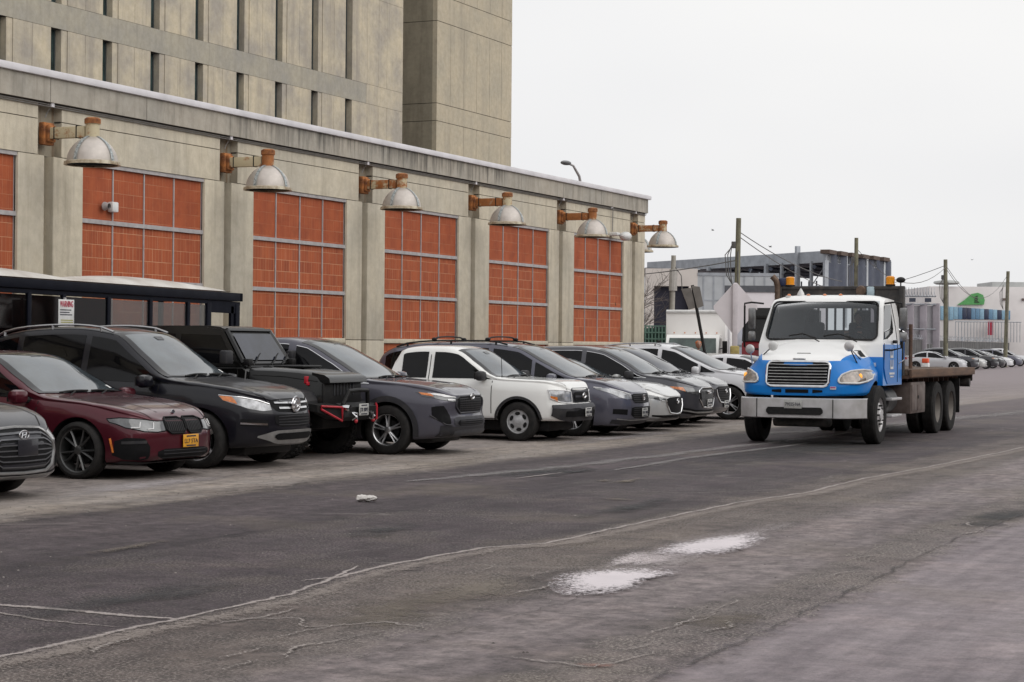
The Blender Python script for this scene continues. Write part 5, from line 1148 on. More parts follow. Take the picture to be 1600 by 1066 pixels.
def streak(name, pts, wd, m, z, jit=.03, asym=1.0):
    rnd = random.Random(len(pts)*7+int(wd*100)); P = dense([(a, b, 0) for a, b in pts], 10); rows = []
    for i, p in enumerate(P):
        q0, q1 = Vector(P[max(i-1, 0)]), Vector(P[min(i+1, len(P)-1)]); t_ = (q1-q0).normalized(); nrm = Vector((t_.y, -t_.x, 0)); c_ = Vector(p)+nrm*rnd.uniform(-jit, jit)
        taper = min(1, i/4, (len(P)-1-i)/4); wdt = wd*(.35+.65*taper)
        rows.append([tuple((c_+nrm*wdt*s*(asym if s > 0 else 1)).to_2d())+(abs(s),) for s in (-1, -.6, -.25, 0, .25, .6, 1)])
    return decal(name, rows, m, z)
def blotch(name, c, ax, bx, m, z, ang=0, n=36, wob=.18, seed=3):
    rnd = random.Random(seed); ph = [rnd.uniform(0, 6.28) for _ in range(4)]; rows = []
    for j in range(9):
        r_ = j/8; row = []
        for i in range(n+1):
            a = 2*math.pi*i/n; w_ = 1+wob*(math.sin(2*a+ph[0])+.6*math.sin(3*a+ph[1])+.4*math.sin(5*a+ph[2])); x, y = ax*r_*w_*math.cos(a), bx*r_*w_*math.sin(a)
            row.append((c[0]+x*math.cos(ang)-y*math.sin(ang), c[1]+x*math.sin(ang)+y*math.cos(ang), r_))
        rows.append(row)
    return decal(name, rows, m, z)
DUST = decal_mat('pale_dust', (.42,.37,.35), -.15, 46, hard=.2, op=.9, lf=1.2, amp=2.2); DUST3 = decal_mat('scattered_dust', (.34,.29,.26), -.80, 60, hard=.12, op=.7, lf=.8, amp=3.0); DUST2 = decal_mat('thin_dust', (.38,.335,.31), -.32, 46, hard=.2, op=.75, lf=1.2, amp=2.2); SALT = decal_mat('white_salt', (.74,.68,.70), -.02, 34, hard=.16, lf=.4, amp=2.5); SALT2 = decal_mat('salt_grains', (.62,.56,.56), -.42, 48, hard=.12, lf=.6, amp=2.8)
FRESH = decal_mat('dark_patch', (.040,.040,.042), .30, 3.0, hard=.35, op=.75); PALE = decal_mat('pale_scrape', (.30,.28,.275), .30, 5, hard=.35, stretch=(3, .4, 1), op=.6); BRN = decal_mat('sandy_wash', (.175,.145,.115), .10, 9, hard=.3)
crack = [(-6.33,3.5),(-6.33,7.64),(-6.31,8.34),(-6.33,8.66),(-6.3,9.15),(-6.31,9.63),(-6.31,10.36),(-6.48,11.2),(-6.53,12.02),(-6.5,12.75),(-6.44,13.51),(-6.16,14.0),(-6.15,15.34),(-6.12,16.86),(-6.08,18.64),(-5.84,20.36),(-5.87,22.66),(-5.69,25.62),(-5.52,29.71),(-5.4,36)]
streak('crack_dust', crack, .046, DUST, .004, .018); streak('crack_dust', [(a+.16, b) for a, b in crack], .34, DUST3, .008, .03)
streak('crack_dust', [(-9.5,9.3),(-7.57,9.14),(-7.02,9.15),(-6.63,9.12),(-6.3,9.15)], .06, DUST, .0045, .012); streak('crack_dust', [(-8.3,8.85),(-7.5,8.9),(-6.9,8.75),(-6.4,8.72)], .04, DUST2, .0046, .01)
streak('crack_dust', [(-6.61,11.01),(-6.51,11.26),(-6.69,11.93)], .03, DUST, .0047, .01)
streak('crack_dust', [(-6.3,9.15),(-5.7,9.5),(-5.5,9.2),(-5.2,9.6),(-4.9,9.5)], .028, DUST2, .0048, .02)
streak('crack_dust', [(-6.0,21.0),(-6.9,19.6),(-7.6,19.5),(-8.4,18.7)], .03, DUST2, .0049, .02)
def outline(name, pts, m, z, k=9, sub=4):
    cx, cy_ = sum(p[0] for p in pts)/len(pts), sum(p[1] for p in pts)/len(pts); rnd = random.Random(len(pts)); P = dense([(a, b, 0) for a, b in pts+[pts[0]]], sub); P = [(p[0]+rnd.uniform(-.012, .012), p[1]+rnd.uniform(-.03, .03)) for p in P[:-1]]; P.append(P[0])
    return decal(name, [[(cx+(p[0]-cx)*q/k, cy_+(p[1]-cy_)*q/k, q/k) for p in P] for q in range(k+1)], m, z)
outline('road_salt', [(-4.89,11.25),(-5.16,11.75),(-5.20,12.13),(-5.13,12.46),(-4.95,12.7),(-4.70,12.78),(-4.50,12.7),(-4.48,12.4),(-4.55,12.13),(-4.42,11.54),(-4.50,11.2),(-4.71,11.05)], SALT, .0175)
outline('road_salt', [(-5.10,13.6),(-5.23,14.22),(-5.18,14.75),(-5.06,15.2),(-4.94,15.7),(-4.68,15.3),(-4.54,14.33),(-4.6,13.85),(-4.82,13.5)], SALT, .0180)
outline('road_salt', [(-5.1,12.3),(-5.3,13.1),(-5.35,13.9),(-5.0,14.1),(-4.8,13.2)], SALT2, .0083); outline('road_salt', [(-4.95,12.5),(-5.15,13.1),(-5.2,13.8),(-4.9,14.1),(-4.75,13.2)], SALT2, .0084)
outline('road_salt', [(-4.96,11.1),(-5.35,12.1),(-5.50,13.44),(-5.58,15.07),(-5.45,16.9),(-5.16,18.3),(-4.87,19),(-4.66,16.04),(-4.42,14.28),(-4.37,12.53),(-4.35,11.2),(-4.6,10.7)], decal_mat('salt_haze', (.54,.48,.48), -.62, 60, hard=.10, op=.55, lf=.6, amp=3.0), .0087)
outline('road_dust', [(-5.78,10.64),(-5.88,11.74),(-5.79,13.15),(-5.11,12.16),(-4.74,10.87),(-5.04,10.07),(-5.19,9.27)], decal_mat('brown_dust', (.26,.22,.18), -.70, 50, hard=.10, op=.6, lf=.6, amp=3.0), .0089)
outline('road_stain', [(-3.87,8.65),(-3.75,8.93),(-3.4,9.01),(-3.27,8.76),(-3.57,8.5)], decal_mat('red_tint', (.30,.15,.12), .12, 30, hard=.15, op=.6), .009)
outline('road_dust', [(-12.8,15.2),(-13.3,17.0),(-13.4,21),(-12.6,22),(-11.9,19),(-11.7,15.0),(-12,13.5)], decal_mat('parking_salt', (.46,.42,.42), .22, 9, hard=.25, op=.7), .0046)
outline('road_dust', [(-12.6,24),(-12.9,29),(-12.8,36),(-12,38),(-11.6,33),(-11.5,26)], bpy.data.materials['parking_salt'], .0048)
streak('crack_dust', [(-4.1,8.8),(-3.85,8.77),(-3.56,8.71),(-3.46,9.3)], .02, DUST2, .0092, .02)
streak('road_stain', [(-3.2,7.5),(-3.2,8.48),(-3.18,10.21),(-3.19,11.54),(-3.25,13.63),(-3.32,16.2),(-3.23,18.71)], .05, decal_mat('dark_seam', (.05,.045,.045), -.25, 30, hard=.2, op=.5, amp=1.8), .0093, .03)
streak('road_stain', [(-4.72,8.2),(-4.66,10),(-4.62,11.1)], .035, bpy.data.materials['dark_seam'], .0094, .03); streak('road_stain', [(-10.95,10),(-10.8,14),(-11.1,18.2),(-11.4,22),(-11.7,26),(-11.3,31)], .05, bpy.data.materials['dark_seam'], .0095, .06)
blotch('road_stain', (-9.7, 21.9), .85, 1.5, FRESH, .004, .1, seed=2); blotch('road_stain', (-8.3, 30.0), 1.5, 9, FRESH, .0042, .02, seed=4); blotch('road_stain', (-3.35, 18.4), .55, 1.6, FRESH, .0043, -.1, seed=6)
streak('road_scrape', [(-10.3,19.5),(-9.8,23),(-9.6,27),(-9.3,33),(-9.2,44)], .30, PALE, .0088, .06); streak('road_scrape', [(-9.0,22.6),(-9.1,26),(-8.8,31)], .16, PALE, .0089, .03)
streak('road_scrape', [(-9.45,20.6),(-9.38,21.9)], .05, DUST, .0091, .01); streak('road_scrape', [(-10.6,33),(-9.8,37),(-8.9,46),(-8.0,60)], .7, PALE, .0090, .1)
blotch('road_stain', (-5.4, 10.2), .7, 1.9, BRN, .0047, 0, seed=12); blotch('road_stain', (-3.5, 10.6), .45, 1.3, BRN, .0049, 0, seed=13)
rnd = random.Random(21)
for k in range(26):
    x_, y_ = (rnd.uniform(-3.75, -3.2), rnd.uniform(8.8, 20)) if k < 16 else (rnd.uniform(-6.1, -4.9), rnd.uniform(7.5, 12)); a_ = rnd.uniform(-.5, .5); l_ = rnd.uniform(.25, .8)
    streak('crack_dust', [(x_, y_), (x_+a_*l_*.4, y_+l_*.5), (x_+a_*l_*.2+rnd.uniform(-.08, .08), y_+l_)], rnd.uniform(.012, .035), DUST2, .0096+k*.00004, .02)
for k in range(9): blotch('road_stain', (rnd.uniform(-9.6, -4.9), rnd.uniform(9, 26)), rnd.uniform(.12, .45), rnd.uniform(.4, 1.6), FRESH if k % 2 else BRN, .0107+k*.0001, 0, seed=30+k)
# gravel, grit and the crushed cup
mb = MB(); rnd = random.Random(5)
for k in range(1500):
    if k < 1100: x, y = rnd.gauss(-11.7, .7), rnd.uniform(12, 40)
    else: x, y = rnd.uniform(-10, -3), rnd.uniform(9, 30)
    r_ = rnd.uniform(.004, .011)*(1.4 if k % 17 == 0 else 1); c_ = [(x+r_*math.cos(a)*rnd.uniform(.7, 1.2), y+r_*math.sin(a)*rnd.uniform(.7, 1.2), 0) for a in (0, 1.3, 2.5, 3.8, 5.1)]
    mb.add(c_+[(x, y, r_*.45)], [(i, (i+1) % 5, 5) for i in range(5)], rnd.choice((0, 0, 1)))
tag(mb.build('gravel', [mat('dark_grit', (.05,.045,.04), .9), mat('pale_grit', (.34,.31,.28), .9)]), kind='stuff')
mb = MB(); n = 16; rows = []
for i in range(9):
    u = i/8; r_ = lerp(.045, .034, u)*(1 if 0 < i < 8 else .2); rows.append([(-9.45+u*.20, 16.80+u*.07+math.cos(2*math.pi*j/n)*r_*(1.15+.2*math.sin(j*2.1+i)), .036+math.sin(2*math.pi*j/n)*r_*(.72+.25*math.sin(i*1.9+j))) for j in range(n+1)])
mb.grid(rows, 0); o = mb.build('crushed_cup', mat('white_paper', (.66,.63,.60), .7, ns=30, dirt=.25)); tag(o, 'crushed white paper cup lying in the middle of the near road', 'cup')
# ---------------------------------------------------------------- concrete
def concrete(name, c1, c2, streakc=None, s_amt=.5, panel=0, topdark=None, drip=(5, 5, .35)):
    m, t, b = nmat(name); tc = t.nodes.new('ShaderNodeTexCoord'); ob = tc.outputs['Object']
    n1 = noise(t, .55, 5, ob, .6); n2 = noise(t, 4, 7, ob, .7); n3 = noise(t, 1, 5, ob, .65, drip)
    col = mixc(t, ramp(t, n1, .36, .64), c1, c2); col = mixc(t, ramp(t, n2, .38, .72), col, mixc(t, 1., col, (.80,.79,.77), 'MULTIPLY'))
    if streakc: col = mixc(t, math_(t, 'MULTIPLY', ramp(t, n3, .50, .70), s_amt), col, streakc)
    if topdark:
        sp = t.nodes.new('ShaderNodeSeparateXYZ'); t.links.new(ob, sp.inputs[0]); zr = ramp(t, math_(t, 'DIVIDE', math_(t, 'SUBTRACT', sp.outputs['Z'], topdark[0]), topdark[1]-topdark[0]), 0, 1)
        d = math_(t, 'MULTIPLY', ramp(t, math_(t, 'ADD', noise(t, 1, 5, ob, .7, (7, 7, .5)), math_(t, 'MULTIPLY', zr, .22)), .55, .78), .8); col = mixc(t, math_(t, 'MULTIPLY', d, ramp(t, noise(t, .25, 3, ob), .42, .6)), col, (.045,.042,.038))
    t.links.new(col, b.inputs['Base Color']); b.inputs['Roughness'].default_value = .88; b.inputs['Specular IOR Level'].default_value = .25
    bp = N(t, 'Bump', Strength=.45, Distance=.015); t.links.new(math_(t, 'ADD', noise(t, 14, 6, ob, .7), n2), bp.inputs['Height']); t.links.new(bp.outputs[0], b.inputs['Normal'])
    return m
CONC = concrete('pilaster_concrete', (.60,.54,.425), (.50,.46,.38), (.30,.265,.21), .5)
CONF = concrete('fascia_concrete', (.43,.39,.33), (.35,.33,.29), (.18,.165,.14), .6, topdark=(5.55, 6.1), drip=(4, 4, .5))
CONS = concrete('slab_concrete', (.53,.465,.345), (.35,.32,.275), (.25,.225,.195), .65, drip=(1.6, 1.6, .10)); CONB = concrete('band_concrete', (.38,.35,.28), (.31,.295,.26), (.24,.22,.185), .5)
CONT = concrete('tower_concrete', (.47,.41,.305), (.40,.36,.28), (.27,.245,.20), .5, drip=(1.2, 1.2, .08))
RST = concrete('stained_concrete', (.36,.32,.25), (.27,.24,.19), (.15,.075,.025), .85, drip=(11, 11, .3))
def tile_mat():
    m, t, b = nmat('red_tile'); tc = t.nodes.new('ShaderNodeTexCoord'); ob = tc.outputs['Object']; sp = t.nodes.new('ShaderNodeSeparateXYZ'); t.links.new(ob, sp.inputs[0])
    cb = t.nodes.new('ShaderNodeCombineXYZ'); t.links.new(sp.outputs['Y'], cb.inputs[0]); t.links.new(sp.outputs['Z'], cb.inputs[1])
    def br(w_, h_, off, mort):
        k = N(t, 'TexBrick', Scale=1.0); k.offset = off; k.squash = 1; k.inputs['Brick Width'].default_value = w_; k.inputs['Row Height'].default_value = h_; k.inputs['Mortar Size'].default_value = mort; k.inputs['Mortar Smooth'].default_value = .3
        k.inputs['Color1'].default_value = (.41,.108,.046,1); k.inputs['Color2'].default_value = (.25,.064,.034,1); k.inputs['Mortar'].default_value = (.60,.34,.20,1); k.inputs['Bias'].default_value = -.1; t.links.new(cb.outputs[0], k.inputs['Vector']); return k
    a = br(.30, .235, .5, .006); c = br(.10, .235, 0, .004)
    nz = noise(t, 1.1, 4, ob, .6); hi = ramp(t, math_(t, 'ADD', sp.outputs['Z'], math_(t, 'MULTIPLY', nz, .8)), .0, 1)
    top = math_(t, 'GREATER_THAN', sp.outputs['Z'], 3.68)
    plain = mixc(t, ramp(t, noise(t, 3, 5, ob, .6), .35, .65), (.37,.095,.042), (.275,.070,.035))
    col = mixc(t, .45, a.outputs[0], c.outputs[0])
    fade = math_(t, 'MULTIPLY', math_(t, 'ADD', math_(t, 'MULTIPLY', top, .55), math_(t, 'MULTIPLY', ramp(t, nz, .40, .62), .45), True), .92)
    col = mixc(t, fade, col, plain); col = mixc(t, math_(t, 'MULTIPLY', ramp(t, noise(t, 1, 4, ob, .6, (5, 5, .5)), .5, .75), .35), col, (.40,.12,.05))
    col = mixc(t, math_(t, 'MULTIPLY', ramp(t, noise(t, 7, 5, ob, .7), .55, .8), .35), col, (.13,.045,.028))
    t.links.new(col, b.inputs['Base Color']); b.inputs['Roughness'].default_value = .75; b.inputs['Specular IOR Level'].default_value = .15
    bp = N(t, 'Bump', Strength=.35, Distance=.01); bp.invert = True; t.links.new(a.outputs[1], bp.inputs['Height']); t.links.new(bp.outputs[0], b.inputs['Normal'])
    return m
TILE = tile_mat(); ALU = mat('weathered_aluminium', (.42,.40,.40), .65, .1, ns=7, dirt=.15); COP = mat('white_coping', (.68,.66,.68), .45, .1, ns=2, dirt=.12); DARKJ = mat('joint_shadow_gap', (.05,.045,.04), .9)
# ---------------------------------------------------------------- low building with tile bays
t = thing('low_building', 'long low concrete building with red tile bays and a white coping behind the parked cars', 'building', (-20.75, 26.01, 0))
FX = 0
y0, y1 = -27.4, 28.52; PB = 5.478; NB = [-5, -4, -3, -2, -1, 0, 1, 2, 3, 4, 5]
def part(mb, name, mats, par=None, **k): return mb.build(name, mats, par or t, **k)
def L(o): return o  # local coordinates: x out of the wall, y along it, z up
mb = MB(); mb.box((-12, y0, 6.02), (.16, y1+.12, 6.14), 0, .01); part(mb, 'coping', [COP])
mb = MB(); Y = y0
k = 0
edges = [y0]+[PB*i+.10 for i in range(-4, 6)]+[y1]
ed2 = []
for a, b_ in zip(edges, edges[1:]): ed2 += [a, (a+b_)/2]
ed2.append(y1)
for a, b_ in zip(ed2, ed2[1:]): mb.box((-.35, a+.008, 5.61), (.10, b_-.008, 6.02), 0)
mb.box((-.35, y0, 5.60), (.06, y1, 6.015), 1); mb.box((-11.9, y1-.4, 5.6), (-.36, y1+.04, 6.015), 0); part(mb, 'fascia', [CONF, DARKJ])
mb = MB()
for i in NB:
    ya, yb = PB*i+.53, PB*(i+1)-.10
    if i == 5: yb = y1
    if i == 5: ya, yb = PB*5+.53, y1
    mb.box((-.4, ya, 5.325), (.0, yb, 5.598), 0); mb.box((-.4, ya, 4.72), (.0, yb, 5.31), 0); mb.box((-.4, ya, 5.3), (-.03, yb, 5.33), 1)
part(mb, 'lintel', [CONC, DARKJ])
for i in NB: mb = MB(); mb.box((-.45, PB*i-.10, 4.72), (-.16, PB*i+.53, 5.598), 0); part(mb, 'lamp_recess', [RST])
for i in NB:
    mb = MB()
    for a, b_ in ((PB*i-.60, PB*i+.08), (PB*i+.32, PB*i+1.13)):
        if i == 5: b_ = min(b_, y1)
        for za, zb in ((0, 1.66), (1.672, 4.71)): mb.box((-.45, a, za), (0.0, b_, zb), 0, .012)
        mb.box((-.44, a+.01, 1.0), (-.012, b_-.01, 4.71), 2)
    mb.box((-.45, PB*i+.06, 0), (-.20, PB*i+.34, 4.715), 1)
    part(mb, 'pilaster', [CONC, RST, DARKJ])
for i in NB[:-1]:
    a, b_ = PB*i+1.13, PB*(i+1)-.60
    mb = MB(); mb.box((-.45, a, 0), (-.075, b_, 4.715), 0); pn = part(mb, 'tile_panel', [TILE])
    mb = MB(); w_ = (b_-a)/4
    mb.box((-.074, a, 4.65), (-.02, b_, 4.715), 0)
    for z in (3.65, 2.635): mb.box((-.074, a, z), (-.03, b_, z+.075), 0)
    for q in range(5):
        yy = a+w_*q; yy = min(max(yy, a+.02), b_-.02); mb.box((-.074, yy-.014, 1.72), (-.055, yy+.014, 4.65), 0)
    mb.box((-.074, b_-.03, 0), (-.055, b_-.002, 4.65), 1); mb.box((-.074, a+.002, 0), (-.055, a+.03, 4.65), 1)
    fr = mb.build('panel_frame', [ALU, DARKJ], pn)
    mb = MB(); mb.box((-.074, a, 1.60), (-.01, b_, 1.70), 0, .008); part(mb, 'sill', [CONC])
mb = MB(); mb.box((-12, y1-.01, 0), (-.45, y1+.0, 5.6), 0); mb.box((-.46, y1-.35, 0), (-.01, y1, 4.7), 0); mb.box((-12, y0, 5.9), (-.36, y1, 6.0), 0); part(mb, 'end_wall', [CONC])
mb = MB()
for dz, dx in ((5.575, .045), (5.545, .03)): mb.tube([(dx, y0, dz), (dx, y1, dz)], .009, 6)
for i in NB: mb.box((.0, PB*i+.16, 5.54), (.075, PB*i+.24, 5.64), 1); mb.tube([(.03, PB*i+.20, 5.55), (-.05, PB*i+.20, 5.45), (-.06, PB*i+.16, 5.36)], .010, 5, 0)
mb.tube([(.06, 25.6, 5.57), (.06, 25.9, 5.66), (.06, 26.3, 5.66)], .02, 6, 1); mb.tube([(.06, 25.75, 5.6), (.05, 25.75, 4.9)], .014, 6, 0)
part(mb, 'conduit', [mat('grey_conduit', (.24,.23,.22), .6), COP])
# wall lamps
def rust_mat():
    m, tt, b = nmat('rusting_enamel'); tc = tt.nodes.new('ShaderNodeTexCoord'); ob = tc.outputs['Object']; oi = tt.nodes.new('ShaderNodeObjectInfo')
    ad = tt.nodes.new('ShaderNodeVectorMath'); ad.operation = 'ADD'; cx = tt.nodes.new('ShaderNodeCombineXYZ'); tt.links.new(math_(tt, 'MULTIPLY', oi.outputs['Random'], 40), cx.inputs[0]); tt.links.new(ob, ad.inputs[0]); tt.links.new(cx.outputs[0], ad.inputs[1])
    n1 = noise(tt, 5, 6, ad.outputs[0], .7); f = ramp(tt, math_(tt, 'ADD', n1, math_(tt, 'MULTIPLY', math_(tt, 'SUBTRACT', oi.outputs['Random'], .5), .3)), .42, .56)
    rc = mixc(tt, noise(tt, 14, 5, ad.outputs[0]), (.46,.17,.04), (.16,.055,.022)); t_ = mixc(tt, f, (.52,.45,.30), rc); tt.links.new(t_, b.inputs['Base Color']); b.inputs['Roughness'].default_value = .75
    return m
RUST = rust_mat(); RUSTD = mat('heavy_rust', (.42,.16,.045), .85, ns=9, dcol=(.10,.035,.018), bump=.5); DOME = mat('grey_enamel_dome', (.56,.51,.47), .45, .2, ns=3, dirt=.3, dcol=(.36,.33,.29)); RIB = mat('pale_rib', (.50,.54,.54), .5, .2, ns=30, dirt=.5)
RIMM = mat('cream_rim', (.55,.50,.38), .5, .1, ns=8, dcol=(.2,.13,.07))
def make_lamp():
    l = thing('wall_lamp', '', 'lamp')
    mb = MB(); mb.box((-.02, -.13, -.19), (.10, .15, .19), 0, .02); mb.box((.10, -.09, -.14), (.16, .11, .14), 0, .015); mb.build('mounting_box', RUSTD, l)
    mb = MB(); mb.box((.16, -.06, -.09), (.88, .06, .10), 0, .012)
    for x in (.24, .70): mb.box((x, -.065, -.10), (x+.02, .065, .11), 1)
    mb.build('arm', [RUST, BLK], l)
    mb = MB(); mb.lathe([(0, .24), (.10, .235), (.135, .21), (.135, .13), (.115, .12), (.115, -.10), (.0, -.10)], 20, c=(1.0, 0, 0)); mb.m = [1 if sum(mb.v[k][2] for k in f)/len(f) > .125 else 0 for f in mb.f]; mb.build('lamp_cap', [RUST, RUSTD], l)
    mb = MB(); pr_ = [(.07, -.04)]+[(.425*math.sin(a)**1.18, -.52+.455*math.cos(a)) for a in [R(13+77*k/10) for k in range(11)]]
    mb.lathe(pr_, 40, c=(1.0, 0, 0)); mb.lathe([(.425, -.525), (.40, -.45), (.2, -.2)], 32, c=(1.0, 0, 0), m=2)
    for k in range(4):
        a = math.pi/2*k-.05; g = []
        for q in range(11): b_ = R(12+78*q/10); r_ = .436*math.sin(b_)**1.18; z = -.52+.468*math.cos(b_); g.append([(1+r_*math.cos(a+s/max(r_, .1)), r_*math.sin(a+s/max(r_, .1)), z) for s in (-.035, .0, .035)])
        mb.grid(g, 1)
    d = mb.build('dome', [DOME, RIB, BLK], l, fix=False); mb = MB(); mb.lathe([(.42, -.495), (.465, -.51), (.47, -.56), (.42, -.555)], 40, c=(1.0, 0, 0)); mb.build('rim', RIMM, d)
    return l
lp = make_lamp(); lpl = ['wall lamp with rusty cap, nearest the left edge of the photo', 'wall lamp over the tile bay right of the dark shelter, second from the left', 'wall lamp with orange bracket, third from the left', 'wall lamp third from the far corner of the low building', 'wall lamp beside the white camera, second from the far corner', 'very rusty wall lamp at the far corner of the low building']
lps = []
for i in range(-1, 6):
    if i == -1: continue
    o = lp if i == 0 else copy_tree(lp); o.location = (-20.80, 26.14+PB*i, 5.08); o['label'] = lpl[i]; o['group'] = 'dome lamps along the wall'; lps.append(o)
o = copy_tree(lp); o.location = (-21.6, 54.55, 5.05); o.rotation_euler = (0, 0, R(75)); o['label'] = 'wall lamp round the corner, mostly hidden by the end of the building'; o['group'] = 'dome lamps along the wall'
t2 = thing('security_camera', 'white dome camera under the lintel near the far corner', 'camera', (-20.7, 51.8, 4.75)); mb = MB(); mb.box((-.05, -.22, .02), (.22, .04, .12), 0, .03); mb.build('bracket', WHT, t2); mb = MB(); mb.ball((.32, .18, .02), .17, 16, 0, (1, 1.5, .8)); mb.build('housing', WHT, t2)
t2 = thing('flood_light', 'small white floodlight on the first full tile bay', 'lamp', (-20.9, 27.88, 3.97)); mb = MB(); mb.tube([(0, 0, 0), (.12, .02, 0)], .03, 8); mb.lathe([(0, .0), (.07, 0), (.08, .02), (.05, .12)], 12, c=(.13, -.12, 0), axis='x'); mb.build('bracket', ALU, t2); mb = MB(); mb.box((.10, .02, -.09), (.22, .2, .09), 0, .02); mb.build('housing', WHT, t2)
mb = MB(); rnd = random.Random(2)
for k in range(14): mb.ball((-20.88+rnd.uniform(-.01, .02), 52.3+rnd.gauss(0, .12), 2.9+rnd.gauss(0, .07)), rnd.uniform(.02, .06), 6)
tag(mb.build('ivy_tuft', mat('dark_moss', (.03,.03,.02), .9)), 'dark tuft of weeds growing from the last tile bay', 'plant')
# ---------------------------------------------------------------- tall slab building and tower behind
t = thing('slab_building', 'tall concrete slab building with narrow recessed windows rising behind the low building', 'building', (-43.4, 54.86, 0)); t2 = t
P3 = 2.99; ye = 81.3-54.86; ys_ = -11*P3
bands = [(7.8, 8.7), (12.70, 13.62), (17.67, 18.59), (22.6, 23.5)]
mb = MB(); mb.box((-18, ys_, 0), (-.36, ye, 24), 0); mb.build('core', [CONS], t)
for a, b_ in bands: mb = MB(); mb.box((-.33, ys_, a+.012), (.0, 22.9, b_-.012), 0); mb.box((-.33, 22.912, a+.012), (.0, ye, b_-.012), 2); mb.box((-.34, ys_, a-.0), (-.04, ye, b_), 1); mb.build('floor_band', [CONB, DARKJ, CONS], t)
rows_ = [(8.7, 12.7), (13.62, 17.67), (18.59, 22.6)]
mb = MB()
for a, b_ in rows_:
    for k in range(-11, 8):
        yy = P3*k; e0 = yy+.62
        if k < 7: segs = [(e0, e0+.32), (e0+.33, e0+1.34), (e0+1.355, yy+P3-.0)]
        else: segs = [(e0, 22.95), (22.965, 24.05), (24.065, 24.85), (24.865, ye)]
        for s0, s1 in segs: mb.box((-.33, s0, a), (-.0 if s1-s0 > .5 else -.03, s1-.0, b_), 0)
        if k < 7: mb.box((-.32, e0+.01, a), (-.05, yy+P3-.02, b_), 1)
        else: mb.box((-.32, e0+.01, a), (-.05, ye-.02, b_), 1)
mb.build('wall_panels', [CONS, DARKJ], t)
GG = glassy('green_glass', (.03,.05,.05), 1.5)
for a, b_ in rows_:
    for k in range(-11, 8):
        mb = MB(); mb.box((-.355, P3*k+.0, a), (-.31, P3*k+.62, b_), 0)
        for yy in (.02, .30, .58): mb.box((-.315, P3*k+yy-.02, a), (-.28, P3*k+yy+.03, b_), 1)
        mb.box((-.315, P3*k, a), (-.26, P3*k+.62, a+.08), 1); mb.build('window', [GG, mat('window_frame', (.06,.07,.07), .5) if 'WF_' not in globals() else WF_], t)
        if 'WF_' not in globals(): WF_ = bpy.data.materials['window_frame']
t = thing('tower', 'plain concrete tower with panel joints standing beside the slab building', 'building', (-43.4, 84.9, 0))
mb = MB(); mb.box((-14, .02, 0), (-.03, 8.82, 26), 1)
zs = [0, 3.9, 7.7, 8.62, 12.70, 13.58, 17.67, 18.98, 23.0, 26]
ys2 = [0, 1.51, 3.04, 4.54, 6.08, 7.55, 8.85]
for i, (za, zb) in enumerate(zip(zs, zs[1:])):
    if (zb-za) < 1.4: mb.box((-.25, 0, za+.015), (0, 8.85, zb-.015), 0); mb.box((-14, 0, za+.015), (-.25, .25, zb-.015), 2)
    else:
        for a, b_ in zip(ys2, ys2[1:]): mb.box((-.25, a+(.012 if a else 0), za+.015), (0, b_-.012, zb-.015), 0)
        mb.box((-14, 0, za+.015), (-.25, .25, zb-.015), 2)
mb.build('walls', [CONT, DARKJ, concrete('shaded_dirty_concrete', (.30,.27,.205), (.24,.215,.165), (.12,.10,.075), .6, drip=(1, 1, .1))], t)  # left face: shade and dirt both put into a darker concrete
# street lamp over the roof
t = thing('street_lamp', 'curved street lamp head showing above the coping of the low building', 'street lamp', (-26, 62.1, 0)); mb = MB(); mb.tube([(0, 0, 0), (0, 0, 7.0), (0, -.25, 7.5), (0, -.8, 7.82), (0, -1.3, 7.86)], [.09, .06, .05, .04, .04], 8); mb.build('pole', ALU, t); mb = MB(); mb.ball((0, -1.45, 7.86), .2, 12, 0, (.8, 1.6, .4)); mb.build('lamp_head', mat('lamp_head_grey', (.16,.16,.165), .5), t)
# ---------------------------------------------------------------- dark shelter
NAVY = mat('navy_metal', (.002,.003,.009), .6, 0, ns=5, spec=.15); ROOFW = mat('white_roof_panel', (.66,.65,.62), .5, ns=1.5, dirt=.2, dcol=(.42,.38,.34))
t = thing('shelter', 'long navy shelter with white curved roof and dark glass behind the black SUV', 'shelter', (-18.1, 28.0, 0)); t.rotation_euler = (R(-.55), 0, 0)
SL_ = -19.0
mb = MB(); mb.box((-.03, SL_, 2.29), (.05, 0, 2.43), 0, .01); mb.box((-1.6, SL_, 2.29), (-1.52, 0, 2.43), 0, .01); mb.box((-1.6, -.05, 2.29), (.05, .04, 2.43), 0, .01); mb.box((-.02, SL_, 2.22), (.02, 0, 2.28), 0); mb.build('fascia', NAVY, t)
for k in range(5):
    ya, yb = -4.05*k-.15, -4.05*(k+1)-.15; g = []
    for i in range(17):
        u = i/16; g.append([(-1.55+1.55*v, lerp(ya, yb, u), 2.43+.02+.17*math.sin(math.pi*u)**.55*math.sin(math.pi*min(1, max(0, v)))**.6) for v in [q/12 for q in range(13)]])
    mb = MB(); mb.grid(g, 0); mb.build('roof_panel', ROOFW, t)
posts = [0-.08, -.95, -1.55, -2.6, -3.7, -4.8, -5.6, -6.7, -7.8, -8.9, -10, -11.1, -12.2, -13.3, -14.4, -15.5, -16.6, -17.7, -18.9]
for y in posts:
    mb = MB(); w_ = .06 if y > -1 else .04; mb.box((-.03, y-w_, 0), (.03, y+w_, 2.24), 0, .006); mb.build('post', NAVY, t)
for y in (-.1, -4.8, -9.9, -15.5): mb = MB(); mb.box((-1.58, y-.04, 0), (-1.52, y+.04, 2.3), 0); mb.build('post', NAVY, t)
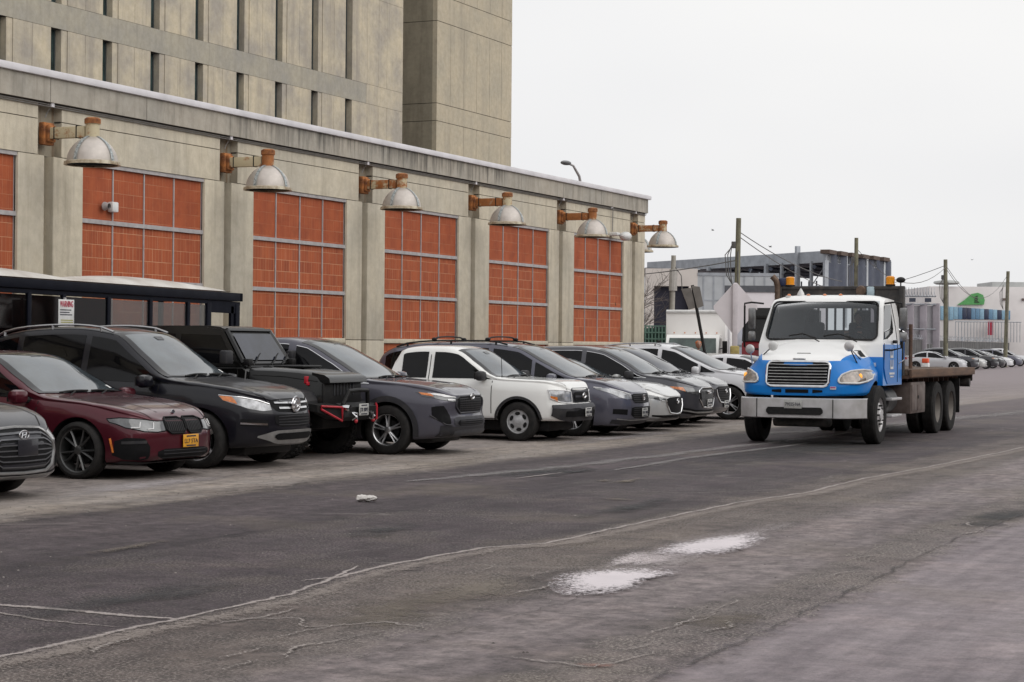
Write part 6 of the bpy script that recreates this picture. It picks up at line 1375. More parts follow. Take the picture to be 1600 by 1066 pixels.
mb = MB(); mb.box((-.02, -.95, 2.08), (.02, -.1, 2.22), 0, .0); mb.build('door_head', NAVY, t); mb = MB(); mb.box((-.03, -.28, 0), (.02, -.20, 2.2)); mb.build('post', NAVY, t)
GA = clearglass('smoked_glass', (.55,.54,.52), .9, .03, (.03,.03,.035), .4); GB = clearglass('dark_smoked_glass', (.10,.065,.065), .85, .04, (.012,.009,.01), .35)
for a, b_ in zip(posts[1:], posts[2:]):
    mb = MB(); mb.box((-.006, b_+.04, .15), (.006, a-.04, 2.2), 0); mb.build('glass_pane', GA if a > -3.5 else GB, t)
for a, b_ in ((-.1, -4.8), (-4.8, -9.9), (-9.9, -15.5)):
    if a < -5: mb = MB(); mb.box((-1.56, b_, .15), (-1.54, a, 2.2), 0); mb.build('glass_pane', GB, t)
mb = MB(); mb.box((-1.35, -18, .45), (-1.0, -5.2, .50), 0, .01); mb.box((-1.45, -18, .5), (-1.40, -5.2, 1.5), 1); mb.build('bench', [RUSTD, mat('maroon_board', (.14,.02,.02), .6)], t)
t = thing('warning_sign', 'white warning sign on a thin post in front of the dark shelter', 'sign', (-17.7, 22.75, 0)); mb = MB(); mb.tube([(0, 0, 0), (0, 0, 2.22)], .022, 8); mb.build('post', ALU, t)
mb = MB(); fx_ = .03; mb.box((.022, -.18, 1.78), (fx_, .18, 2.19), 0, .002); text_mb(mb, 'WARNING', .13, (.034, 0, 2.12), (0, 1, 0), (0, 0, 1), 1, .30)
for k, wv in enumerate((.26, .22, .28)): mb.box((fx_, -.15, 2.03-k*.035), (fx_+.002, -.15+wv, 2.045-k*.035), 2)
for k in range(3): mb.box((fx_, -.13, 1.88-k*.03), (fx_+.002, .15, 1.895-k*.03), 3)
mb.build('sign_plate', [WHT, mat('sign_red', (.5,.015,.06), .5), INK, mat('sign_olive', (.35,.33,.10), .5)], t)
t = thing('notice', 'small white notice fixed low on the last tile bay', 'sign', (-20.86, 49.35, 1.45)); mb = MB(); mb.box((-.02, -.14, -.18), (.03, .14, .18), 0, .004); mb.build('plate', WHT, t)

# ---------------------------------------------------------------- unseen brick blocks, added to darken reflections in the car paint
BRK = mat('dull_brick', (.20,.15,.12), .9, ns=2, dirt=.2)
for nm, lb, b0, b1 in (('unseen_block', 'long unseen brick block added across the street for car paint to reflect', (16, -30, 0), (34, 62, 10.5)), ('unseen_block', 'unseen brick block added behind the camera for car paint to reflect', (-40, -62, 0), (14, -38, 7.5))):
    c_ = ((b0[0]+b1[0])/2, (b0[1]+b1[1])/2, 0); t = thing(nm, lb, 'building', c_); h_ = b1[2]
    mb = MB(); mb.box((b0[0]-c_[0], b0[1]-c_[1], 0), (b1[0]-c_[0], b1[1]-c_[1], h_), 0); mb.build('walls', BRK, t)
    mb = MB(); mb.box((b0[0]-c_[0]-.2, b0[1]-c_[1]-.2, h_), (b1[0]-c_[0]+.2, b1[1]-c_[1]+.2, h_+.3), 0); mb.build('parapet', CONB, t)
    n_ = 12
    for k in range(n_):
        mb = MB()
        if h_ < 12: y_ = lerp(b0[1]+3, b1[1]-3, k/(n_-1))-c_[1]; mb.box((b0[0]-c_[0]-.06, y_-1.4, 4.5), (b0[0]-c_[0]-.01, y_+1.4, 7.5), 0)
        else: x_ = lerp(b0[0]+3, b1[0]-3, k/(n_-1))-c_[0]; mb.box((x_-1.1, b1[1]-c_[1]+.01, 4.5), (x_+1.1, b1[1]-c_[1]+.06, 7.5), 0)
        mb.build('window', GG, t)
# ---------------------------------------------------------------- background
PANELG = mat('pale_sheet_metal', (.46,.48,.50), .5, .2, ns=1, dirt=.12); BEIGE = mat('cream_wall', (.62,.57,.53), .7, ns=.6, dirt=.1); DKOP = mat('dark_opening', (.02,.02,.035), .8)
STL = mat('grey_steel', (.36,.38,.41), .5, .4, ns=2); STD = mat('navy_cladding', (.06,.07,.10), .6, ns=2); WHW = mat('white_wall', (.64,.61,.60), .7, ns=.5, dirt=.08); GRW = mat('grey_wall', (.46,.47,.46), .7, ns=.5)
POLEM = mat('weathered_timber_pole', (.20,.19,.13), .85, ns=3, dcol=(.11,.10,.07)); WIRE = mat('wire', (.12,.115,.11), .6); RED = mat('red_vehicle_paint', (.22,.012,.02), .35, .1, coat=.5)
def ribwall(mb, a, b_, z0, z1, step, depth=.06, m=0):
    a, b_ = Vector(a), Vector(b_); d = b_-a; n = max(2, int(d.length/step)); nr = Vector((d.y, -d.x)).normalized(); pts = []
    for i in range(n+1):
        p = a+d*i/n; o = nr*(depth if i % 2 else 0); pts.append(p+o)
        if i < n: pts.append(a+d*(i+.82)/n+o)
    mb.grid([[(p.x, p.y, z0), (p.x, p.y, z1)] for p in pts], m, sm=False)
# steel framed building under construction
t = thing('steel_frame_building', 'open steel-framed building with a flat grey canopy far behind the blue truck', 'building', (-35.2, 126.9, 0))
A, Bc, Cc = Vector((-53.3, 140.6, 0)), Vector((-35.2, 126.9, 0)), Vector((-34.1, 140.5, 0)); O = Bc
def W(p, z): return (p.x-O.x, p.y-O.y, z)
mb = MB(); A2 = Vector((-53, 153, 0)); z = 8.16
mb.add([W(A, z), W(Bc, z), W(Cc, z), W(A2, z), W(A, z-.1), W(Bc, z-.1), W(Cc, z-.1), W(A2, z-.1)], [(0,1,2,3), (7,6,5,4)]); 
for p, q in ((A, Bc), (Bc, Cc)): mb.add([W(p, z), W(q, z), W(q, z-.78), W(p, z-.78)], [(0,1,2,3)])
mb.build('roof', [STL], t)
mb = MB(); U = [W(A, 7.36), W(Bc, 7.36), W(Cc, 7.36), W(A2, 7.36)]; mb.add(U, [(0,1,2,3)], 0)
for k in range(9): p = A.lerp(Bc, (k+.5)/9); q = A2.lerp(Cc, (k+.5)/9); mb.tube([W(p, 7.1), W(q, 7.1)], .16, 4, 0)
mb.build('roof_beams', [STD], t)
for k, f in enumerate((0.0, .2, .38, .55, .70, .78, .86, .93, 1.0)):
    p = A.lerp(Bc, f); mb = MB(); mb.tube([W(p, 0), W(p, 7.5 if k != 6 else 8.6)], .13 if k % 2 else .2, 4); mb.build('column', STL, t)
mb = MB(); ribwall(mb, (Bc.lerp(Cc, .02)-O).to_2d()[:], (Cc-O).to_2d()[:], 5.0, 8.1, .9, .12); mb.build('cladding', STD, t)
for f in (.3, .62, .9, 1.0): p = Bc.lerp(Cc, f); mb = MB(); mb.tube([W(p, 3), W(p, 8.0)], .10, 4); mb.build('column', PANELG, t)
for k in range(6): p = Bc.lerp(Cc, (k+.2)/6); mb = MB(); mb.box((p.x-O.x-.3, p.y-O.y-.9, 7.95), (p.x-O.x+.35, p.y-O.y+.9, 8.22), 0); mb.build('roof_fringe', mat('brown_edge', (.10,.07,.055), .8) if k == 0 else bpy.data.materials['brown_edge'], t)
mb = MB(); 
for f0, f1, z0, z1 in ((.66, .80, 6.9, 5.2), (.80, .66, 6.9, 5.4), (.9, 1.0, 5.2, 7.2), (.55, .62, 5.2, 7.2)): mb.tube([W(A.lerp(Bc, f0), z0), W(A.lerp(Bc, f1), z1)], .05, 4)
for z in (5.15, 5.75): mb.tube([W(A.lerp(Bc, .45), z), W(Bc, z)], .07, 4)
mb.build('brace', STL, t)
mb = MB(); p, q = A.lerp(Bc, .55), A.lerp(Bc, .9)
for k in range(10): r_ = p.lerp(q, k/9); mb.tube([W(r_+Vector((.5, 3, 0)), 4.5), W(r_+Vector((.5, 3, 0)), 6.3)], .06, 4)
mb.build('rail', STL, t)
# metal shed with dark doorway
t = thing('metal_shed', 'pale corrugated shed with a cream end and a large dark doorway', 'building', (-44, 118, 0))
def V2(x, y, zd): return None
a, b_ = Vector((-44.85, 118.05)), Vector((-36.9, 121.75)); o_ = Vector((-44, 118))
mb = MB(); k1 = a.lerp(b_, .39); d = (b_-a).normalized(); nr = Vector((-d.y, d.x))
def slab(mb, p, q, z0, z1, th=.3, m=0):
    n_ = nr*th; P = [p-o_, q-o_, q-o_+n_, p-o_+n_]; mb.add([(v.x, v.y, z) for z in (z0, z1) for v in P], [(0,1,5,4), (1,2,6,5), (2,3,7,6), (3,0,4,7), (4,5,6,7)], m)
slab(mb, k1, b_, 0, 6.35)
for q in range(8): f_ = lerp(.39, 1, (q+.5)/8); slab(mb, a.lerp(b_, f_)-nr*.02, a.lerp(b_, f_+.012)-nr*.02, 0, 6.3, .03, 1)
slab(mb, k1-nr*.03, b_-nr*.03, 4.6, 4.68, .03, 1); slab(mb, k1-nr*.05, b_-nr*.05, 6.25, 6.45, .1, 1); mb.build('sheet_wall', [PANELG, STL], t)
mb = MB()
slab(mb, a, a.lerp(b_, .065), 0, 6.7); slab(mb, a.lerp(b_, .065), a.lerp(b_, .325), 5.55, 6.7); slab(mb, a.lerp(b_, .325), k1, 0, 6.7); mb.build('cream_wall', [BEIGE], t)
mb = MB(); slab(mb, a.lerp(b_, .06)+nr*.4, a.lerp(b_, .33)+nr*.4, 0, 5.6, .1); mb.build('doorway', [DKOP], t)
mb = MB(); P = [a, b_, b_+nr*16, a+nr*16]; mb.add([(p.x-o_.x, p.y-o_.y, z) for p, z in zip(P, (6.75, 6.4, 6.4, 6.75))], [(0,1,2,3)]); mb.build('roof', [STL], t)
# white container stack behind
t = thing('white_container', 'white container with a dark grey frame behind the diamond sign', 'container', (-26.5, 92, 0)); t.rotation_euler = (0, 0, R(22))
mb = MB(); mb.box((-3.8, 0, 0), (1.0, 3, 4.35), 0, .04); mb.build('body', mat('lilac_white_panel', (.74,.70,.73), .6, ns=.8, dirt=.06), t)
mb = MB(); mb.box((-4.0, -.05, 4.3), (1.1, .1, 4.62), 0); mb.box((-4.0, -.05, 2.9), (-3.75, .1, 4.35), 0); mb.build('frame', mat('dark_grey_frame', (.10,.105,.12), .6), t)
mb = MB(); 
for x in (-1.5, -.6, .3): mb.tube([(x, -.06, 2.6), (x, -.06, 4.2)], .015, 4)
mb.build('seam', DARKJ, t)
# white box truck facing the road
t = thing('box_truck', 'small white box truck standing behind the row of cars near the building corner', 'truck', (-23.9, 68.3, 0)); t.rotation_euler = (0, 0, R(24.8-12)-math.pi/2)
mb = MB(); mb.box((-4.2, -1.12, .9), (.2, 1.12, 2.95), 0, .05); mb.build('cargo_box', mat('box_truck_white', (.84,.82,.80), .45, ns=1, dirt=.06), t)
mb = MB(); mb.tube([(.22, -1.1, 2.9), (.22, 1.1, 2.9)], .06, 8); 
for k in range(5): mb.ball((.26, -.8+.4*k, 2.1), .03, 6, 1)
mb.build('top_rail', [WHT, AMB], t)
mb = MB(); mb.prism([(.2, .55), (.2, 2.0), (.95, 2.02), (1.10, 1.92), (1.45, 1.35), (1.55, 1.1), (1.55, .55)], 'y', -.98, .98, 0); o = mb.build('cab', P_WHITE, t)
mb = MB(); mb.add([(1.13, -.86, 1.90), (1.13, .86, 1.90), (1.46, .90, 1.36), (1.46, -.90, 1.36)], [(0,1,2,3)]); mb.build('windscreen', glassy('pale_truck_glass', (.05,.075,.065), 1.7), t)
for sg in (-1, 1):
    mb = MB(); mb.add([(.35, sg*.99, 1.35), (.35, sg*.99, 1.9), (.95, sg*.99, 1.9), (1.3, sg*.99, 1.35)], [(0,1,2,3)]); mb.build('side_window', GLS, t)
    mb = MB(); mb.tube([(1.2, sg*.98, 1.5), (1.4, sg*1.2, 1.55)], .02, 6); mb.box((1.36, sg*1.12, 1.35), (1.44, sg*1.3, 1.8), 0, .02); mb.build('mirror', BLK, t)
    mb = MB(); mb.box((1.54, sg*.6, .8), (1.58, sg*.9, 1.0), 0, .02); mb.build('headlight', LAMP, t)
mb = MB(); mb.box((1.555, -.5, .7), (1.58, .5, 1.05), 0); mb.build('grille', MESHM, t)
pw = make_wheel(.40, .24, .22, (5, 'single'), SILV)
for x in (.9, -2.8):
    for y in (-.9, .9): place_wheel(pw, x, y, .40, t)
# red truck end behind the bracket mirror
t = thing('red_truck', 'red and black truck cab partly hidden behind the mirror of the blue truck', 'truck', (-19.15, 62.95, 0)); t.rotation_euler = (0, 0, R(12)-math.pi/2)
mb = MB(); mb.prism([(-5, .6), (-5, 2.9), (-.4, 2.9), (-.3, 2.62), (.0, 1.75), (.25, 1.70), (.3, .6)], 'y', -1.15, 1.15, 0); mb.m = [0]*len(mb.f); mb.build('cab', RED, t); mb = MB(); mb.prism([(-5.03, 1.78), (-5.03, 2.93), (-.38, 2.93), (-.26, 2.64), (.04, 1.78)], 'y', -1.17, 1.17, 0); mb.build('dark_upper_body', BLK, t)
mb = MB(); mb.add([(-.26, -1.08, 2.58), (-.26, 1.08, 2.58), (.02, 1.08, 1.80), (.02, -1.08, 1.80)], [(0,1,2,3)]); mb.box((-.42, -1.16, 2.55), (-.2, 1.16, 2.68), 0, .02); mb.build('windscreen', [BLK], t)
for sg in (-1, 1):
    mb = MB(); mb.add([(-.3, sg*1.16, 2.5), (-.02, sg*1.16, 1.8), (-1.3, sg*1.16, 1.8), (-1.3, sg*1.16, 2.5)], [(0,1,2,3)]); mb.build('side_window', GLS, t)
    mb = MB(); mb.box((.28, sg*.7, .95), (.34, sg*1.0, 1.2), 0, .02); mb.build('headlight', LAMP, t)
mb = MB(); mb.box((.29, -.55, .8), (.34, .55, 1.55), 0, .02); mb.build('grille', MESHM, t)
pw2 = make_wheel(.48, .26, .26, (5, 'single'), SILV)
for x in (-.6, -4.2):
    for y in (-1, 1): place_wheel(pw2, x, y, .48, t)
# back of a diamond road sign on a pale post
t = thing('diamond_sign', 'back of a pale diamond road sign on a white post with a yellow base', 'sign', (-18.8, 57.4, 0)); t.rotation_euler = (0, 0, R(24))
mb = MB(); h_ = .86; c_ = 2.82; s_ = .68
mb.prism([(0, c_+h_-.08), (.05, c_+h_-.10), (s_, c_+.05), (s_, c_-.05), (.05, c_-h_), (-.05, c_-h_), (-s_, c_-.05), (-s_, c_+.05), (-.05, c_+h_-.10)], 'y', .0, .03, 0); mb.build('sign_plate', mat('sign_back', (.70,.66,.68), .6, ns=2, dirt=.06), t)
mb = MB(); mb.box((-.10, -.10, 0), (.06, .0, 3.55), 0, .01); mb.build('post', mat('lilac_white_post', (.58,.54,.56), .6, ns=3), t)
mb = MB(); mb.box((-.16, -.14, 1.3), (.12, .02, 1.62), 0, .04); mb.build('collar', mat('dirty_yellow', (.42,.34,.12), .7, ns=9), t)
# cylindrical tank
t = thing('storage_tank', 'tall pale blue-white cylindrical tank between the box truck and the diamond sign', 'tank', (-22.4, 69.6, 0)); mb = MB(); mb.lathe([(0, 0), (.42, 0), (.42, 2.75), (.36, 2.92), (0, 2.98)], 32); mb.build('shell', mat('tank_blue_white', (.60,.62,.70), .4, .1, ns=2), t); mb = MB(); mb.lathe([(.425, 1.6), (.44, 1.62), (.44, 1.66), (.425, 1.68)], 32); mb.build('band', STL, t)
# leaning sign seen edge-on from behind
t = thing('leaning_sign', 'leaning road sign on a dark post seen from behind above the white sedan', 'sign', (-15.45, 45.7, 0)); t.rotation_euler = (0, 0, R(24.8))
mb = MB(); mb.tube([(-.02, 0, 0), (-.62, 0, 3.12)], .04, 8); mb.build('post', BLK, t)
mb = MB(); q = [(-.62, 3.00), (-.30, 3.10), (-.22, 2.60), (-.50, 2.52)]
mb.prism([(-.90, 3.02), (-.66, 3.05), (-.52, 2.56), (-.70, 2.50)], 'y', -.02, .02, 0); mb.prism([(-.64, 3.10), (-.44, 3.08), (-.34, 2.60), (-.50, 2.54)], 'y', -.05, -.01, 0); mb.build('sign_plate', mat('dull_sign_back', (.17,.155,.14), .7, ns=6), t)
# poles and wires
def pole(label, x, y, h, r_, lean=0, box=True):
    t = thing('utility_pole', label, 'utility pole', (x, y, 0), 0, 'timber poles in the background'); mb = MB(); mb.tube([(0, 0, 0), (lean, 0, h*.5), (lean*2, 0, h)], [r_*1.25, r_*1.1, r_], 10); mb.build('pole', POLEM, t)
    mb = MB(); 
    for k in range(3): a_ = .1+.12*k; mb.tube([(-r_*1.2, -r_, h*.86-k*.1), (-r_-a_, -r_, h*.78), (-r_-a_*.8, -r_, h*.66), (-r_*1.1, -r_, h*.60)], .022, 5)
    mb.tube([(r_*1.1, -r_, h*.8), (r_*1.3, -r_, h*.5), (r_*1.2, -r_, h*.25)], .03, 5); mb.build('cable', WIRE, t)
    if box: mb = MB(); mb.box((-r_-.16+lean*1.7, -.1, h*.82), (-r_+.04+lean*1.7, .1, h*.86), 0, .02); mb.build('junction_box', WIRE, t)
    return t
pole('thick olive utility pole rising behind the diamond sign', -25.05, 76.5, 6.95, .105, .05); pole('utility pole in front of the steel frame building', -28.2, 108.1, 7.9, .11); pole('utility pole in front of the white building with blue windows', -29.9, 140.3, 8.1, .14, -.04); pole('utility pole nearest the right edge of the photo', -31.55, 172.6, 8.5, .15, .1, False)
t = thing('sleeved_pole', 'short grey pole with a wider sleeve above the box truck', 'utility pole', (-30.9, 84.85, 0)); mb = MB(); mb.tube([(0, 0, 0), (.02, 0, 3.3), (.06, 0, 5.85)], .11, 10); mb.build('pole', mat('grey_pole', (.34,.32,.28), .8, ns=4), t); mb = MB(); mb.tube([(.04, 0, 4.2), (.06, 0, 5.2)], .19, 10); mb.build('sleeve', mat('grey_sleeve', (.42,.40,.37), .7, ns=4), t); mb = MB(); mb.tube([(.15, 0, 5.3), (.45, 0, 4.9), (.5, 0, 4.2)], .025, 5); mb.tube([(-.1, 0, 4.2), (-.18, 0, 0)], .04, 5); mb.build('cable', WIRE, t)
def wire(p, q, sag, r_=.02, n=12):
    mb = MB(); p, q = Vector(p), Vector(q); pts = [p.lerp(q, i/n)-Vector((0, 0, sag*4*(i/n)*(1-i/n))) for i in range(n+1)]; mb.tube(pts, r_, 4)
    o = mb.build('overhead_wire', WIRE); return o
WL = [((-24.95, 76.5, 6.4), (-29, 108, 5.4), .3, 'overhead wire from the olive pole, upper one'), ((-24.95, 76.5, 6.2), (-27.5, 100, 4.7), .2, 'overhead wire from the olive pole, steeper one'), ((-28.2, 108.1, 7.3), (-29.9, 140.3, 7.6), 1.6, 'sagging wire between the second and third background poles'),
      ((-29.9, 140.3, 7.4), (-31.5, 172.6, 8.0), 2.0, 'sagging wire between the two right-hand background poles'), ((-29.9, 140.3, 7.7), (-46, 150, 5.8), .8, 'wire running left from the pole by the white building'), ((-29.9, 140.3, 7.6), (-31.5, 160, 5.6), .3, 'wire running down and right from the pole by the white building'), ((-50, 108, 6.1), (-25, 76.5, 5.2), .5, 'long thin wire crossing above the pale shed')]
for p, q, s_, lb in WL: o = wire(p, q, s_, .022); tag(o, lb, 'wire', 'overhead wires')
# bare tree at the building corner
def bare_tree(loc, h, seed):
    t = thing('bare_tree', 'leafless young tree beyond the corner of the low building', 'tree', loc); rnd = random.Random(seed); tr = MB(); tw = MB()
    tr.tube([(0, 0, 0), (.05, 0, h*.35), (-.05, .05, h*.7)], [.09, .07, .05], 7)
    def br(p, d, l, r_, k):
        pts = [p]; 
        for i in range(4): d = (d+Vector((rnd.gauss(0, .22), rnd.gauss(0, .22), rnd.gauss(.05, .15)))).normalized(); pts.append(pts[-1]+d*l/4)
        tw.tube(pts, [r_, r_*.85, r_*.7, r_*.55, r_*.4], 4)
        if k > 0:
            for q in pts[1:]:
                for _ in range(2): br(q, (d+Vector((rnd.gauss(0, .7), rnd.gauss(0, .7), rnd.gauss(.2, .4)))).normalized(), l*.6, r_*.55, k-1)
    for i in range(7): a_ = rnd.uniform(0, 6.3); br(Vector((0, 0, h*(.3+.08*i*.6))), Vector((math.cos(a_), math.sin(a_), .7)).normalized(), h*.34, .03, 2)
    tr.build('trunk', POLEM, t); tw.build('crown', mat('twig_bark', (.12,.10,.09), .9), t)
bare_tree((-33.5, 86, 0), 5.0, 4)
# green screened yard and clutter beside the box truck
t = thing('green_skip', 'stack of green mesh crates behind the building corner', 'crates', (-27.2, 70.5, 0)); GRN = mat('faded_green', (.16,.28,.23), .8, ns=3)
for k in range(4):
    mb = MB(); x0_ = -.9+(k % 2)*1.3; z0_ = .2+(k//2)*1.15
    for q in range(9): mb.box((x0_+q*.14, 0, z0_), (x0_+q*.14+.05, .05, z0_+1.05), 0)
    for q in range(5): mb.box((x0_, -.01, z0_+q*.25), (x0_+1.2, .06, z0_+q*.25+.05), 0)
    mb.box((x0_+.05, .2, z0_), (x0_+1.15, 1.2, z0_+.95), 1); mb.build('crate', [GRN, mat('dark_green', (.05,.10,.08), .9) if k == 0 else bpy.data.materials['dark_green']], t)
# person by the box truck
J = {'pelvis': ((0, 0, .95), (.15, .12)), 'belly': ((0, 0, 1.1), (.15, .12)), 'chest': ((0, 0, 1.3), (.19, .13)), 'neck0': ((0, 0, 1.46), .07), 'neck': ((.01, 0, 1.52), .055),
     'hl': ((0, .10, .88), .10), 'kl': ((.03, .11, .50), .065), 'al': ((0, .11, .09), .045), 'tl': ((.14, .12, .04), .04), 'hr': ((0, -.10, .88), .10), 'kr': ((.02, -.11, .50), .065), 'ar': ((-.03, -.11, .09), .045), 'tr': ((.11, -.12, .04), .04),
     'sl': ((0, .19, 1.40), .075), 'el': ((.02, .26, 1.14), .05), 'wl': ((.16, .22, 1.02), .035), 'pl': ((.22, .20, 1.05), .032), 'sr': ((0, -.19, 1.40), .075), 'er': ((-.02, -.26, 1.12), .05), 'wr': ((.12, -.22, 1.0), .035), 'pr': ((.18, -.20, 1.03), .032)}
bones = [('pelvis','belly'),('belly','chest'),('chest','neck0'),('neck0','neck'),('pelvis','hl'),('hl','kl'),('kl','al'),('al','tl'),('pelvis','hr'),('hr','kr'),('kr','ar'),('ar','tr'),('chest','sl'),('sl','el'),('el','wl'),('wl','pl'),('chest','sr'),('sr','er'),('er','wr'),('wr','pr')]
pm_ = figure('person', J, bones, [CLO, SKIN], lambda c: 1 if (c.x > .13 and c.z > .9) or c.z > 1.49 else 0)
hb = MB(); head_shape(hb, (.03, 0, 1.635), 1, 1.0, 1); hb.add([v.co for v in pm_.vertices], [list(p.vertices) for p in pm_.polygons], 0, True)
for i, p in enumerate(pm_.polygons): hb.m[len(hb.m)-len(pm_.polygons)+i] = p.material_index
for sg in (-1, 1):
    for q in range(4): hb.tube([(.19, sg*.2-.03+.02*q, 1.04), (.24, sg*.2-.03+.02*q, 1.03), (.26, sg*.2-.03+.02*q, 1.0), (.25, sg*.2-.03+.02*q, .98-.004*q)], [.010, .009, .008, .006], 5, 1)
    hb.tube([(.18, sg*.17, 1.04), (.22, sg*.15, 1.06)], .009, 5, 1)
po = hb.build('person', [CLO, SKIN, INK]); po.location = (-17.85, 51.2, 0); po.rotation_euler = (0, 0, R(-60)); po.scale = (1.0,)*3; tag(po, 'person in dark clothes and an orange hat standing behind the white crossover', 'person')
m2 = MB(); m2.ball((.0, 0, 1.69), .105, 16, 0, (.98, .84, .62)); m2.build('hat', CLOV, po)
# slatted fence and razor wire along the far lot
FN = mat('fence_slats', (.10,.098,.098), .8, ns=1.5, dirt=.2)

t = thing('slatted_fence', 'long dark slatted chain fence topped with barbed wire behind the far parked cars', 'fence', (-25.8, 109, 0))
fa, fb = Vector((-36, 118)), Vector((-41.8, 255)); o_ = Vector((-25.8, 109)); n = 60
for k in range(15):
    p, q = fa.lerp(fb, k/15), fa.lerp(fb, (k+1)/15); mb = MB(); ribwall(mb, (p-o_)[:], (q-o_)[:], .05, 2.35, .55, .05); mb.build('slat_panel', FN, t)
    mb = MB(); mb.tube([(p.x-o_.x, p.y-o_.y, 0), (p.x-o_.x, p.y-o_.y, 2.75)], .05, 6); mb.build('post', STL, t)
mb = MB(); rnd = random.Random(3); pts = []
for k in range(900): f = k/899; p = fa.lerp(fb, f)-o_; a_ = k*.9; pts.append((p.x+.18*math.cos(a_), p.y+.1*math.sin(a_*.5), 2.62+.19*math.sin(a_)))
mb.tube(pts, .018, 3); mb.tube([((fa-o_).x, (fa-o_).y, 2.55), ((fb-o_).x, (fb-o_).y, 2.55)], .02, 4); mb.build('barbed_wire', STL, t)
# open frame structure with razor wire
t = thing('column_gantry', 'pale row of columns with coiled razor wire behind the flatbed', 'structure', (-40, 168, 0)); a, b_ = Vector((-3.3, -1.2)), Vector((3.0, 1.6))
for k in range(7): p = a.lerp(b_, k/6); mb = MB(); mb.box((p.x-.30, p.y-.15, 0), (p.x+.30, p.y+.15, 5.6), 0, .03); mb.build('column', mat('lilac_grey_column', (.34,.31,.34), .7, ns=1) if k == 0 else bpy.data.materials['lilac_grey_column'], t)
mb = MB(); mb.add([(a.x, a.y+.3, 2.0), (b_.x, b_.y+.3, 2.0), (b_.x, b_.y+.3, 5.4), (a.x, a.y+.3, 5.4)], [(0,1,2,3)]); mb.build('back_panel', mat('grey_back_panel', (.42,.41,.43), .7, ns=1), t)
mb = MB()
for z in (5.5, 6.2, 3.3): mb.tube([(a.x, a.y-.2, z), (b_.x, b_.y-.2, z)], .06, 4)
for k in range(5): p = a.lerp(b_, (k+.5)/5); mb.box((p.x-.28, p.y-.3, 5.7), (p.x+.28, p.y-.2, 6.05), 1)
mb.build('rail', [STL, STD], t)
mb = MB(); mb.tube([(lerp(a.x, b_.x, k/500), a.y+(b_.y-a.y)*k/500-.3+.25*math.cos(k*.35), 6.6+.38*math.sin(k*.35)) for k in range(501)], .025, 3); mb.build('razor_wire', STL, t)
# white building with blue window band and green emblem
t = thing('white_building', 'white building with a blue window band and green emblem at the far right', 'building', (-48.6, 219.9, 0)); rz_ = math.atan2(4.5, 9.7); t.rotation_euler = (0, 0, rz_)
mb = MB(); mb.box((-.2, 0, 0), (14.5, 14, 8.75), 0, .02); mb.build('walls', WHW, t)
mb = MB(); mb.box((14.5, .0, 0), (24, 14, 7.3), 0, .02); mb.build('side_wing', GRW, t)
BLW = [mat('blue_panel_a', (.24,.40,.52), .5), mat('blue_panel_b', (.13,.25,.38), .5), mat('blue_panel_c', (.03,.04,.08), .4)]
rnd = random.Random(9)
for k in range(18): mb = MB(); mb.box((.1+k*.5, -.12, 4.9 if k < 5 else 5.0), (.1+k*.5+.46, -.01, 6.55-.03*k), 0, .01); mb.build('window', BLW[0 if k < 6 else rnd.choice((0, 1, 2, 1))], t)
mb = MB(); mb.prism([(3.0, 6.65), (3.8, 7.2), (4.6, 7.9), (5.3, 8.05), (5.9, 7.8), (6.1, 7.2), (6.0, 6.7)], 'y', -.25, -.02, 0); mb.prism([(4.9, 6.9), (5.0, 7.6), (5.25, 7.75), (5.3, 7.1), (5.5, 6.9)], 'y', -.30, -.22, 1); mb.build('emblem', [mat('bright_green', (.09,.33,.10), .6), mat('emblem_dark', (.02,.07,.02), .5)], t)
mb = MB()
for k in range(22): mb.tube([(2.5+.35*k, -1.4, 2.4), (2.5+.35*k, -1.4, 4.7)], .04, 4)
mb.tube([(2.5, -1.4, 4.7), (10, -1.4, 4.7)], .05, 4); mb.build('railing', STL, t)
mb = MB(); mb.box((6.3, -1.0, 3.2), (6.9, -.9, 4.8), 0); mb.build('red_banner', mat('banner_red', (.45,.03,.07), .6), t)
mb = MB(); 
for x in (8.2, 10.4, 12.8): mb.box((x, -.2, 7.2), (x+.35, 0, 7.45), 0)
mb.build('wall_light', mat('brown_fitting', (.14,.10,.09), .7), t)
t = thing('grey_building', 'plain grey-green block rising behind the white building', 'building', (-50, 250, 0)); t.rotation_euler = (0, 0, rz_)
mb = MB(); mb.box((2.6, 0, 0), (11.0, 8, 10.3), 0, .02); mb.build('walls', GRW, t); mb = MB()
for x in (9.9, 10.5): mb.box((x, -.1, 8.6), (x+.35, .05, 10.0), 0)
mb.build('window', mat('grey_pane', (.3,.31,.33), .3), t)
t = thing('rooftop_dish', 'flat grey drum on the roof edge of the white building', 'roof unit', (-48.2, 221.5, 8.75)); mb = MB(); mb.lathe([(0, .2), (1.2, .25), (1.5, .4), (1.4, .6), (.6, .75), (0, .78)], 24, c=(1.0, 0, 0)); mb.lathe([(.2, 0), (.2, .3)], 10, c=(1.0, 0, 0)); mb.build('drum', GRW, t)
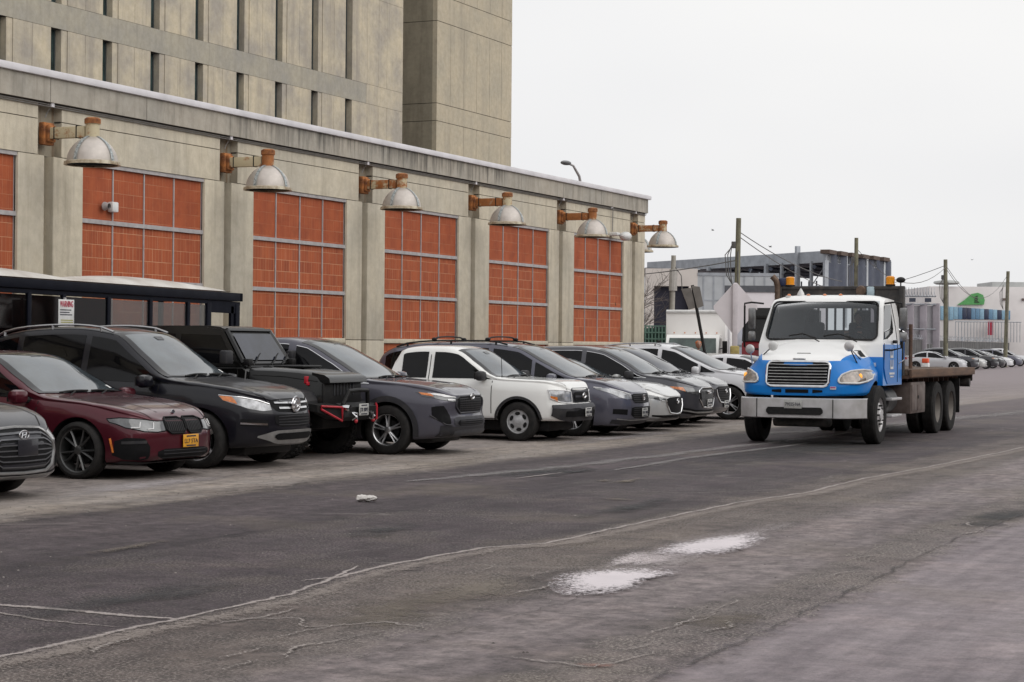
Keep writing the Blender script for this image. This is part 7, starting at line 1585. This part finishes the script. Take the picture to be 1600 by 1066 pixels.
# orange barrier and far cars
FAR = dict(wsd)
def farcar(base, pnt, label, loc, rz, simple=True, **kw):
    c = dict(base); c.update(paint=pnt, front=base['front'][:2], name='parked_car', rails=None, crossbars=None, lines=[], clad=None, mirror=(base['wst'][0]+.9, base['belt'][2][1]+.1, pnt)); c.update(kw); t, B = car(c, label, 'car', loc, rz, 'cars parked in the far lot', .957, True); return t
P_FS = paint('far_silver', (.50,.50,.52), .35, .3, .05); P_FB = paint('far_black', (.03,.03,.035), .3, .2, .05)
farcar(wsd, P_FS, 'silver sedan nearest to us in the far lot, beside the orange barrier', (-29.0, 139.0, 0), R(8))
farcar(rav, P_AGREY, 'dark grey SUV directly behind the silver sedan in the far lot', (-29.6, 146.0, 0), R(8))
farcar(wsd, P_SILV, 'second silver car in the far lot, behind the dark grey SUV', (-29.9, 151.0, 0), R(8))
farcar(rav, P_FB, 'black SUV in the middle of the far lot row', (-30.0, 156.0, 0), R(8))
farcar(mur, P_FB, 'black crossover between the two lighter cars of the far lot', (-30.6, 162.0, 0), R(8))
farcar(wsd, P_PEARL, 'bright white sedan in the far lot row', (-30.9, 168.0, 0), R(8))
farcar(mur, P_HGREY, 'grey crossover behind the bright white sedan in the far lot', (-31.6, 176.0, 0), R(8))
farcar(rav, P_PEARL, 'white SUV at the right end of the far lot row', (-32.4, 185.0, 0), R(8))
t = thing('barrier', 'orange and white plastic barrier beside the tail of the nearest far silver sedan', 'barrier', (-29.7, 132.8, 0)); mb = MB(); mb.box((-.26, -.2, .0), (.26, .2, .60), 0, .05); mb.box((-.22, -.21, .60), (.22, .21, .92), 1, .05); mb.build('body', [WHT, mat('barrier_orange', (.75,.10,.03), .5)], t)
# gulls and specks in the sky
for k, (x, y, z) in enumerate(((-37.5, 110, 8.6), (-30.2, 98, 6.9), (-37, 150, 8.6), (-30, 150, 8.5))):
    t = thing('bird', ['dark bird in flight above the steel building roof, left one', 'dark bird in flight just left of the blue truck exhaust', 'dark bird in flight left of the pole by the white building', 'dark bird in flight above the white building roof'][k], 'bird', (x, y, z), k*.8, 'birds in the sky', .55); mb = MB()
    mb.tube([(-.16, 0, 0), (-.05, 0, .01), (.08, 0, .01), (.17, 0, 0)], [.01, .045, .05, .015], 6); mb.add([(.05, 0, .02), (-.04, 0, .02), (-.08, .28, .12), (.0, .26, .13)], [(0,1,2,3)]); mb.add([(.05, 0, .02), (-.04, 0, .02), (-.08, -.28, .12), (.0, -.26, .13)], [(0,1,2,3)]); mb.build('body', BLK, t)
